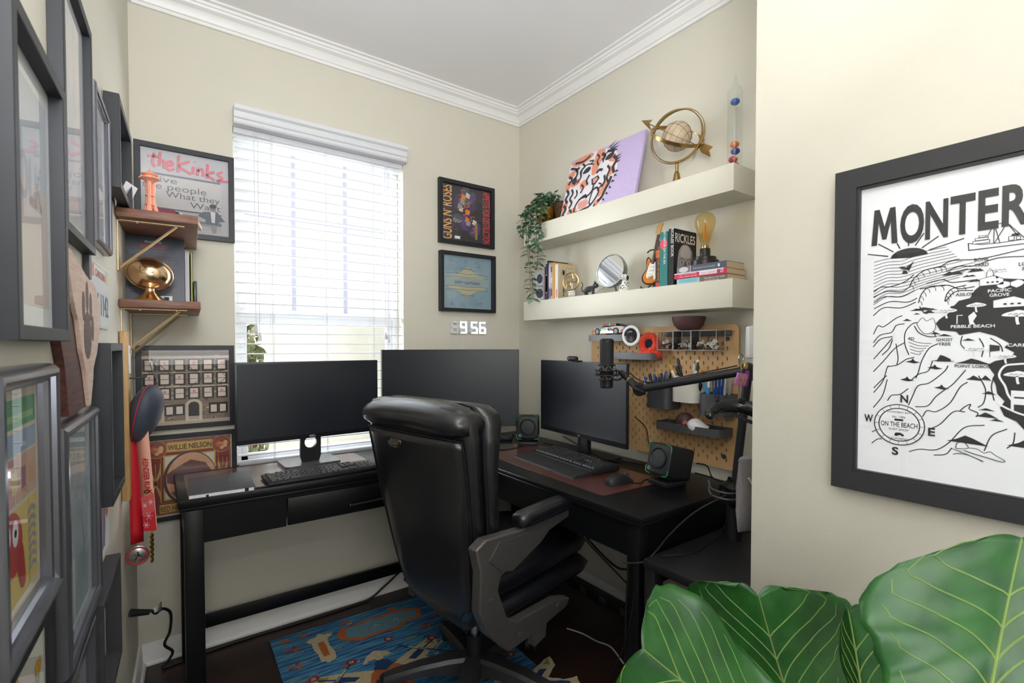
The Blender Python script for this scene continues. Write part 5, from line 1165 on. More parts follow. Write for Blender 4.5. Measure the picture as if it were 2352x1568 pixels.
for z, x in ((.02, 0), (0, -.02)):
    m = MB(); m.tube([(.02, .0, z), (-.02, -.03, z + .0), (-.07, -.02, z), (-.085, .03, z + .006), (-.07, .052, z + .026)], .0035, M_CHAR, 8, 5); m.build('hook', t)
t = thing('plastic_bag', 'small crumpled black plastic bag wrapped round the foot of the pole', 'bag', (-.272, -1.57, .80))
m = MB(); R = []; rd = random.Random(9)
for z, r in ((-.045, .029), (-.03, .04), (0, .046), (.02, .042), (.035, .022), (.042, .015)):
    R.append([((r + rd.uniform(-.007, .007)) * math.cos(a), (r + rd.uniform(-.007, .007)) * math.sin(a), z + rd.uniform(-.005, .005)) for a in [2 * PI * k / 16 for k in range(16)]])
m.rings(R, mat('black_plastic_film', (20, 22, 24), .25, var=.2), None, False); m.build('bag', t, 25)
t = thing('white_device', 'white rectangular wireless device fixed beside the boom elbow, half behind the wall edge', 'router', (-.33, -1.672, 1.30), (0, 0, D(-40)))
m = MB(); m.box((0, 0, 0), (.06, .03, .10), M_WHITE, .006); m.build('body', t)
m = MB(); m.cyl((.012, 0, .05), (.012, 0, .085), .004, M_INK, 10); m.build('antenna', t)
t = thing('keychain_bunch', 'purple and gold keychain charms hanging at the boom elbow', 'keychain', (-.335, -1.625, 1.205))
MPU = mat('purple_charm', (180, 92, 176), .4, c2=(212, 130, 200), scale=90); MGO = mat('gold_charm', (210, 180, 100), .35, .7)
m = MB(); m.torus((0, 0, .045), .014, .0018, M_STEEL, 20, 6, None, 'y'); m.tube([(0, 0, .03), (-.006, -.004, .01), (-.004, -.004, -.0)], .0015, MGO, 6, 3); m.build('ring', t)
m = MB(); m.box((-.012, -.008, -.022), (.036, .008, .04), MPU, .003, (D(8), D(12), D(-35))); m.build('charm', t)
m = MB(); m.text('FUN', 0, 0, 0, .016, MGO, bold=.02); m.text('JAM', 0, -.016, 0, .016, MGO, bold=.02); o = m.build('charm_lettering', t); o.location = (-.0152, -.0128, -.02); o.rotation_euler = (D(90), D(12), D(-35))
m = MB(); m.ball((.006, -.012, .02), (.009, .006, .012), MGO, 12, 8); m.build('pendant', t)
m = MB(); m.box((.01, -.014, -.02), (.012, .006, .05), mat('purple_tag', (136, 60, 140), .4), .002, (0, D(5), D(-30))); m.build('tag', t)

# ---- side table
t = thing('side_table', 'low black side table filling the alcove right of the corner desk', 'side table', (-.322, -1.635, 0.008))
M_ST = mat('black_woodgrain', (30, 30, 32), .42, c2=(20, 20, 22), stretch=(4, 60, 4), scale=6, bump=.25, bscale=18)
m = MB(); m.bx(-.322, .30, -.145, .142, .606, .6322, M_ST, .003); m.build('tabletop', t)
for x in (-.318, .258):
    for y in (-.143, .100):
        m = MB(); m.bx(x, x + .04, y, y + .04, -.008, .6058, M_ST, .002); m.build('leg', t)
m = MB(); m.bx(-.258, .258, -.14, -.12, .55, .6058, M_ST); m.bx(-.258, .258, .12, .14, .55, .6058, M_ST); m.build('apron', t)
m = MB(); m.bx(-.285, .285, -.13, .13, .30, .318, M_ST); m.build('shelf', t)
# ================================================================== framed pictures
M_PGLASS = glass_mat('picture_glass', (255, 255, 255), .015, 1.5)
M_FRB = mat('black_frame_wood', (30, 32, 40), .42, var=.15, stretch=(8, 8, 60), scale=4)
M_FRS = mat('silver_black_frame', (128, 130, 140), .22, .7, var=.2, scale=12); M_FRM = mat('matte_black_frame', (30, 31, 37), .5, var=.1)
def jag(p, n, a, seed):
    rd = random.Random(seed); o = []
    for i in range(len(p)):
        x0, y0 = p[i]; x1, y1 = p[(i + 1) % len(p)]
        for k in range(n): q = k / n; o.append((x0 + (x1 - x0) * q + (rd.uniform(-a, a) if k else 0), y0 + (y1 - y0) * q + (rd.uniform(-a, a) if k else 0)))
    return o
def frame_mesh(m, w_, h_, prof, mt):
    R = []
    for sx, sy in ((-1, -1), (1, -1), (1, 1), (-1, 1)): R.append([(sx * (w_ / 2 - i), sy * (h_ / 2 - i), z) for i, z in prof])
    m.rings(R, mt, None, False, True, True)
def boxprof(bw, d, zi): return [(0, 0), (0, d - .001), (.001, d), (bw - .001, d), (bw, d - .001), (bw, zi), (bw, 0)]
def roundprof(bw, d, zi): return [(0, 0), (0, d * .55), (bw * .1, d * .8), (bw * .3, d * .98), (bw * .5, d), (bw * .68, d * .9), (bw * .72, d * .72), (bw * .9, d * .66), (bw, d * .5), (bw, zi), (bw, 0)]
def picture(name, label, cat_, loc, rot, w_, h_, prof, mt, art, zi=.008, glass=True, group=None, inner=None):
    """origin = centre of the frame's back; x right, y up, z into the room"""
    t = thing(name, label, cat_, loc, rot, group)
    m = MB(); frame_mesh(m, w_, h_, prof, mt); m.build('frame', t, 25)
    bw = max(p[0] for p in prof); iw, ih = w_ - 2 * bw, h_ - 2 * bw
    if art:
        m = MB(); art(m, iw, ih, zi); m.build(inner or 'print', t)
        m = MB(); m.bx(-w_ / 2 + bw * .5, w_ / 2 - bw * .5, -h_ / 2 + bw * .5, h_ / 2 - bw * .5, .001, zi - .001, mat('backing_board', (120, 110, 98), .9)); m.build('backing', t)
    if glass:
        m = MB(); m.add([(-iw / 2, -ih / 2, zi + .004), (iw / 2, -ih / 2, zi + .004), (iw / 2, ih / 2, zi + .004), (-iw / 2, ih / 2, zi + .004)], [(0, 1, 2, 3)], M_PGLASS); m.build('glass', t)
    return t
def page(m, iw, ih, z, c): m.rect(-iw / 2, -ih / 2, iw / 2, ih / 2, z, flat_mat(c))
def U(pts, x0, y0, sx, sy): return [(x0 + x * sx, y0 + y * sy) for x, y in pts]

# ---- window wall, left: the pink script record sleeve
def art_script(m, w, h, z):
    page(m, w, h, z, (176, 174, 180)); z += .0004; RD = flat_mat((214, 92, 110)); DK = flat_mat((92, 92, 104))
    def st(p, wd=.009, mt=RD): m.line([(x * w - w / 2, y * h - h / 2) for x, y in p], wd, z, mt, 5)
    for dz, mt, o in ((0, DK, .006), (.0003, RD, 0)):
        z += dz
        for p in ([(.15, .95), (.13, .83), (.16, .78)], [(.08, .90), (.2, .91)], [(.215, .97), (.2, .8)], [(.2, .85), (.25, .87), (.255, .78)], [(.29, .82), (.35, .84), (.33, .88), (.28, .84), (.30, .77), (.37, .79)],
                  [(.42, .97), (.41, .76)], [(.54, .92), (.42, .84), (.56, .76)], [(.585, .86), (.58, .77)], [(.6, .93), (.605, .925)], [(.64, .86), (.63, .76)], [(.63, .81), (.69, .85), (.70, .76)], [(.755, .93), (.74, .745)], [(.83, .84), (.74, .79), (.84, .735)], [(.93, .86), (.875, .82), (.93, .77), (.87, .735), (.97, .74), (1.0, .745)]):
            st([(x - o, y - o) for x, y in p], .0095, mt)
    m.rect(-w * .42, h * .185, w * .40, h * .21, z, DK)
    m.rect(-w * .42, -h * .44, w * .41, h * .18, z, flat_mat((186, 182, 182))); z += .0003
    T = flat_mat((84, 84, 96))
    for s, x, y, sz, wd in (('Give', -.27, .10, .035, .1), ('the people', -.13, .015, .035, .22), ('What they', .08, -.075, .035, .19), ('Want', .22, -.175, .035, .11)): m.text(s, x * w, y * h, z, sz, T, width=wd)
    m.rect(-w * .42, -h * .235, w * .41, -h * .215, z, T); m.rect(-w * .42, -h * .44, w * .41, -h * .24, z, flat_mat((170, 166, 168))); m.rect(-w * .42, -h * .37, w * .41, -h * .33, z + .0002, flat_mat((112, 112, 124)))
    z += .0006; fx = .29 * w; SU = flat_mat((88, 98, 108)); PL = flat_mat((206, 204, 206))
    m.disc(fx + .004, -.135 * h, .012, z, flat_mat((128, 116, 114)), .015); m.disc(fx + .006, -.115 * h, .013, z + .0001, flat_mat((62, 60, 66)), .009)
    m.flat([(fx - .03, -.2 * h), (fx + .02, -.18 * h), (fx + .035, -.24 * h), (fx + .05, -.3 * h), (fx + .03, -.31 * h), (fx + .02, -.36 * h), (fx - .022, -.36 * h), (fx - .022, -.3 * h), (fx - .05, -.26 * h)], z, SU)
    m.flat([(fx - .004, -.19 * h), (fx + .014, -.19 * h), (fx + .012, -.33 * h), (fx, -.33 * h)], z + .0002, PL); m.flat([(fx - .02, -.36 * h), (fx + .02, -.36 * h), (fx + .016, -.46 * h), (fx + .002, -.46 * h), (fx - .004, -.39 * h), (fx - .06, -.38 * h), (fx - .06, -.365 * h)], z, flat_mat((136, 140, 146)))
picture('framed_record_sleeve', 'framed grey record sleeve with pink script title, left of the blind, top', 'picture frame', (-1.727, -.001, 1.917), ROT_BACK, .345, .365, boxprof(.021, .02, .008), M_FRB, art_script)
# ---- the sepia street print
def art_street(m, w, h, z):
    page(m, w, h, z, (128, 112, 98)); rd = random.Random(3); z += .0003
    W1, W2, DK, BR = flat_mat((206, 188, 166)), flat_mat((224, 208, 196)), flat_mat((40, 35, 36)), flat_mat((92, 78, 68))
    for k in range(260):
        x, y = rd.uniform(-.48, .48) * w, rd.uniform(-.44, .46) * h; a, b = rd.uniform(.004, .02), rd.uniform(.002, .005); m.rect(x - a / 2, y - b / 2, x + a / 2, y + b / 2, z + .00005 * (k % 6), (BR, DK, W1, flat_mat((150, 132, 114)))[k % 4])
    z += .0006
    m.rect(-w / 2, h * .39, w / 2, h * .42, z, W1); m.rect(-w / 2, -h / 2, w / 2, -h * .45, z, flat_mat((186, 170, 150))); m.rect(-w / 2, h * .43, w / 2, h * .47, z, BR)
    for k in range(6):
        x = (-.42 + k * .165) * w
        for r, y in enumerate((.30, .11, -.085)):
            m.rect(x - .021, y * h - .025, x + .021, y * h + .027, z, DK); m.rect(x - .014, y * h - .019, x + .014, y * h + .020, z + .0002, W2); m.rect(x - .014, y * h - .001, x + .014, y * h + .001, z + .0004, DK)
            m.rect(x - .024, y * h + .026, x + .024, y * h + .031, z + .0002, W1)
            if (k + r) % 2: m.disc(x, y * h + .008, .005, z + .0004, flat_mat((214, 128, 128)))
    for k, x in enumerate((-.36, -.15, .07, .36)):
        x *= w
        if k in (0, 2):
            m.flat([(x - .03, -.45 * h), (x + .03, -.45 * h), (x + .03, -.25 * h)] + ell(.03, .025, 12, x, -.25 * h, 0, 180) + [(x - .03, -.25 * h)], z + .0002, W1); m.flat([(x - .019, -.45 * h), (x + .019, -.45 * h), (x + .019, -.26 * h)] + ell(.019, .017, 12, x, -.26 * h, 0, 180) + [(x - .019, -.26 * h)], z + .0004, DK)
            for q in range(5): m.rect(x - .024 - q * .0015, -.45 * h + .012 - q * .004, x + .024 + q * .0015, -.45 * h + .0145 - q * .004, z + .0006, W2)
        else:
            m.rect(x - .035, -.38 * h, x + .035, -.23 * h, z + .0002, DK)
            for s in (-1, 1): m.rect(x + s * .017 - .011, -.36 * h, x + s * .017 + .011, -.26 * h, z + .0004, W2)
    for k in range(3):
        x = (-.3 + k * .3) * w; m.line([(x, .3 * h), (x + .05, .12 * h), (x - .01, -.06 * h)], .0025, z + .0008, DK); m.rect(x - .04, .205 * h, x + .04, .215 * h, z + .0008, DK)
    m.text('ROW HOUSES', 0, .437 * h, z + .0003, .012, W1, width=.09) if False else None
picture('framed_record_sleeve', 'framed sepia record sleeve picturing a brownstone facade with pale windows', 'picture frame', (-1.7335, -.001, 1.117), ROT_BACK, .343, .345, boxprof(.019, .02, .010), M_FRB, art_street)
# ---- the ornate red sleeve
def art_ornate(m, w, h, z):
    page(m, w, h, z, (206, 190, 172)); z += .0003; RD, GO, CR, BRN = flat_mat((128, 52, 44)), flat_mat((200, 164, 88)), flat_mat((214, 208, 196)), flat_mat((84, 58, 56))
    w -= .01; h -= .012
    m.rect(-w / 2, -h / 2, w / 2, h / 2, z, RD); m.rect(-w * .31, -h * .31, w * .31, h * .30, z + .0003, GO); m.rect(-w * .29, -h * .29, w * .29, h * .28, z + .0005, CR)
    for a, b in ((.484, .484), (.34, .5)): m.line([(-w * a, -h * a), (w * a, -h * a), (w * a, h * a), (-w * a, h * a)], .0016, z + .0004, GO, 0, True)
    for s in (-1, 1):
        m.disc(s * w * .385, h * .39, .036, z + .0006, GO); m.disc(s * w * .385, h * .39, .034, z + .0008, flat_mat((150, 72, 56)))
        for k in range(9): m.disc(s * w * .385 + .016 * math.cos(k * 2.4), h * .39 + .016 * math.sin(k * 2.4) * (k % 3) / 2, .008, z + .001 + .00005 * k, flat_mat(((214, 140, 96), (188, 104, 72), (226, 176, 130))[k % 3]))
        x = s * w * .40
        for q in (-1, 1):
            for k in range(3): m.line([(x - q * .004, -.02 - .004 * k), (x + q * .014, .01 + .012 * k), (x + q * .016, .03 + .014 * k)], .0025, z + .0006, GO, 4); m.line([(x - q * .004, -.02 + .004 * k), (x + q * .014, -.05 - .012 * k), (x + q * .016, -.07 - .014 * k)], .0025, z + .0006, GO, 4)
        m.line([(x, -.02), (x, .06)], .002, z + .0006, GO)
    m.rect(-w * .27, h * .345, w * .27, h * .47, z + .0006, GO); m.text('WILLIE NELSON', 0, h * .368, z + .0009, .030, flat_mat((70, 44, 40)), width=w * .52, bold=.02)
    m.rect(-w * .36, -h * .47, w * .36, -h * .36, z + .0006, GO); m.text('RED HEADED STRANGER', 0, -h * .455, z + .0009, .030, flat_mat((110, 46, 38)), width=w * .70, bold=.02)
    m.disc(0, -.012, .094, z + .0008, BRN, .112, 40); m.disc(.004, -.012, .087, z + .001, flat_mat((206, 158, 122)), .106, 40)
    m.flat(U([(-.95, .25), (-.5, .5), (.0, .72), (.6, .55), (.85, .2), (.3, .05), (-.3, .12), (-.6, -.2), (-.95, -.1)], .002, -.012, .087, .106), z + .0012, flat_mat((110, 74, 70)))
    m.flat(U([(-.2, .12), (.3, .08), (.34, -.2), (.1, -.34), (-.2, -.3), (-.3, -.1)], .002, -.012, .087, .106), z + .0013, flat_mat((222, 186, 150))); m.flat(U([(-.8, -.5), (-.2, -.3), (.3, -.4), (.8, -.45), (.5, -.8), (0, -.97), (-.5, -.8)], .002, -.012, .087, .106), z + .0014, flat_mat((122, 84, 74)))
picture('framed_record_sleeve', 'framed red and gold ornate record sleeve half hidden behind the desk end', 'picture frame', (-1.728, -.001, .748), ROT_BACK, .342, .352, boxprof(.018, .02, .010), M_FRB, art_ornate)

# ---- window wall, right of the blind
def art_guns(m, w, h, z):
    page(m, w, h, z, (58, 54, 62)); z += .0003
    m.rect(-w / 2, -h / 2, -w / 2 + .001, h / 2, z, M_INK)
    m.text('GUNS N\' ROSES', -w * .31, 0, z + .0003, .088, flat_mat((236, 176, 100)), sx=1, width=h * .96, rot=90, bold=.01)
    # shift rotated titles: text origin is the baseline, so place them on their columns
    m.text('APPETITE FOR DESTRUCTION', w * .34, 0, z + .0003, .07, flat_mat((224, 74, 70)), width=h * .97, rot=-90, bold=.005)
    OR, PU, CRM, GR = flat_mat((226, 128, 52)), flat_mat((92, 70, 118)), flat_mat((206, 200, 176)), flat_mat((84, 86, 96))
    z += .0003
    rd = random.Random(17)
    for k in range(12): m.disc(rd.uniform(-.2, .2) * w, rd.uniform(-.4, .4) * h, rd.uniform(.02, .045), z + .00003 * k, (PU, flat_mat((74, 60, 92)), GR)[k % 3], rd.uniform(.02, .05), 9)
    z += .0005
    for k in range(9): x, y = rd.uniform(-.2, .18) * w, rd.uniform(-.36, .38) * h; m.flat(jag([(x - .014, y - .01), (x + .012, y - .016), (x + .018, y + .008), (x - .006, y + .018)], 3, .002, k), z + .00003 * k, (CRM, OR, flat_mat((150, 150, 150)))[k % 3])
    for k in range(7): x, y = rd.uniform(-.18, .12) * w, rd.uniform(-.34, .34) * h; m.line([(x, y), (x + .02, y + .012), (x + .012, y + .03), (x + .04, y + .034)], .003, z + .0004, OR, 4)
    m.line(U([(-.3, -.1), (-.25, .05), (-.22, -.12), (-.17, .02), (-.12, -.1), (-.06, -.02), (0, -.06)], -.03, -.035, .2, .16), .0016, z + .0008, M_PAPER, 3); m.rect(-w * .25, -h * .46, -w * .14, -h * .41, z + .0005, M_PAPER)
    m.rect(w * .17, -h * .43, w * .22, -h * .14, z + .0002, flat_mat((150, 134, 80)))
picture('framed_record_sleeve', 'framed dark record sleeve with orange side lettering, upper right of the blind', 'picture frame', (-.383, -.001, 2.037), ROT_BACK, .364, .356, boxprof(.022, .026, .010), M_FRM, art_guns)
def art_blue(m, w, h, z):
    page(m, w, h, z, (142, 168, 180)); z += .0003; rd = random.Random(6)
    for k in range(16): m.disc(rd.uniform(-.4, .4) * w, rd.uniform(-.4, .4) * h, rd.uniform(.02, .045), z + .00004 * k, flat_mat(((134, 162, 176), (152, 176, 186), (146, 166, 172))[k % 3]), rd.uniform(.02, .04), 16)
    z += .0009; YE, DK = flat_mat((186, 182, 150)), flat_mat((88, 100, 112))
    m.flat(sm([(-.2, 0), (-.16, .05), (-.09, .06), (-.04, .1), (0, .12), (.04, .1), (.09, .06), (.16, .05), (.2, 0), (.16, -.05), (.09, -.06), (.04, -.09), (0, -.1), (-.04, -.09), (-.09, -.06), (-.16, -.05)], 3), z, YE) if w > .4 else m.flat(sm(U([(-.2, 0), (-.16, .05), (-.09, .06), (-.04, .1), (0, .12), (.04, .1), (.09, .06), (.16, .05), (.2, 0), (.16, -.05), (.09, -.06), (.04, -.09), (0, -.1), (-.04, -.09), (-.09, -.06), (-.16, -.05)], 0, 0, .7, .75), 3), z, YE)
    m.rect(-.145, -.022, .145, .028, z + .0003, flat_mat((158, 174, 178)))
    for y in (.048, .03, -.024, -.042): m.line([(-.14, y), (-.07, y + .004), (0, y), (.07, y + .004), (.14, y)], .0018, z + .0005, DK, 4)
    m.text('DIRTY GUV\'NAHS', 0, -.008, z + .0006, .022, DK, width=.165, bold=.02); m.text('YOUTH IS IN OUR BLOOD', 0, -.075, z + .0006, .012, DK, width=.09)
    for k in range(5): m.line([(-.07 + k * .012 + .02 * math.sin(k * 2), .07 - .002 * k), (-.05 + k * .02, .082), (.07 - k * .01, .07)], .001, z + .0005, DK, 4)
    for x, y in ((-.1, .12), (-.02, .12), (.07, .12), (.08, .10), (-.11, -.125), (-.03, -.13), (.07, -.12), (.1, -.12)):
        m.line([(x + rd.uniform(-.02, .02), y + rd.uniform(-.012, .012)) for k in range(6)], .0014, z + .0006, flat_mat((110, 120, 132)), 4)
picture('framed_record_sleeve', 'framed pale blue signed record sleeve in a deep black box frame above the clock', 'picture frame', (-.381, -.001, 1.648), ROT_BACK, .362, .334, boxprof(.018, .036, .012), M_FRM, art_blue)

# ---- digital clock: seven-segment figures
t = thing('digital_clock', 'white digital clock of glowing segment numerals above the curved monitor', 'clock', (-.374, -.001, 1.3915), ROT_BACK)
M_SEG = mat('clock_white_off', (236, 236, 238), .4, var=.02)
M_LIT = mat('clock_white_lit', (245, 248, 255), .4, var=0, emit=(236, 242, 255), estr=.8)
segs = {'9': 'abcdfg', '5': 'acdfg', '6': 'acdefg', '8': 'abcdefg'}
def digit(x0, on, name):
    w_, h_ = .046, .07; b = .0105
    P = {'a': [(-w_ / 2, h_ / 2), (w_ / 2, h_ / 2), (w_ / 2 - b, h_ / 2 - b), (-w_ / 2 + b, h_ / 2 - b)], 'd': [(-w_ / 2, -h_ / 2), (w_ / 2, -h_ / 2), (w_ / 2 - b, -h_ / 2 + b), (-w_ / 2 + b, -h_ / 2 + b)], 'g': [(-w_ / 2 + .004, 0), (-w_ / 2 + b, b / 2), (w_ / 2 - b, b / 2), (w_ / 2 - .004, 0), (w_ / 2 - b, -b / 2), (-w_ / 2 + b, -b / 2)],
         'f': [(-w_ / 2, h_ / 2), (-w_ / 2, .0), (-w_ / 2 + b, b / 2), (-w_ / 2 + b, h_ / 2 - b)], 'b': [(w_ / 2, h_ / 2), (w_ / 2, .0), (w_ / 2 - b, b / 2), (w_ / 2 - b, h_ / 2 - b)], 'e': [(-w_ / 2, -h_ / 2), (-w_ / 2, .0), (-w_ / 2 + b, -b / 2), (-w_ / 2 + b, -h_ / 2 + b)], 'c': [(w_ / 2, -h_ / 2), (w_ / 2, .0), (w_ / 2 - b, -b / 2), (w_ / 2 - b, -h_ / 2 + b)]}
    m = MB()
    for k, p in P.items():
        cx_, cy_ = sum(q[0] for q in p) / len(p), sum(q[1] for q in p) / len(p); p2 = [(cx_ + (x - cx_) * .94 + x0, cy_ + (y - cy_) * .94) for x, y in p]
        m.prism([(x + x0, y) for x, y in p], .004, .015, M_SEG); m.prism(p2, .015, .018, M_LIT if k in segs.get(on, '') else M_SEG)
    m.build('digit', t)
digit(-.093, '', 'd'); digit(-.037, '9', 'd'); digit(.035, '5', 'd'); digit(.092, '6', 'd')
m = MB(); m.bx(-.115, .115, -.012, .012, 0, .0038, M_SEG); m.bx(-.013, .011, -.03, .03, .0, .01, mat('clock_bar_grey', (196, 198, 204), .4)); m.build('bar', t)
m = MB(); m.tube([(-.03, -.034, .004), (-.032, -.12, .004), (-.034, -.2, .006)], .0016, M_CORD, 6, 4); m.build('power_cable', t)

# ================================================================== picture wall (left)
def lpic(u0, u1, z0, z1, *a, **k):
    uc = (u0 + u1) / 2; name, label, prof, mt, art = a
    return picture(name, label, 'picture frame', lwall(uc, .0012, (z0 + z1) / 2), ROT_LEFT, u1 - u0, z1 - z0, prof, mt, art, **k)
def pale(c, seed, *more):
    def f(m, w, h, z):
        page(m, w, h, z, c); rd = random.Random(seed)
        for k in range(14): m.disc(rd.uniform(-.38, .38) * w, rd.uniform(-.4, .4) * h, rd.uniform(.01, .05), z + .0002 + .00003 * k, flat_mat(more[k % len(more)]), rd.uniform(.02, .07), 16)
    return f
def art_folk(m, w, h, z):
    page(m, w, h, z, (242, 245, 247)); m.rect(-w / 2 + .02, .02, w / 2 - .02, h / 2 - .03, z + .0003, flat_mat((206, 214, 226))); m.rect(-w / 2 + .02, -h / 2 + .03, w / 2 - .02, .02, z + .0003, flat_mat((226, 214, 208)))  # page and blocks whitened; window glare on the glass is put into the print
    m.text('FOLK', 0, -.01, z + .0006, .085, flat_mat((186, 190, 200)), width=w * .6, bold=.02)
lpic(1.42, 1.70, 1.297, 1.688, 'framed_print', 'deep black box frame nearest the camera, upper left edge of the photo', boxprof(.018, .026, .008), mat('black_box_frame', (40, 42, 48), .5, var=.2, stretch=(60, 3, 3), scale=6), art_folk, zi=.008)
lpic(1.09, 1.385, 1.482, 1.948, 'framed_print', 'tall black framed pale print behind the nearest box frame, upper left', boxprof(.016, .020, .006), M_FRM, pale((232, 231, 236), 2, (222, 222, 230), (236, 230, 230), (214, 218, 230)), zi=.006)  # print colours paled to stand in for whitish reflections on the glass
lpic(.775, 1.02, 1.526, 1.886, 'framed_print', 'slim silver edged dark framed print left of the tower model shelf', roundprof(.018, .018, .005), M_FRS, pale((226, 228, 236), 3, (212, 216, 228), (230, 222, 226), (204, 210, 224)), zi=.005)  # glass reflections put into the print as pale colours
def art_comic(m, w, h, z):
    page(m, w, h, z, (214, 204, 180)); z += .0003
    def r(x0, y0, x1, y1, c, dz=0): m.rect(x0 * w - w / 2, y0 * h - h / 2, x1 * w - w / 2, y1 * h - h / 2, z + dz, flat_mat(c))
    r(.05, .82, .95, .95, (92, 160, 112)); r(.08, .85, .9, .88, (150, 190, 130), .0002); r(.05, .70, .95, .80, (150, 172, 196)); r(.05, .48, .5, .69, (196, 150, 150)); r(.52, .48, .95, .69, (206, 170, 150)); r(.05, .05, .95, .46, (216, 192, 110))
    m.flat(sm(U([(.3, .44), (.22, .36), (.25, .25), (.4, .18), (.55, .2), (.62, .3), (.58, .4), (.45, .46)], -w / 2, -h / 2, w, h)), z + .0003, flat_mat((186, 74, 70))); m.flat(sm(U([(.5, .26), (.56, .1), (.66, .1), (.62, .28)], -w / 2, -h / 2, w, h)), z + .0004, flat_mat((176, 60, 60)))
    for x, y in ((.34, .37), (.48, .36)): m.disc(x * w - w / 2, y * h - h / 2, .012, z + .0006, M_PAPER, .016); m.disc(x * w - w / 2, y * h - h / 2, .005, z + .0008, M_INK)
    for k in range(7): m.line(U([(.75, .12 + k * .045), (.82, .14 + k * .045), (.9, .115 + k * .045)], -w / 2, -h / 2, w, h), .006, z + .0005, flat_mat((150, 154, 160)), 3)
    m.flat(U([(.12, .1), (.2, .18), (.28, .1), (.24, .06), (.16, .06)], -w / 2, -h / 2, w, h), z + .0005, flat_mat((120, 90, 96)))
    for k in range(5): r(.1 + .17 * k, .53, .2 + .17 * k, .63, ((196, 96, 90), (120, 150, 170), (226, 206, 150), (160, 110, 120), (206, 160, 110))[k], .0003)
lpic(1.515, 1.785, .945, 1.266, 'framed_print', 'rounded silver frame holding a colourful comic style print, lower left edge of the photo', roundprof(.026, .030, .008), M_FRS, art_comic)
lpic(1.10, 1.442, .764, 1.162, 'framed_print', 'rounded silver frame with a pale blue print, second along the lower row', roundprof(.026, .024, .007), M_FRS, pale((178, 192, 198), 5, (168, 184, 192), (188, 200, 204), (160, 178, 188)))
lpic(.79, 1.035, .925, 1.296, 'framed_print', 'deep black box frame beside the hanging headphone case', boxprof(.019, .036, .010), mat('black_box_frame', (0, 0, 0)), pale((190, 200, 208), 7, (176, 188, 198), (204, 210, 214), (150, 166, 178)), zi=.010)
def art_flower(m, w, h, z):
    page(m, w, h, z, (230, 228, 220)); z += .0003; rd = random.Random(4)
    for k in range(9):
        x, y = rd.uniform(-.35, .35) * w, rd.uniform(-.4, .35) * h; m.line([(x, y - .03), (x + .004, y), (x + .01, y + .03)], .003, z, flat_mat((60, 140, 90)), 3)
        for q in range(5): m.disc(x + .01 + .006 * math.cos(q * 1.26), y + .032 + .006 * math.sin(q * 1.26), .005, z + .0002 + .00003 * q, flat_mat((222, 170, 60)))
        m.disc(x - .014, y - .01, .008, z + .0001, flat_mat((70, 150, 100)), .003)
    m.text('Bloom', 0, -h * .42, z, .03, M_INK)
lpic(1.50, 1.74, .60, .925, 'framed_print', 'white flower print in a thin dark frame below the comic style print', boxprof(.014, .016, .006), M_FRM, art_flower, zi=.006)
lpic(1.19, 1.45, .43, .752, 'framed_print', 'framed colour photograph below the pale blue print, at the bottom of the wall', boxprof(.016, .022, .007), M_FRS, pale((150, 156, 166), 9, (120, 110, 116), (190, 150, 130), (90, 96, 112), (200, 196, 190)), zi=.007)
lpic(.855, 1.165, .50, .757, 'empty_frame', 'open dark frame without a print near the power plug, bottom of the left wall', boxprof(.016, .030, .012), mat('dark_grey_frame', (62, 61, 66), .55, var=.15, bump=.1, bscale=400), None, glass=False)
def art_race(m, w, h, z):
    m.prism(rrect(w, h, .012), 0, z, M_PAPER); z += .0004
    for k in range(6): m.line([(-.09 + k * .024, -.05), (-.085 + k * .025, .0), (-.095 + k * .028, .05)], .013, z, flat_mat(((110, 58, 140), (128, 66, 150), (90, 46, 120))[k % 3]), 4)
    m.disc(.085, .035, .022, z + .0002, flat_mat((240, 130, 80)), .026)
m = MB(); art_race(m, .24, .145, .0015); solo(m, 'poster', 'small unframed purple and orange poster behind the box frame, lower left wall', 'poster', lwall(.92, .0012, .842), ROT_LEFT)

# ---- state-shaped wooden sign with a paw
t = thing('wooden_sign', 'pale wooden cut-out sign with a dark paw print hung on the left wall', 'sign', lwall(1.21, .0012, 1.31), ROT_LEFT)
M_PALEW = mat('pale_pink_wood', (226, 200, 184), .6, c2=(208, 178, 160), stretch=(3, 30, 30), scale=6); M_REDW = mat('dark_red_wood', (104, 58, 46), .55, c2=(62, 34, 30), stretch=(3, 40, 40), scale=4, bump=.15, bscale=20)
outl = [(-.16, .145), (-.09, .132), (.02, .115), (.115, .105), (.172, .07), (.165, .02), (.12, -.035), (.07, -.065), (.055, -.10), (.025, -.14), (-.14, -.14), (-.165, -.06), (-.2, .0), (-.175, .06)]
m = MB(); m.prism(jag(outl, 4, .003, 1), 0, .012, M_REDW); m.build('dark_backboard', t)
m = MB(); pale_ = [(-.158, .143), (-.09, .131), (.02, .114), (.114, .104), (.170, .07), (.163, .02), (.119, -.035), (.07, -.065), (.054, -.10), (.03, -.137), (.015, -.137), (-.02, -.07), (-.06, -.03), (-.085, .02), (-.13, .06), (-.155, .10)]
m.prism(jag(pale_, 4, .002, 2), .0125, .019, M_PALEW); m.build('pale_face', t)
m = MB()
for x, y, a, b in ((.005, .0, .042, .046), (-.035, .055, .015, .028), (.005, .075, .015, .03), (.045, .058, .015, .028), (.065, .015, .014, .026)): m.prism([(x + a * math.cos(2 * PI * k / 18), y + b * math.sin(2 * PI * k / 18)) for k in range(18)], .0185, .0195, M_REDW)
m.build('paw_print', t)
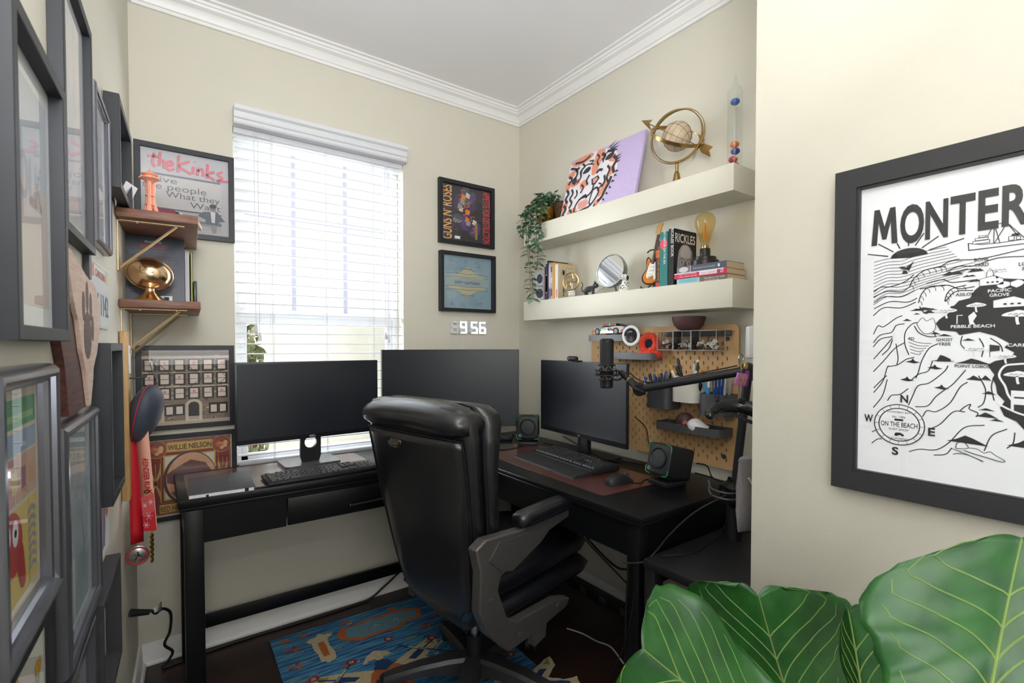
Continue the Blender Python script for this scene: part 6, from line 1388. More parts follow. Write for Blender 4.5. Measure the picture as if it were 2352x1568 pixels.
# ---- licence plate
t = thing('licence_plate', 'white embossed licence plate on the left wall behind the wooden sign', 'licence plate', lwall(.884, .0012, 1.41), ROT_LEFT)
m = MB(); m.prism(rrect(.305, .155, .012), .001, .003, mat('plate_white', (226, 230, 232), .35, var=.03)); m.line([(x, y) for x, y in rrect(.296, .146, .01)], .002, .0036, mat('plate_white', (0, 0, 0)), 0, True); m.build('plate', t)
m = MB(); m.text('CAROLINA', .0, .044, .0036, .024, flat_mat((196, 96, 96)), width=.16, bold=.02); m.rect(-.14, .04, -.1, .068, .0035, flat_mat((226, 140, 130))); m.rect(.1, .04, .14, .068, .0035, flat_mat((232, 210, 150)))
m.text('FJK 1142', 0, -.045, .0036, .075, flat_mat((70, 84, 120)), width=.25, bold=.01); m.build('plate_lettering', t)
m = MB(); m.prism(rrect(.03, .06, .003), .0, .01, M_CHAR); solo(m, 'wall_bracket', 'small dark metal bracket on the left wall above the licence plate', 'bracket', lwall(1.085, .0012, 1.462), ROT_LEFT)

# ---- the two little wooden shelves in the corner
M_WAL = mat('walnut_board', (150, 104, 82), .5, c2=(106, 70, 56), stretch=(3, 34, 34), scale=4, bump=.12, bscale=14)
def wshelf(label, z, th, u0, u1, dep, strut_up):
    t = thing('wall_shelf', label, 'shelf', lwall(0, 0.0008, z), (0, 0, D(-LW_A)))
    m = MB(); m.bx(.0, dep, -u1, -u0, 0, th, M_WAL, .003); m.build('board', t)
    MG = mat('pale_gold_bracket', (206, 178, 132), .35, .6)
    for u in (u1 - .055, u0 + .09):
        m = MB()
        m.bx(0, .003, -u - .01, -u + .01, -.16, -.0015, MG); m.bx(.003, dep * .82, -u - .01, -u + .01, -.0035, -.0008, MG)
        m.tube([(.006, -u, -.15), (dep * .72, -u, -.004)], .0042, MG, 8); m.build('bracket', t)
        m = MB()
        for x in (.05, .15): m.cyl((x, -u, -.0065), (x, -u, -.0035), .004, M_STEEL, 10)
        m.build('screw', t)
    return t
wshelf('upper walnut shelf in the left corner carrying the coral tower model', 1.686, .028, .012, .535, .215, True)
wshelf('lower walnut shelf in the left corner carrying the brass cup', 1.412, .026, .012, .475, .22, True)
ZU, ZL = 1.7145, 1.4385
# frame leaning in the corner on the upper shelf
t = picture('framed_print', 'black framed print on the left wall just above the upper walnut shelf', 'picture frame', lwall(.575, .0012, 1.846), ROT_LEFT, .345, .252, boxprof(.02, .034, .008), M_FRM, pale((180, 194, 200), 12, (160, 176, 186), (196, 206, 210)))
# coral tower model
t = thing('tower_model', 'coral pink model of an observation tower on the upper walnut shelf', 'model', (-1.848, -.47, ZU))
M_COR = mat('coral_plastic', (246, 168, 140), .45, sss=.0, var=.05)
m = MB()
for k in range(3):
    a = 2 * PI * k / 3 + .3; q = lambda r, z: (r * math.cos(a), r * math.sin(a), z)
    m.tube([q(.022, 0), q(.012, .03), q(.0085, .065), q(.011, .105)], [.0075, .006, .005, .006], M_COR, 8, 4)
m.tube([(0, 0, 0), (0, 0, .1)], .007, M_COR, 10)
for z in (.03, .06): m.lathe([(.001, z), (.013, z), (.013, z + .004), (.001, z + .004)], M_COR, seg=14)
m.build('tower', t)
m = MB(); m.lathe([(.008, .1), (.014, .107), (.021, .112), (.0265, .115), (.0265, .118), (.019, .12), (.017, .125), (.0225, .128), (.0225, .131), (.013, .135), (.006, .139), (.002, .146), (.0004, .156)], M_COR, seg=28)
for k in range(14):
    a = 2 * PI * k / 14; m.box((.0265 * math.cos(a), .0265 * math.sin(a), .1165), (.004, .003, .004), M_COR, .0, (0, 0, a))
m.build('saucer', t)
m = MB(); m.box((0, 0, .052), (.0035, .075, .104), M_PAPER, .0, (0, D(24), D(-20))); solo(m, 'white_card', 'white card propped beside the coral tower on the upper walnut shelf', 'card', (-1.915, -.415, ZU + .001))
m = MB(); m.bx(-.05, .05, -.09, .09, 0, .016, mat('pale_wood_tray', (212, 184, 150), .6, c2=(190, 160, 126), stretch=(30, 3, 30), scale=4), .002); solo(m, 'wooden_tray', 'pale wooden block tray on the upper walnut shelf under the maroon case', 'tray', (-1.790, -.33, ZU + .0003), (0, 0, D(80)))
t = thing('maroon_case', 'small maroon case with black ends lying on the pale wooden tray', 'case', (-1.815, -.33, ZU + .0166), (0, 0, D(5)))
m = MB(); m.box((0, 0, .018), (.075, .05, .036), mat('maroon_cloth', (138, 52, 70), .6, c2=(104, 40, 62), stretch=(2, 2, 60), scale=3), .004); m.build('body', t)
m = MB(); m.tube([(.038, 0, .018), (.048, 0, .018)], .018, M_BLACKP, 16); m.tube([(-.044, 0, .018), (-.036, 0, .018)], .018, M_BLACKP, 16); m.build('cap', t)
m = MB(); m.tube([(.05, 0, .018), (.056, 0, .016)], .016, M_WHITE, 16); m.build('white_cap', t)
# book with cover text, behind the cup
t = thing('book', 'large dark blue book with red title standing face out behind the brass cup', 'book', (-1.842, -.262, ZL), (D(-4), 0, D(-3)))
M_BB = mat('dark_blue_cover', (50, 54, 70), .4, var=.1)
m = MB(); m.bx(-.093, .093, -.0, .0015, 0, .246, M_BB); m.bx(-.093, .093, .0225, .024, 0, .246, M_BB); m.bx(-.093, -.0915, .0015, .0225, 0, .246, M_BB); m.build('cover', t)
m = MB(); m.bx(-.091, .0915, .0016, .0224, .002, .244, M_PAPER); m.build('pages', t)
m = MB(); TW = flat_mat((196, 198, 206))
m.T = Matrix.Translation((0, -.0004, 0)) @ Matrix.Rotation(D(90), 4, 'X'); m.text('PRAISE FOR', 0, .222, 0, .012, TW, width=.05); m.text('BAD BLOOD', 0, .205, 0, .017, flat_mat((190, 70, 74)), width=.075, bold=.02)
rd = random.Random(1)
for k in range(26):
    y = .193 - k * .0062
    if k in (4, 5, 11, 16, 21): continue
    wv = rd.uniform(.05, .078); m.rect(-wv, y, wv, y + .0014, 0, flat_mat((150, 60, 66)) if k in (3, 10) else flat_mat((128, 132, 146)))
m.rect(.02, .004, .055, .032, 0, M_PAPER); m.rect(.03, .008, .045, .028, .0003, M_INK); m.T = Matrix(); m.build('cover_print', t)
for nm, x, c, h, w_, lb in (('a', -1.738, (214, 206, 214), .21, .016, 'thin white book standing right of the dark blue book'), ('b', -1.724, (196, 200, 96), .205, .006, 'thin lime yellow book next to the white book on the walnut shelf')):
    t = thing('book', lb, 'book', (x, -.21, ZL)); m = MB(); m.bx(-w_ / 2, w_ / 2, 0, .0012, 0, h, flat_mat(c)); m.bx(-w_ / 2, -w_ / 2 + .001, 0, .14, 0, h, flat_mat(c)); m.bx(w_ / 2 - .001, w_ / 2, 0, .14, 0, h, flat_mat(c)); m.build('cover', t); m = MB(); m.bx(-w_ / 2 + .001, w_ / 2 - .001, .0013, .138, .002, h - .002, M_PAPER); m.build('pages', t)
m = MB(); m.box((0, 0, .052), (.012, .07, .104), mat('navy_gloss', (54, 64, 78), .3), .003); solo(m, 'phone', 'dark slate phone standing on edge at the right of the lower walnut shelf', 'phone', (-1.71, -.13, ZL))
# brass trophy cup
t = thing('brass_cup', 'shiny copper brass goblet with a wide rim lying open on the lower walnut shelf', 'cup', (-1.853, -.375, ZL))
M_COP = mat('polished_copper_brass', (240, 208, 166), .2, 1.0, var=.12, scale=18)
m = MB(); m.lathe([(.052, 0), (.052, .003), (.046, .008), (.028, .02), (.016, .032), (.0125, .042), (.014, .047), (.001, .048)], M_COP, seg=40); m.build('foot', t)
X = Matrix.Translation((0, -.005, .094)) @ Euler((D(8), D(10), 0)).to_matrix().to_4x4()
m = MB(); m.ball((0, 0, 0), (.060, .050, .049), M_COP, 40, 20, X); m.tube([X @ Vector((.01, -.049, .01)), X @ Vector((-.02, -.047, .0)), X @ Vector((-.03, -.042, .022))], .0012, mat('dark_seam', (90, 60, 44), .4), 5, 4); m.build('bowl', t)
m = MB(); m.torus((0, 0, 0), .064, .0035, M_COP, 48, 8, X @ Matrix.Translation((0, .012, 0)) @ Matrix.Scale(.82, 4, (0, 0, 1)), 'y'); m.build('rim', t)

# ---- medal rail, headphone case, medals
t = thing('medal_rail', 'vertical tan wooden rail on the left wall holding the medals', 'rail', lwall(.46, .0012, 1.065), ROT_LEFT)
M_TANW = mat('tan_wood', (206, 168, 112), .5, c2=(184, 144, 92), stretch=(40, 3, 40), scale=4)
m = MB(); m.bx(-.03, .03, -.27, .27, 0, .022, M_TANW, .004); m.build('board', t)
m = MB(); m.prism(rrect(.05, .09, .004), .0225, .024, M_PAPER); m.text('12K', 0, .02, .0246, .02, flat_mat((150, 60, 60))); o = m.build('bib_card', t); o.location = (0.0, .18, 0)
for y in (.12, .03, -.05):
    m = MB(); m.tube([(0, y, .022), (0, y, .06), (0, y + .012, .066)], .0032, M_CHAR, 8, 3); m.build('peg', t)
t = thing('headphone_case', 'dark grey oval headphone case with red zip hanging by its strap from the rail', 'headphone case', (-1.868, -.43, 1.075), (0, D(14), D(-12)))
M_CASE = mat('slate_case_fabric', (74, 78, 94), .55, c2=(62, 66, 80), scale=200, bump=.15, bscale=500)
m = MB(); R = []
for i in range(17):
    t_ = i / 16; x = -.042 + .084 * t_; q = math.sin(PI * (t_ * .92 + .04)) ** .5
    R.append([(x, .075 * q * math.sin(a) * 1.0, (.098 * q) * math.cos(a) - .012 * math.cos(2 * a) * q) for a in [2 * PI * k / 36 for k in range(36)]])
m.rings(R, M_CASE); m.build('shell', t, 70)
m = MB(); m.tube([(-.010, .0752 * math.sin(a) * .985, (.0985 * math.cos(a) - .012 * math.cos(2 * a)) * .985) for a in [2 * PI * k / 40 for k in range(40)]], .0016, mat('red_zip', (196, 44, 56), .5), 6, closed=True); m.build('zip', t)
m = MB(); m.tube([(.0, 0, .084), (.004, 0, .105), (-.012, .0, .13), (-.026, 0, .155)], .005, M_BLACKP, 8, 4, flat=(1, .3)); m.build('strap', t)
def ribbon(label, pts, wd, mt, deco, loc, group=None):
    t = thing('medal', label, 'medal', loc)
    m = MB(); P = catmull(pts, 5); L = []; Rr = []
    for i, p in enumerate(P): L.append(p[:3]); 
    vs = []; fs = []
    for i, p in enumerate(P):
        tw = wd if not isinstance(wd, tuple) else None; d = Vector((.82, -.57, 0)).normalized() if deco else Vector((.93, .35, 0)).normalized(); q = d * wd / 2; vs += [tuple(p - q), tuple(p + q)]
    n = len(P); cols = [(2 * i, 2 * i + 1, 2 * i + 3, 2 * i + 2) for i in range(n - 1)]
    m.add(vs, cols, mt); o = m.build('ribbon', t); solidify(o, .0012); return t, P
M_RIB = mat('red_ribbon', (206, 26, 44), .45, c2=(186, 18, 36), scale=300, bump=.1, bscale=600); M_RIB2 = mat('peach_ribbon', (236, 176, 156), .5, var=.03)
RL = (-1.905, -.44, 1.0)
t, P = ribbon('medal on a plain red ribbon hanging left of the reindeer ribbon', [(.0, .0, .06), (.0, 0, -.02), (.006, .0, -.16), (.008, 0, -.36)], .036, M_RIB, False, RL)
m = MB(); X = Matrix.Translation((.008, -.004, -.40)) @ Matrix.Rotation(D(90), 4, 'X') @ Matrix.Rotation(D(0), 4, 'Y')
m.lathe([(.001, 0), (.030, 0), (.032, .0015), (.030, .003), (.001, .003)], M_STEEL, T=X, seg=36); m.build('disc', t)
m = MB(); m.torus((0, 0, .0032), .0275, .0032, flat_mat((170, 58, 62)), 36, 6, X); m.T = X; m.line([(-.006, -.014), (-.001, -.004), (.004, .002), (.0, .014)], .004, .0038, M_INK, 4); m.line([(-.008, .004), (.002, .002), (.011, -.004)], .003, .0038, M_INK, 4); m.line([(-.001, -.004), (.009, -.01)], .003, .0039, flat_mat((190, 70, 60)), 2); m.build('disc_emblem', t)
t2, P = ribbon('medal on a printed peach and red snowflake ribbon with running lettering', [(.0, 0, .05), (.004, 0, -.02), (.010, 0, -.12), (.016, 0, -.22), (.022, 0, -.32)], .042, M_RIB2, True, (-1.882, -.455, 1.0))
m = MB(); X = Matrix.Translation((.011, -.0012, -.135)) @ Matrix.Rotation(D(-34.8), 4, 'Z') @ Matrix.Rotation(D(90), 4, 'X') @ Matrix.Rotation(D(3.5), 4, 'Z'); m.T = X
DR = flat_mat((190, 30, 44)); z = .0016
m.flat([(-.021, -.185), (.021, -.185), (.021, -.06), (-.021, -.075)], z - .0004, flat_mat((226, 96, 98))); m.flat([(-.021, -.185), (.021, -.185), (.021, -.12), (-.021, -.135)], z - .0002, flat_mat((214, 44, 58)))
m.text('50K', -.004, .058, z, .013, DR, width=.02, rot=-90); m.text('REINDEER RUN', -.006, .0, z, .026, DR, width=.105, rot=-90, bold=.02)
for y in (.088, -.055):
    m.disc(0, y, .010, z, flat_mat((52, 66, 40)), .007); m.disc(0, y, .006, z + .0002, flat_mat((196, 90, 50)), .004); m.line([(.008, y), (.018, y + .006)], .003, z, DR); m.line([(.008, y), (.018, y - .006)], .003, z, DR)
for x, y, r in ((.0, -.135, .014), (-.01, -.165, .011), (.01, -.09, .010), (-.01, -.1, .008)):
    for k in range(6): a = PI / 3 * k; m.line([(x, y), (x + r * math.cos(a), y + r * math.sin(a))], .0016, z + .0003, M_PAPER)
m.T = Matrix(); m.build('ribbon_print', t2)
m = MB(); MGL = mat('gold_medal', (214, 176, 84), .25, .9); m.T = Matrix.Translation((.024, 0, -.335)) @ Matrix.Rotation(D(55), 4, 'Z'); m.torus((0, 0, .008), .005, .0015, MGL, 16, 6, None, 'y')
for k in range(6): m.ball((0, 0, -.006 - .016 * k), (.012 - .001 * abs(k - 2), .002, .009), MGL, 12, 8)
m.T = Matrix(); m.build('gold_pendant', t2)
# power plug and cord by the corner
t = thing('power_cord', 'thick black power cord with white tag plugged into the left wall near the corner', 'power cord', lwall(.42, .0, .40), (0, 0, 0))
O2 = Vector(lwall(.42, 0, .40))
def R2(x, y, z): return Vector((x, y, z)) - O2
P0 = Vector(lwall(.42, .012, .405)) - O2; P1 = Vector(lwall(.40, .06, .385)) - O2
m = MB(); m.cyl(P0, P1, .013, M_BLACKP, 14, .009); m.build('plug', t)
cordp = [P1, R2(-1.865, -.28, .335), R2(-1.852, -.2, .285), R2(-1.83, -.13, .265), R2(-1.805, -.10, .225), R2(-1.808, -.09, .15), R2(-1.826, -.085, .10), R2(-1.80, -.08, .06), R2(-1.812, -.075, .028), R2(-1.83, -.08, .0055), R2(-1.74, -.07, .0055), R2(-1.55, -.055, .0055), R2(-1.2, -.06, .0055), R2(-1.0, -.05, .006), R2(-.9, -.045, .05), R2(-.8, -.04, .11)]
m = MB(); m.tube(cordp, .0052, mat('black_rubber', (22, 22, 24), .5), 10, 8); m.build('cord', t)
m = MB(); a, b = R2(-1.860, -.262, .325), R2(-1.838, -.15, .275); u = Vector((0, 0, 1)); n = Vector((.7, -.7, 0)) * .006
m.add([tuple(a + n - u * .008), tuple(b + n - u * .008), tuple(b + n + u * .03), tuple(b * .6 + a * .4 + n + u * .022), tuple(a + n + u * .008)], [(0, 1, 2, 3, 4)], M_PAPER); o = m.build('white_tag', t); solidify(o, .001)

# ================================================================== the big map print
def art_map(m, w, h, z):
    ox, oy = .272, .3495           # measured from the frame's lower left corner
    K = M_INK
    def q(p): return [(x - ox, y - oy) for x, y in p]
    m.rect(-w / 2, -h / 2, w / 2, h / 2, z, M_PAPER); z += .0005
    def ln(p, wd=.0018, s=5, dz=0, mt=K): m.line(q(p), wd, z + dz, mt, s)
    def fl(p, dz=0, mt=K, s=0): m.flat(q(sm(p, 3) if s else p), z + dz, mt)
    def tx(s, x, y, sz, wd, dz=.0009, mt=K, bold=.0, rot=0): m.text(s, x - ox, y - oy, z + dz, sz, mt, width=wd, bold=bold, rot=rot)
    for ch, x0, x1, y0, y1 in (('M', .066, .112, .529, .604), ('O', .116, .155, .528, .604), ('N', .157, .192, .53, .604), ('T', .195, .231, .531, .605), ('E', .235, .263, .533, .606), ('R', .267, .303, .534, .607), ('E', .307, .335, .534, .607), ('Y', .337, .378, .534, .607)):
        if ch == 'M': fl([(x0 + a * (x1 - x0), y0 + b * (y1 - y0)) for a, b in ((0, 0), (.1, 1), (.3, 1), (.5, .5), (.7, 1), (.9, 1), (1, 0), (.78, 0), (.73, .62), (.58, .14), (.42, .14), (.27, .62), (.22, 0))], .0009)
        else: tx(ch, (x0 + x1) / 2, y0, (y1 - y0) / .73, x1 - x0, bold=.03)
    fl([(.1, .498)] + [(.131 + .031 * math.cos(D(a)), .4965 + .0185 * math.sin(D(a))) for a in range(175, 4, -12)] + [(.161, .498), (.13, .495)])
    for a, b in (((.059, .513), (.096, .503)), ((.078, .532), (.105, .511)), ((.111, .528), (.116, .516)), ((.131, .532), (.13, .519)), ((.155, .541), (.141, .518)), ((.178, .531), (.152, .512)), ((.216, .52), (.163, .506))): ln([a, b], .0022, 0)
    # ship
    fl([(.222, .495), (.221, .51), (.24, .505), (.262, .504), (.318, .506), (.32, .499), (.3, .496)], 0, K); fl([(.2235, .497), (.2228, .508), (.24, .5035), (.262, .5025), (.317, .5045), (.318, .5005), (.3, .4975)], .0002, M_PAPER)
    for x0, y0, x1, y1 in ((.228, .506, .252, .512), (.231, .512, .25, .517), (.236, .517, .247, .521), (.276, .505, .284, .513), (.286, .505, .292, .511)): fl([(x0, y0), (x1, y0), (x1, y1), (x0, y1)], .0003); fl([(x0 + .001, y0 + .001), (x1 - .001, y0 + .001), (x1 - .001, y1 - .001), (x0 + .001, y1 - .001)], .0005, M_PAPER)
    for p in ([(.257, .504), (.257, .54)], [(.274, .538), (.258, .504)], [(.257, .539), (.275, .538)], [(.274, .538), (.288, .512)], [(.257, .539), (.246, .512)], [(.257, .539), (.265, .504)], [(.274, .538), (.298, .505)]): ln(p, .0013, 0, .0004)
    fl([(.279, .512), (.281, .517), (.289, .517), (.291, .512)], .0004)
    # sea lines in the upper bay
    for k in range(13):
        y = .494 - k * .0066; n = .3 + .015 * k; x1 = .16 + .004 * k if k < 7 else .2 - .004 * (k - 7)
        ln([(.071, y - .001 * k), (.095, y + .004), (.12, y + .003), (x1 * .85, y + .008 + .0008 * k), (x1 + .03, y + .014 + .0015 * k)], .0010)
    for p in ([(.071, .431), (.085, .44), (.1, .439), (.125, .447), (.14, .46)], [(.071, .42), (.095, .43), (.12, .427), (.133, .436)], [(.072, .407), (.09, .419), (.12, .417), (.142, .428)], [(.072, .395), (.1, .408), (.13, .405), (.146, .412)], [(.071, .38), (.09, .396), (.12, .394), (.144, .404)], [(.19, .46), (.21, .468), (.23, .466), (.262, .476), (.3, .474)], [(.18, .47), (.2, .48), (.24, .478), (.3, .488)], [(.2, .455), (.22, .46), (.235, .46)], [(.16, .44), (.185, .445), (.2, .438), (.236, .44)], [(.15, .43), (.19, .434), (.21, .425), (.232, .427)], [(.19, .402), (.205, .42), (.23, .42)], [(.150, .395), (.16, .38), (.172, .39)]): ln(p)
    fl([(.114, .478), (.12, .473), (.127, .472), (.132, .468), (.14, .488), (.133, .481), (.127, .476), (.121, .479)], .0003); fl([(.12, .463), (.13, .463), (.128, .47), (.122, .47)], .0003)
    for a in ([(.133, .436), (.14, .452), (.156, .466), (.175, .47), (.19, .47)], [(.148, .402), (.153, .42), (.165, .433), (.189, .433)], [(.189, .402), (.192, .416), (.2, .426), (.22, .431)]):
        ln(a, .0018); P = catmull([(x, y, 0) for x, y in a], 4)
        for i in range(1, len(P) - 1, 2): ln([tuple(P[i][:2]), (P[i].x + .004, P[i].y - .004), (P[i].x + .005, P[i].y - .010)], .0010, 3)
    for x, y, a, b in ((.2, .454, .016, .006), (.233, .456, .012, .005), (.224, .447, .010, .003), (.232, .437, .010, .003)): fl([(x - a, y - b * .3), (x - a * .3, y + b), (x, y + b * .5), (x + a * .5, y + b * .9), (x + a, y - b * .2)], .0002)
    # the land
    land = [(.238, .426), (.232, .42), (.226, .406), (.21, .402), (.203, .393), (.198, .392), (.196, .38), (.182, .368), (.176, .36), (.183, .346), (.207, .343), (.212, .336), (.221, .338), (.24, .342), (.262, .334), (.28, .321), (.274, .313), (.287, .304), (.283, .294), (.262, .288), (.252, .28), (.256, .273), (.262, .262), (.259, .256), (.264, .243), (.266, .228), (.276, .215), (.27, .203), (.276, .188), (.292, .18), (.302, .166), (.33, .15), (.36, .13), (.48, .12), (.48, .40), (.40, .44), (.33, .428), (.296, .434), (.272, .438)]
    fl(land, .0003)
    ln([(.31, .285), (.29, .283), (.275, .279), (.268, .262), (.276, .243), (.28, .228), (.287, .215)], .0032, 5, .0006, M_PAPER); ln([(.31, .19), (.29, .197), (.272, .207), (.266, .212)], .003, 4, .0006, M_PAPER)
    for x, y, a, b in ((.158, .389, .022, .004), (.146, .388, .012, .003), (.165, .383, .010, .004), (.13, .368, .008, .003), (.146, .38, .006, .002), (.176, .34, .008, .003), (.19, .336, .012, .003), (.188, .287, .019, .003), (.232, .285, .026, .007), (.234, .254, .012, .006), (.25, .255, .008, .006), (.255, .228, .010, .004), (.252, .197, .012, .003), (.252, .186, .016, .006), (.266, .179, .010, .003), (.226, .135, .03, .010), (.225, .327, .01, .003), (.31, .14, .03, .012)):
        fl([(x - a, y - b * .4), (x - a * .5, y + b * .2), (x - a * .1, y + b), (x + a * .25, y + b * .6), (x + a, y - b * .6), (x, y - b * .5)], .0003)
    def cyp(x, y, s, ww=M_PAPER, dz=.0006):
        fl([(x - s, y), (x - s * .8, y + s * .25), (x - s * .3, y + s * .4), (x, y + s * .5), (x + s * .5, y + s * .38), (x + s, y + s * .15), (x + s * .7, y - s * .05), (x, y - s * .1)], dz, ww, 1); ln([(x - s * .05, y), (x - s * .02, y - s * .5), (x + s * .06, y - s * .8)], s * .2, 3, dz, ww)
        for k in range(4): ln([(x - s * .6 + k * s * .35, y + s * .05), (x - s * .45 + k * s * .35, y + s * .2), (x - s * .3 + k * s * .35, y + s * .08)], .0007, 3, dz + .0003)
    for x, y, s in ((.192, .382, .016), (.235, .39, .014), (.29, .37, .02), (.235, .308, .016), (.276, .295, .014), (.292, .262, .018), (.262, .452, .016)): cyp(x, y, s)
    # mission, cannery, butterfly, golfer, house, rolling surf
    def hs(x0, y0, w_, h_):
        fl([(x0, y0), (x0 + w_, y0 + .001), (x0 + w_, y0 + h_ * .6), (x0 + w_ * .6, y0 + h_), (x0, y0 + h_ * .7)], .0006, M_PAPER); ln([(x0, y0), (x0 + w_, y0 + .001), (x0 + w_, y0 + h_ * .6), (x0 + w_ * .6, y0 + h_), (x0, y0 + h_ * .7), (x0, y0)], .0009, 0, .0009)
        for k in range(3): fl([(x0 + w_ * (.3 + .2 * k), y0 + h_ * .25), (x0 + w_ * (.4 + .2 * k), y0 + h_ * .25), (x0 + w_ * (.4 + .2 * k), y0 + h_ * .4), (x0 + w_ * (.3 + .2 * k), y0 + h_ * .4)], .0009)
    hs(.239, .427, .032, .018); fl([(.248, .443), (.258, .443), (.257, .452), (.253, .458), (.249, .452)], .0007, M_PAPER); ln([(.248, .443), (.249, .452), (.253, .459), (.257, .452), (.258, .443)], .0009, 0, .0009); hs(.258, .385, .045, .02)
    fl([(.224, .372), (.232, .38), (.236, .372), (.231, .362), (.234, .356), (.226, .356)], .0006, M_PAPER); ln([(.208, .358), (.208, .374), (.216, .374)], .0016, 0, .0006, M_PAPER)
    fl(sm([(.262, .426), (.272, .433), (.28, .43), (.29, .434), (.298, .428), (.288, .42), (.28, .425), (.27, .42)], 2), .0006, M_PAPER); ln([(.28, .42), (.28, .434)], .001, 0, .0009)
    ln([(.134, .297), (.127, .32), (.128, .345), (.142, .362), (.16, .357), (.172, .345), (.176, .335)], .0018); ln([(.142, .356), (.15, .342), (.165, .334), (.178, .334)])
    fl(sm([(.146, .36), (.155, .372), (.162, .365), (.172, .37), (.176, .352), (.17, .342), (.16, .34), (.152, .348)], 3), .0004, M_PAPER); ln([(.146, .36), (.155, .372), (.162, .365), (.172, .37), (.176, .352), (.17, .342), (.16, .34), (.152, .348), (.146, .36)], .001, 4, .0006)
    for k in range(5): ln([(.132 + k * .0012, .33 - k * .007), (.15, .322 - k * .006), (.17 - .004 * k, .32 - k * .0045)], .0010)
    fl([(.178, .285), (.184, .298), (.19, .296), (.2, .29), (.2, .285)], .0006); fl([(.255, .318), (.255, .305), (.268, .307), (.268, .316)], .0005); ln([(.255, .318), (.255, .295)], .001, 0, .0006)
    for x, y in ((.141, .283), (.176, .272), (.132, .246), (.187, .233)): fl([(x - .012, y), (x - .003, y + .003), (x, y + .007), (x + .003, y + .002), (x + .012, y - .001), (x + .002, y - .003)], .0004)
    # sea lines, lower
    for p in ([(.072, .34), (.08, .358), (.09, .356), (.11, .372), (.122, .378)], [(.072, .322), (.084, .338), (.104, .344), (.112, .358), (.126, .361)], [(.072, .313), (.085, .33), (.106, .335)], [(.073, .287), (.09, .31), (.106, .332)], [(.106, .328), (.1, .31), (.088, .296)], [(.073, .26), (.092, .285), (.11, .31), (.126, .322)], [(.112, .32), (.116, .29), (.114, .276)], [(.099, .272), (.115, .276), (.13, .288), (.143, .292)], [(.074, .215), (.09, .24), (.097, .268), (.1, .274)], [(.074, .225), (.088, .243), (.097, .253)], [(.074, .183), (.09, .21), (.098, .245)], [(.099, .2), (.106, .212), (.12, .215), (.134, .228)], [(.135, .194), (.142, .215), (.15, .235), (.168, .242), (.19, .265), (.196, .277)], [(.146, .25), (.15, .262), (.155, .285), (.166, .31), (.18, .32)], [(.138, .245), (.15, .258), (.166, .266), (.172, .285)], [(.146, .192), (.166, .196), (.178, .215), (.192, .23), (.204, .242), (.222, .27)], [(.158, .173), (.165, .186), (.18, .186), (.2, .205), (.214, .236), (.225, .247)], [(.17, .15), (.186, .162), (.205, .188), (.222, .19)], [(.137, .099), (.155, .107), (.18, .11), (.2, .128), (.222, .16), (.25, .168)], [(.177, .099), (.195, .104), (.204, .118)], [(.214, .19), (.222, .2), (.23, .205), (.228, .196), (.24, .19), (.238, .182)], [(.25, .12), (.26, .15), (.28, .165)], [(.072, .106), (.082, .116), (.09, .118)], [(.072, .13), (.08, .136)], [(.24, .26), (.25, .235), (.248, .21), (.24, .2)], [(.262, .262), (.258, .24), (.262, .215)], [(.216, .335), (.214, .32), (.22, .31)], [(.24, .33), (.246, .315), (.244, .295)], [(.255, .33), (.268, .318), (.272, .305)], [(.29, .16), (.288, .14), (.28, .13)]): ln(p)
    # compass
    cx_, cy_ = .1195, .152
    for r, wd in ((.0425, .0018), (.0345, .002)): m.line([(cx_ - ox + r * math.cos(2 * PI * k / 48), cy_ - oy + r * math.sin(2 * PI * k / 48) * .98) for k in range(48)], wd, z + .0012, K, 0, True)
    m.disc(cx_ - ox, cy_ - oy, .042, z + .0009, M_PAPER)
    for k in range(16): a = 2 * PI * k / 16; ln([(cx_ + .035 * math.cos(a), cy_ + .035 * math.sin(a)), (cx_ + .042 * math.cos(a), cy_ + .042 * math.sin(a))], .0008, 0, .0013)
    for s, x, y, sz, wd in (('N', .128, .199, .022, .013), ('W', .066, .152, .022, .016), ('E', .173, .137, .022, .011), ('S', .114, .089, .022, .011)): tx(s, x, y, sz, wd, .0009, K, .03)
    tx('ON THE BEACH', cx_, .1475, .014, .062, .0014, K, .01); tx('SURF SHOP', cx_, .140, .006, .034, .0014); tx('Est. 1986', cx_, .166, .006, .022, .0014); tx('MONTEREY BAY', cx_, .176, .005, .04, .0014); tx('CALIFORNIA', cx_, .121, .006, .036, .0014)
    fl([(.112, .16), (.127, .16), (.127, .164), (.112, .164)], .0014); fl([(.112, .129), (.114, .135), (.122, .136), (.129, .132), (.127, .128), (.122, .131), (.116, .128)], .0014)
    # otter
    for p in ([(.203, .117), (.213, .114), (.225, .11), (.24, .104), (.25, .1)], [(.206, .106), (.215, .109), (.23, .108), (.248, .1)], [(.21, .118), (.212, .129), (.222, .131), (.228, .122), (.218, .119), (.21, .118)], [(.228, .122), (.24, .122), (.25, .116), (.258, .12), (.266, .114), (.278, .107), (.272, .104), (.25, .109), (.232, .113), (.222, .117)]): ln(p, .0012, 4, .0008)
    fl(sm([(.211, .119), (.213, .128), (.222, .13), (.228, .122), (.245, .12), (.262, .116), (.275, .107), (.25, .11), (.225, .116)], 3), .0006, M_PAPER)
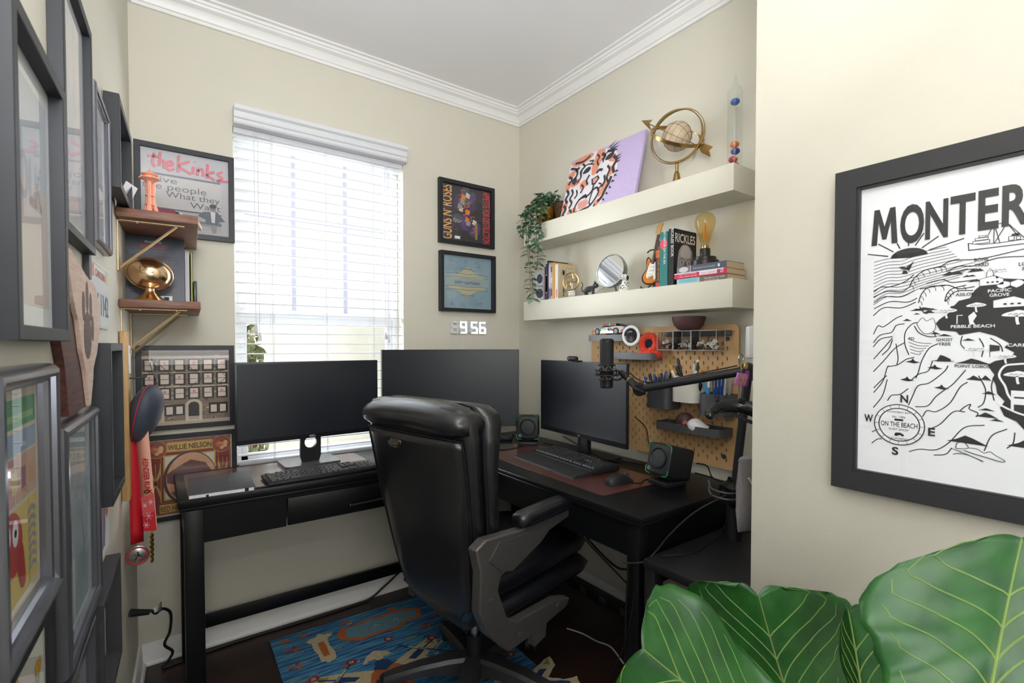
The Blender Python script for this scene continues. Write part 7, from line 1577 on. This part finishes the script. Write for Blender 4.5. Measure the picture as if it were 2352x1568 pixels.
    for s, x, y, sz, wd, mt in (('BONE', .241, .4735, .009, .02, K), ('YARD', .241, .4635, .009, .02, K), ('ASILOMAR', .225, .411, .008, .04, K), ('PACIFIC', .266, .414, .008, .031, M_PAPER), ('GROVE', .266, .406, .008, .026, M_PAPER), ('LOVERS', .305, .458, .009, .03, K), ('POINT', .307, .449, .009, .024, K), ('PEBBLE BEACH', .23, .350, .008, .062, M_PAPER), ('GHOST', .19, .325, .008, .025, K), ('TREE', .19, .3165, .008, .019, K), ('POINT LOBOS', .231, .2745, .008, .05, K), ('PD', .138, .328, .007, .009, K), ('CARMEL', .296, .3145, .008, .036, M_PAPER), ('BIG', .312, .2265, .009, .02, K), ('SUR', .312, .2125, .009, .02, K)):
        if s in ('BIG', 'SUR'): fl([(x - .028, y - .002), (x + .03, y - .002), (x + .034, y + .004), (x + .03, y + .009), (x - .028, y + .009)], .0009, M_PAPER)
        tx(s, x, y, sz, wd, .0014 if s in ('BIG', 'SUR') else .0009, mt, .015)
    ln([(.286, .2), (.286, .23)], .004, 0, .0006, M_PAPER)
picture('framed_map_print', 'large black frame holding a black and white illustrated coast map, right wall', 'picture frame', (-.5812, -1.9914 - .272, .9742 + .3495), ROT_RIGHT, .544, .699, [(0, 0), (0, .026), (.001, .027), (.040, .0235), (.041, .0195), (.0455, .0195), (.046, .010), (.046, 0)], mat('black_map_frame', (44, 44, 48), .48, var=.12, stretch=(50, 50, 3), scale=3), art_map, zi=.010)
# ================================================================== office chair
ch = thing('office_chair', 'black leather high-back office chair with grey metal arms standing on the patterned rug', 'office chair', (-.873, -.888, 0), (0, 0, D(13)))
M_LTH = mat('black_leather', (24, 25, 31), .34, c2=(17, 18, 23), scale=14, bump=.2, bscale=260, spec=.7, coat=.5); M_PIPE = mat('leather_piping', (20, 20, 25), .45)
M_ARM = mat('graphite_metal', (104, 101, 100), .42, .55, var=.08, scale=30); M_BASE = mat('graphite_base', (70, 69, 72), .4, .5, var=.1)
# back: rounded sections up a leaning spine
ZS = [.345, .365, .42, .52, .64, .78, .90, .99, 1.04, 1.075, 1.098, 1.108]
HW = [.10, .15, .20, .228, .246, .262, .268, .272, .270, .262, .24, .19]
XR = [-.165, -.178, -.195, -.215, -.236, -.262, -.283, -.300, -.312, -.318, -.31, -.285]    # rear face
DP = [.05, .07, .085, .105, .11, .115, .125, .145, .165, .165, .14, .07]
def lerp_tab(tab, z):
    if z <= ZS[0]: return tab[0]
    for i in range(len(ZS) - 1):
        if z <= ZS[i + 1]: q = (z - ZS[i]) / (ZS[i + 1] - ZS[i]); return tab[i] + (tab[i + 1] - tab[i]) * q
    return tab[-1]
def sup(c, e): return math.copysign(abs(c) ** e, c)
def backring(z, w_, xr, d, ex=.72, ey=.42):
    xc = xr + d / 2
    return [(xc + d / 2 * sup(math.cos(a), ex), w_ * sup(math.sin(a), ey), z) for a in [2 * PI * k / 40 for k in range(40)]]
import bisect
zz = [ZS[0] + (ZS[-1] - ZS[0]) * (1 - (1 - i / 34) ** 1.5) if i > 20 else 0 for i in range(35)]
zz = sorted(set([round(ZS[0] + (ZS[-1] - ZS[0]) * i / 40, 4) for i in range(41)] + ZS))
m = MB(); m.rings([backring(z, lerp_tab(HW, z) - .004, lerp_tab(XR, z), lerp_tab(DP, z) * .62) for z in zz], M_LTH); m.build('backrest', ch, 60)
# front cushion, fuller
m = MB(); m.rings([backring(z, lerp_tab(HW, z) * 1.0, lerp_tab(XR, z) + lerp_tab(DP, z) * .52, lerp_tab(DP, z) * .72, .6, .5) for z in zz if z > .44], M_LTH); m.build('back_cushion', ch, 60)
# head roll across the top
m = MB(); R = []
for i in range(25):
    y = -.262 + .524 * i / 24; e = (1 - (abs(y) / .275) ** 5); r = .020 + .042 * max(e, 0) ** .6
    R.append([(-.262 + (r * 1.5) * math.cos(a) * .9, y, 1.06 - .012 * (y / .26) ** 2 + r * .86 * math.sin(a)) for a in [2 * PI * k / 22 for k in range(22)]])
m.rings(R, M_LTH); m.build('head_cushion', ch, 70)
# rear panel with piping
ZP = [.372 + (1.0 - .372) * i / 24 for i in range(25)]
def pw(z):
    q = (z - .372) / .628; return (lerp_tab(HW, z) - .026) * (1 if q > .06 else .93)
m = MB(); vs = []; fs = []
for z in ZP:
    for k in range(13):
        t_ = -1 + 2 * k / 12; e = .006 * (1 - t_ ** 4); vs.append((lerp_tab(XR, z) - e - .001 + .012 * max(0, abs(t_) - .86) / .14, t_ * pw(z), z))
for i in range(24):
    for k in range(12): a = i * 13 + k; fs.append((a, a + 1, a + 14, a + 13))
m.add(vs, fs, M_LTH); o = m.build('rear_panel', ch, 60); solidify(o, .006, 0)
edge = [(lerp_tab(XR, z) + .008, pw(z) + .001, z) for z in ZP] + [(lerp_tab(XR, 1.0) - .004, pw(1.0) * q, 1.004) for q in (.9, .5, 0, -.5, -.9)] + [(lerp_tab(XR, z) + .008, -pw(z) - .001, z) for z in reversed(ZP)] + [(lerp_tab(XR, .372) - .002, -pw(.372) * .5, .368), (lerp_tab(XR, .372) - .002, pw(.372) * .5, .368)]
m = MB(); m.tube(edge, .0036, M_PIPE, 8, closed=True); m.build('rear_piping', ch)
m = MB()
for s in (-1, 1): m.tube([(lerp_tab(XR, z) + lerp_tab(DP, z) * .50, s * (lerp_tab(HW, z) + .0005), z) for z in [.45 + .55 * i / 20 for i in range(21)]], .0038, M_PIPE, 8)
m.tube([(lerp_tab(XR, 1.03) - .002, .25 * q, 1.027) for q in (-1, -.5, 0, .5, 1)], .003, M_PIPE, 8, 4); m.build('side_piping', ch)
m = MB(); X = Matrix.Translation((lerp_tab(XR, .965) - .010, .075, .965)) @ Matrix.Rotation(D(-90), 4, 'Y') @ Matrix.Rotation(D(90), 4, 'Z')
m.rings([[(x * 1.5, y * 1.6, -.004) for x, y in ell(.028, .014, 28)], [(x * 1.25, y * 1.35, .004) for x, y in ell(.028, .014, 28)], [(x, y, -.001) for x, y in ell(.028, .014, 28)]], M_LTH, X, False); hp = m.build('badge_recess', ch, 70)
m = MB(); m.prism(ell(.0265, .0125, 28), -.002, .0015, mat('antique_badge', (132, 120, 98), .35, .8), X); m.T = X; m.text('La·Z', 0, -.004, .0021, .012, mat('badge_dark', (50, 46, 42), .5), width=.03, bold=.01); m.T = Matrix(); m.build('badge', hp)
# seat
def cushion(x0, x1, w_, z0, z1, nose):
    R = []
    for i in range(29):
        q = .5 - .5 * math.cos(PI * i / 28); x = x0 + (x1 - x0) * q; e = min(1, (q / .06) ** .5 if q < .06 else 1, ((1 - q) / .085) ** .5 if q > .915 else 1)
        zc = (z0 + z1) / 2 - nose * max(0, q - .72) ** 2 * 4 + .012 * math.sin(PI * q); hh = (z1 - z0) / 2 * e; ww = w_ * (.9 + .1 * math.sin(PI * min(q * 1.1, 1))) * (1 if q < .9 else 1 - (q - .9) * .9)
        R.append([(x, ww * sup(math.cos(a), .45), zc + hh * sup(math.sin(a), .75)) for a in [2 * PI * k / 32 for k in range(32)]])
    return R
m = MB(); m.rings(cushion(-.16, .462, .255, .338, .444, .03), M_LTH); m.build('seat', ch, 70)
m = MB(); m.rings(cushion(-.17, .448, .250, .428, .540, .04), M_LTH); m.build('seat_cushion', ch, 70)
m = MB()
for s in (-1, 1): m.tube([(x, s * .2545, .402 - .1 * max(0, x - .25) ** 1.5) for x in (-.12, 0, .12, .24, .33)], .0026, M_PIPE, 6, 3)
m.build('seat_piping', ch)
# arms
armp = [(-.288, .688), (-.268, .610), (-.274, .495), (-.238, .415), (-.142, .318), (-.10, .318), (.06, .326), (.176, .336), (.196, .362), (.118, .388), (-.110, .400), (-.152, .436), (-.192, .535), (-.178, .572), (-.05, .628), (.16, .66), (.315, .690), (.318, .700), (.1, .694), (-.085, .692), (-.17, .700), (-.245, .708)]
for s in (-1, 1):
    y0, y1 = (.205, .238) if s > 0 else (-.300, -.262)
    X = Matrix.Rotation(D(90), 4, 'X')        # outline (x, z) pushed along -y
    m = MB(); m.prism(armp if s < 0 else [(max(x, -.13), z) for x, z in armp], -y1, -y0, M_ARM, X); o = m.build('armrest_frame', ch, 30)
    b_ = o.modifiers.new('b', 'BEVEL'); b_.width = .005; b_.segments = 2; b_.limit_method = 'ANGLE'
    m = MB(); m.rings([[(x, (-.281 if s < 0 else .232) + .036 * sup(math.cos(a), .6) * e, .716 + .0 * x + .026 * sup(math.sin(a), .7) * e + .012 * ((x - .1) / .2) ** 2 * 0) for a in [2 * PI * k / 24 for k in range(24)]] for x, e in ((-.085, .5), (-.075, .82), (-.05, .96), (.0, 1), (.1, 1), (.2, 1), (.27, .98), (.305, .86), (.322, .5))], M_LTH); pd = m.build('armrest_pad', ch, 60)
    m = MB(); m.tube([(x, -.3172 if s < 0 else .2682, .708) for x in (-.06, 0, .1, .2, .28)], .002, M_PIPE, 6); m.build('pad_seam', pd)
    m = MB(); yo = y1 + .0015 if s > 0 else y0 - .0015
    m.prism([(max(x, -.13) if s > 0 else x, z) for x, z in ((-.235, .64), (-.19, .685), (.02, .665), (.10, .672), (.02, .625), (-.13, .575), (-.18, .59))], -.002, .002, M_ARM, Matrix.Translation((0, yo, 0)) @ X); m.build('armrest_cover', ch, 30)
    for x, z in ((-.225, .515), (-.09, .352), (.12, .362)) if s < 0 else ((-.09, .352), (.12, .362)):
        m = MB(); m.cyl((x, yo - s * .002, z), (x, yo + s * .0025, z), .0085, M_ARM, 16); m.build('bolt', ch)
m = MB(); m.prism([(-.03, .332), (.055, .334), (.048, .285), (-.012, .275)], .272, .30, M_ARM, Matrix.Rotation(D(90), 4, 'X')); m.build('lever_tab', ch, 30)
m = MB(); m.bx(-.12, .16, -.09, .09, .29, .352, M_BASE, .012); m.bx(-.02, .0, -.262, .262, .322, .345, M_BASE, .004); m.build('tilt_mechanism', ch)
m = MB(); m.cyl((0, 0, .07), (0, 0, .20), .030, M_BLACKP, 22); m.cyl((0, 0, .20), (0, 0, .30), .019, M_STEEL, 18); m.tube([(0, -.03, .2), (.03, -.01, .215), (.01, .035, .205), (-.03, .015, .21)], .004, M_INK, 6, 4); m.build('gas_lift', ch)
m = MB(); m.cyl((0, 0, .05), (0, 0, .125), .058, M_BASE, 26, .048); m.build('hub', ch)
for k in range(5):
    a = D(-2 + 72 * k + 0); d = Vector((math.cos(a), math.sin(a), 0)); p = Vector((-d.y, d.x, 0)); m = MB(); R = []
    for r, w_, zt, zb in ((.03, .034, .126, .06), (.10, .033, .124, .07), (.2, .03, .112, .075), (.3, .026, .092, .062), (.335, .022, .082, .058)):
        c = d * r; R.append([tuple(c + p * (w_ * sx) + Vector((0, 0, z))) for sx, z in ((-1, zb), (-1, zt - .012), (-.72, zt), (.72, zt), (1, zt - .012), (1, zb))])
    m.rings(R, M_BASE); lg = m.build('leg', ch, 30)
    m = MB(); c = d * .325; q = Matrix.Rotation(D(40 + 37 * k), 3, 'Z') @ d; pq = Vector((-q.y, q.x, 0)); cc = c - q * .018 + Vector((0, 0, .029))
    for s in (-1, 1): m.cyl(cc + pq * (.006 * s), cc + pq * (.024 * s), .0285, M_INK, 22)
    m.cyl(c + Vector((0, 0, .03)), c + Vector((0, 0, .064)), .006, M_STEEL, 10); m.tube([cc + q * .03 + Vector((0, 0, .012)), cc + Vector((0, 0, .036)), cc - q * .024 + Vector((0, 0, .022))], .012, M_BLACKP, 8, 4); m.build('caster', lg)

# ================================================================== rug
def rug_mat():
    m = bpy.data.materials.new('woven_rug_field'); m.use_nodes = True; nt = m.node_tree; n = nt.nodes; L = nt.links; b = n['Principled BSDF']
    tc = n.new('ShaderNodeTexCoord'); mp = n.new('ShaderNodeMapping'); mp.inputs['Scale'].default_value = (2.2, 26, 1); L.new(tc.outputs['Object'], mp.inputs[0])
    no = n.new('ShaderNodeTexNoise'); no.inputs['Scale'].default_value = 3; no.inputs['Detail'].default_value = 5; L.new(mp.outputs[0], no.inputs['Vector'])
    cr = n.new('ShaderNodeValToRGB'); e = cr.color_ramp.elements; e[0].position = .36; e[0].color = lin((34, 78, 128)); e[1].position = .62; e[1].color = lin((84, 150, 178))
    x = e.new(.48); x.color = lin((52, 110, 158)); L.new(no.outputs['Fac'], cr.inputs[0]); L.new(cr.outputs[0], b.inputs['Base Color']); b.inputs['Roughness'].default_value = .95
    wv = n.new('ShaderNodeTexNoise'); wv.inputs['Scale'].default_value = 350; L.new(tc.outputs['Object'], wv.inputs['Vector']); bu = n.new('ShaderNodeBump'); bu.inputs['Strength'].default_value = .5; bu.inputs['Distance'].default_value = .003; L.new(wv.outputs['Fac'], bu.inputs['Height']); L.new(bu.outputs[0], b.inputs['Normal'])
    return m
def wool(c): return mat('wool_%02x%02x%02x' % c, c, .95, var=.4, stretch=(8, 60, 8), scale=8, bump=.5, bscale=350)
CRM, ORG, RED, BLU, LBL, OLV = wool((214, 196, 158)), wool((196, 108, 52)), wool((164, 50, 52)), wool((34, 66, 116)), wool((104, 156, 176)), wool((164, 146, 64))
rg = thing('rug', 'blue woven rug with cream and orange floral pattern under the office chair', 'rug', (-1.04, -.70, 0), (0, 0, D(-1.5)))
m = MB(); RW, RH = .86, 1.10; m.box((0, 0, .0045), (RW, RH, .009), rug_mat(), .003); m.build('pile', rg)
m = MB(); zr_ = [.0092]; rd = random.Random(14)
def blob(pts, mt, j=.004, x0=0, y0=0, s=1.0, fx=1):
    q = jag([(x0 + x * s * fx, y0 + y * s) for x, y in pts], 3, j, rd.random()); m.flat(q, zr_[0], mt); zr_[0] += .000012
def ros(x, y, r):
    blob(ell(r * 1.25, r, 8), RED, .003, x, y); blob(ell(r * .55, r * .5, 6), CRM, .002, x, y); blob(ell(r * .2, r * .2, 5), BLU, .001, x, y)
def motif(x0, y0, s):
    for f in (1, -1):
        blob([(.02, .0), (.05, .10), (.2, .17), (.32, .20), (.30, .12), (.2, .06), (.26, .0), (.34, -.02), (.30, -.12), (.12, -.06)], CRM, .006, x0, y0, s, f)
        blob([(.12, .09), (.2, .14), (.24, .12), (.15, .07)], BLU, .003, x0, y0, s, f); blob([(.16, .0), (.26, -.06), (.28, -.03), (.18, .04)], BLU, .003, x0, y0, s, f); blob([(.24, .17), (.3, .19), (.28, .14)], OLV, .003, x0, y0, s, f)
        blob([(.09, .02), (.13, .05), (.13, -.05), (.09, -.04)], LBL, .003, x0, y0, s, f)
    blob([(-.09, -.07), (-.11, .0), (-.07, .08), (-.03, .12), (.03, .12), (.07, .08), (.11, 0), (.09, -.07), (.04, -.11), (-.04, -.11)], ORG, .005, x0, y0, s)
    blob([(-.05, .1), (-.03, .15), (0, .17), (.03, .15), (.05, .1), (0, .07)], BLU, .004, x0, y0, s); blob([(-.08, .17), (-.05, .22), (0, .25), (.05, .22), (.08, .17), (.03, .18), (0, .16), (-.03, .18)], CRM, .005, x0, y0, s)
    blob(ell(.06, .05, 10), RED, .006, x0, y0 - .04 * s, s); blob(ell(.025, .02, 6), CRM, .003, x0, y0 - .04 * s, s)
for k in range(70):
    x, y = rd.uniform(-.41, .41), rd.uniform(-.53, .53); a = rd.uniform(.012, .03); mt = (LBL, BLU, CRM, ORG, OLV, BLU, LBL)[k % 7]
    blob([(x - a, y - .003), (x - a * .3, y + .006), (x + a * .4, y + .003), (x + a, y + .008), (x + a * .6, y - .006), (x - a * .2, y - .004)], mt, .004)
motif(-.08, .02, .82); motif(.28, -.36, .7); motif(-.36, -.40, .7)
for f in (1, -1):
    for k in range(4): m.line([(-.08 + f * (.10 + .03 * k), .20 - .03 * k), (-.08 + f * (.17 + .04 * k), .12 - .035 * k), (-.08 + f * (.24 + .03 * k), .16 - .03 * k)], .009, zr_[0] + .00002 * k, (BLU, CRM, LBL, BLU)[k], 0)
zr_[0] += .0002
# cloud medallion and border pieces at the window end
for a, b, mt in ((.2, .085, ORG), (.17, .062, LBL)):
    blob([(-a, 0), (-a * .9, b * .7), (-a * .5, b * .8), (-a * .3, b), (0, b * .8), (a * .35, b), (a * .7, b * .75), (a, b * .3), (a * .85, -b * .5), (a * .5, -b * .6), (a * .2, -b), (-a * .2, -b * .75), (-a * .6, -b * .9), (-a * .9, -b * .5)], mt, .006, .02, .40)
for k in range(8): x = -.08 + .03 * k; m.line([(x, .39), (x + .012, .41), (x + .024, .39)], .004, zr_[0], (OLV, ORG, CRM)[k % 3], 2)
zr_[0] += .0001
for x, y in ((-.25, .36), (.34, .44), (-.02, -.48)):
    blob([(-.03, -.09), (-.035, .06), (-.06, .09), (-.02, .1), (0, .12), (.03, .1), (.06, .085), (.03, .06), (.03, -.09), (0, -.11)], CRM, .006, x, y); blob([(-.012, -.06), (-.012, .05), (.012, .05), (.012, -.06)], ORG, .003, x, y)
for x, y in ((-.36, .42), (-.37, .30), (.18, .27), (.27, .33)):
    for k in range(5): a = k * 1.26; blob([(0, 0), (.03 * math.cos(a - .3), .02 * math.sin(a - .3)), (.045 * math.cos(a), .03 * math.sin(a)), (.03 * math.cos(a + .3), .02 * math.sin(a + .3))], (ORG, RED)[k % 2], .003, x, y)
for x, y, r in ((-.33, .18, .018), (-.18, .20, .018), (-.36, .02, .022), (-.28, .1, .02), (.0, .27, .016), (.16, .17, .018), (.34, .24, .02), (.36, .08, .022), (-.38, -.12, .02), (-.3, -.2, .018), (.38, -.12, .018), (.12, -.22, .02), (-.12, -.26, .02), (.02, -.34, .022), (.36, -.26, .018), (-.2, -.5, .02), (.2, -.5, .02)): ros(x, y, r)
for x, y in ((-.22, -.06), (.08, .22), (-.33, -.3), (.2, -.16), (.32, -.0), (.36, .16)): blob(ell(.03, .012, 7), LBL, .004, x, y); blob(ell(.012, .01, 5), OLV, .002, x, y)
for x, y in ((-.38, .5), (-.3, .5), (.38, .5), (.1, .5), (-.12, .5)): blob(ell(.025, .012, 7), ORG, .004, x, y)
m.build('woven_pattern', rg)
# ================================================================== large-leaf houseplant
pl_ = thing('houseplant', 'large green fiddle-leaf plant with broad veined leaves in the lower right foreground', 'plant', (-.93, -2.25, 0))
PO = Vector((-.93, -2.25, 0))
M_LEAFG = mat('fig_leaf', (40, 94, 36), .3, c2=(26, 70, 30), scale=22, bump=.25, bscale=45, spec=.45); M_VEIN = mat('fig_vein', (118, 146, 72), .45, var=.08); M_TRK2 = mat('fig_trunk', (122, 100, 76), .8, c2=(90, 74, 58), scale=30, bump=.4, bscale=60)
PROF = [(0, .12), (.06, .34), (.15, .50), (.28, .60), (.42, .68), (.55, .80), (.68, .95), (.78, 1.0), (.87, .96), (.94, .80), (.985, .52), (1.0, .30)]
def prof(s):
    for (a, u), (b, v) in zip(PROF, PROF[1:]):
        if s <= b: q = (s - a) / (b - a); q = q * q * (3 - 2 * q); return u + (v - u) * q
    return PROF[-1][1]
def fig_leaf(B, T, SL, SR, fold=.1, curl=.05, wav=.012, seed=1, tipn=.06, g=1.0):
    B, T, SL, SR = Vector(B) - PO, Vector(T) - PO, Vector(SL), Vector(SR); ax = T - B; L = ax.length; N = ax.cross(SR - SL).normalized()
    rd = random.Random(seed); ph = rd.uniform(0, 6)
    def pt(s, t):
        w_ = prof(s ** (g if t > 0 else 1.0)) * abs(t); sd = SL if t < 0 else SR; a = s + tipn * abs(t) * (1 - abs(t)) * 4 * max(0, s - .8) * 5 * .5
        z = fold * L * (abs(t) ** 1.3) * prof(s) - curl * L * (2 * s - 1) ** 2 + wav * math.sin(13 * s + ph + (2 if t > 0 else 0)) * t * t + 0.0014 * math.sin(26 * s + 3 * abs(t)) * (1 - abs(t)) * min(1, abs(t) * 6)
        return B + ax * a + sd * w_ + N * z
    m = MB(); ns, nt_ = 36, 24; vs = []; fs = []
    for i in range(ns + 1):
        for k in range(nt_ + 1): vs.append(tuple(pt(i / ns, -1 + 2 * k / nt_)))
    for i in range(ns):
        for k in range(nt_): a = i * (nt_ + 1) + k; fs.append((a, a + 1, a + nt_ + 2, a + nt_ + 1))
    m.add(vs, fs, M_LEAFG); lf = m.build('leaf', pl_, 180); solidify(lf, .0012, 0)
    m = MB(); o = N * .0008
    for sg in (1, -1):
        m.tube([pt(i / 30 * .995, 0) + o * sg for i in range(31)], [.0024, .0019, .0010], M_VEIN, 8)
    for side in (-1, 1):
        for s0, s1 in ((.08, .42), (.2, .58), (.33, .72), (.46, .84), (.6, .93), (.74, .99)):
            P = []
            for i in range(15):
                q = i / 14; s = s0 + (s1 - s0) * (q ** .9); t = side * .93 * (q ** 1.15) if q < .86 else side * .93 * ((.86 ** 1.15) + (q - .86) * .45); s = s + max(0, q - .8) * .12
                P.append(pt(min(s, .995), t) + o)
            m.tube(P, [.0013, .0010, .0006], M_VEIN, 6); m.tube([p - o * 2 for p in P], [.0013, .0010, .0006], M_VEIN, 6)
            for q in (5, 8, 11):
                a = P[q]; tt = side * (.93 * ((q / 14) ** 1.15)); s_ = s0 + (s1 - s0) * ((q / 14) ** .9)
                m.tube([pt(s_, tt) + o * .6, pt(min(s_ + .05, .99), tt + side * .10 if abs(tt) < .75 else tt) + o * .6, pt(min(s_ + .085, .99), min(.95, abs(tt) + .13) * side) + o * .6], .0005, M_VEIN, 4)
    m.build('vein', lf)
    return B
roots = []
roots.append(fig_leaf((-0.9972, -2.1104, 0.5869), (-1.1641, -1.9107, 0.7642), (-0.094, 0.014, -0.0744), (0.0777, 0.0437, 0.1315), .12, .04, .012, 3, .02, .5))
roots.append(fig_leaf((-0.853, -2.0567, 0.497), (-0.8615, -1.9561, 0.7883), (-0.0795, 0.1143, 0.0283), (0.1515, -0.1146, 0.0237), .14, .05, .012, 5, .10))
roots.append(fig_leaf((-0.9058, -2.1767, 0.5797), (-0.8197, -2.1092, 0.8082), (0.0032, 0.0339, -0.0266), (0.019, -0.0743, 0.0391), .1, .04, .008, 7))
roots.append(fig_leaf((-1.1763, -2.344, 0.8464), (-0.994, -2.3467, 1.052), (-0.1096, 0.1133, -0.0199), (0.0087, -0.0947, 0.0193), .10, .05, .010, 9))
m = MB(); m.tube([(0, 0, .24), (.01, .01, .4), (-.02, .0, .6), (-.03, -.03, .80)], [.016, .013, .009], M_TRK2, 12, 5); m.build('trunk', pl_)
for b, h in zip(roots, (.5, .42, .5, .76)):
    m = MB(); hz = Vector((-.015, -.01, h)); m.tube([hz, (hz + b) / 2 - Vector((0, 0, .01)), b], [.005, .0036], mat('fig_petiole', (140, 152, 84), .5), 8, 4); m.build('petiole', pl_)
m = MB(); m.lathe([(.11, 0), (.115, .01), (.15, .24), (.152, .26), (.144, .26), (.138, .235), (.001, .235)], mat('stone_planter', (150, 146, 138), .7, var=.1, bump=.2, bscale=80), seg=44); m.build('planter', pl_)
m = MB(); m.lathe([(.001, .236), (.136, .236), (.13, .245), (.001, .25)], mat('potting_soil', (0, 0, 0)), seg=30); m.build('soil', pl_)
# ================================================================== loose cables
M_CBL = mat('black_cable', (20, 20, 22), .45); M_CBG = mat('grey_cable', (150, 150, 152), .5)
def cable(label, pts, r=.0028, mt=None, n=8, group=None):
    c = Vector(pts[0]); m = MB(); m.tube([Vector(p) - c for p in pts], r, mt or M_CBL, 8, n); return solo(m, 'cable', label, 'cable', tuple(c))
cable('black cable looping from the small adapter to the left speaker in the desk corner', [(-.556, -.28, .768), (-.57, -.24, .7655), (-.52, -.19, .7645), (-.40, -.14, .772), (-.345, -.13, .776)], .0026)
cable('black cable curving along the desk front of the glass slab to the left speaker', [(-.55, -.345, .772), (-.48, -.415, .7665), (-.38, -.44, .764), (-.30, -.42, .764), (-.25, -.385, .766)], .0028)
cable('thin black cable running along the wall between curved monitor and left speaker', [(-.55, -.06, .79), (-.4, -.05, .782), (-.25, -.07, .775), (-.12, -.2, .764), (-.1, -.3, .7635)], .0024)
cable('black cable trailing behind the thick keyboard below the right monitor', [(-.15, -.42, .764), (-.14, -.52, .764), (-.18, -.60, .766), (-.16, -.70, .764), (-.13, -.78, .764)], .0026)
cable('thick black cable bundle behind the keyboard running to the right speaker', [(-.28, -.72, .86), (-.2, -.80, .80), (-.17, -.88, .768), (-.12, -1.0, .766), (-.1, -1.12, .766), (-.13, -1.22, .766)], .0042)
cable('black cable hanging down the pegboard beside the right monitor', [(-.10, -1.0, .97), (-.06, -1.03, .92), (-.055, -1.045, .85), (-.065, -1.09, .80), (-.12, -1.19, .766)], .0022)
cable('mouse cable running from the mouse past the right speaker', [(-.40, -1.243, .775), (-.355, -1.245, .768), (-.30, -1.22, .7655), (-.2, -1.225, .765)], .0022)
cable('looping black cables behind the right speaker', [(-.17, -1.36, .84), (-.14, -1.385, .83), (-.13, -1.40, .79), (-.11, -1.42, .775), (-.08, -1.45, .768), (-.05, -1.495, .74)], .0026)
cable('second black cable behind the right speaker sagging over the desk end', [(-.165, -1.35, .80), (-.12, -1.38, .785), (-.09, -1.42, .77), (-.06, -1.47, .765), (-.045, -1.51, .70), (-.1, -1.56, .646)], .0026)
cable('long grey-black cable slanting from the wire hooks over the side table to the desk corner', [(-.33, -1.575, .80), (-.42, -1.52, .745), (-.52, -1.50, .69), (-.585, -1.50, .655), (-.63, -1.49, .628), (-.65, -1.46, .616), (-.66, -1.43, .610)], .003)
cable('thin cable lying across the side table top', [(-.59, -1.52, .645), (-.5, -1.56, .6432), (-.4, -1.55, .6432), (-.33, -1.54, .645), (-.24, -1.53, .69), (-.2, -1.51, .735)], .002)
cable('black cable drooping under the corner desk behind the chair seat', [(-.5, -.9, .66), (-.45, -.98, .56), (-.46, -1.12, .50), (-.55, -1.30, .52), (-.60, -1.40, .56)], .004)
cable('black cable hanging in a loop from the desk underside to the floor by the wall', [(-.40, -.75, .66), (-.3, -.85, .45), (-.22, -1.0, .30), (-.16, -1.15, .18), (-.12, -1.3, .10)], .0036)
cable('black cable rising from the floor behind the desk leg', [(-.60, -1.41, .55), (-.5, -1.33, .42), (-.38, -1.22, .33), (-.3, -1.15, .25), (-.25, -1.1, .10), (-.23, -1.08, .006)], .0036)
cable('black cables running down the front of the right desk leg', [(-.636, -1.43, .60), (-.640, -1.425, .45), (-.648, -1.43, .3), (-.642, -1.42, .12), (-.650, -1.44, .006)], .0032)
cable('thin black wire bowing out from the right desk leg towards the floor', [(-.642, -1.46, .52), (-.66, -1.44, .36), (-.70, -1.38, .20), (-.73, -1.33, .08), (-.71, -1.36, .006)], .0016)
cable('light grey cable end lying beside the chair under the desk', [(-.60, -1.38, .24), (-.52, -1.25, .20), (-.47, -1.13, .145), (-.45, -1.03, .12), (-.47, -.96, .115)], .003, M_CBG)
t = thing('cable_tray', 'long black power strip fixed near the floor along the wall under the corner desk', 'power strip', (-.16, -.95, .11))
m = MB(); m.box((0, 0, 0), (.05, .62, .045), M_BLACKP, .006); m.build('body', t)
for k in range(4):
    m = MB(); m.box((-.027, -.2 + .13 * k, .004), (.006, .04, .03), M_CHAR, .002); m.build('socket', t)
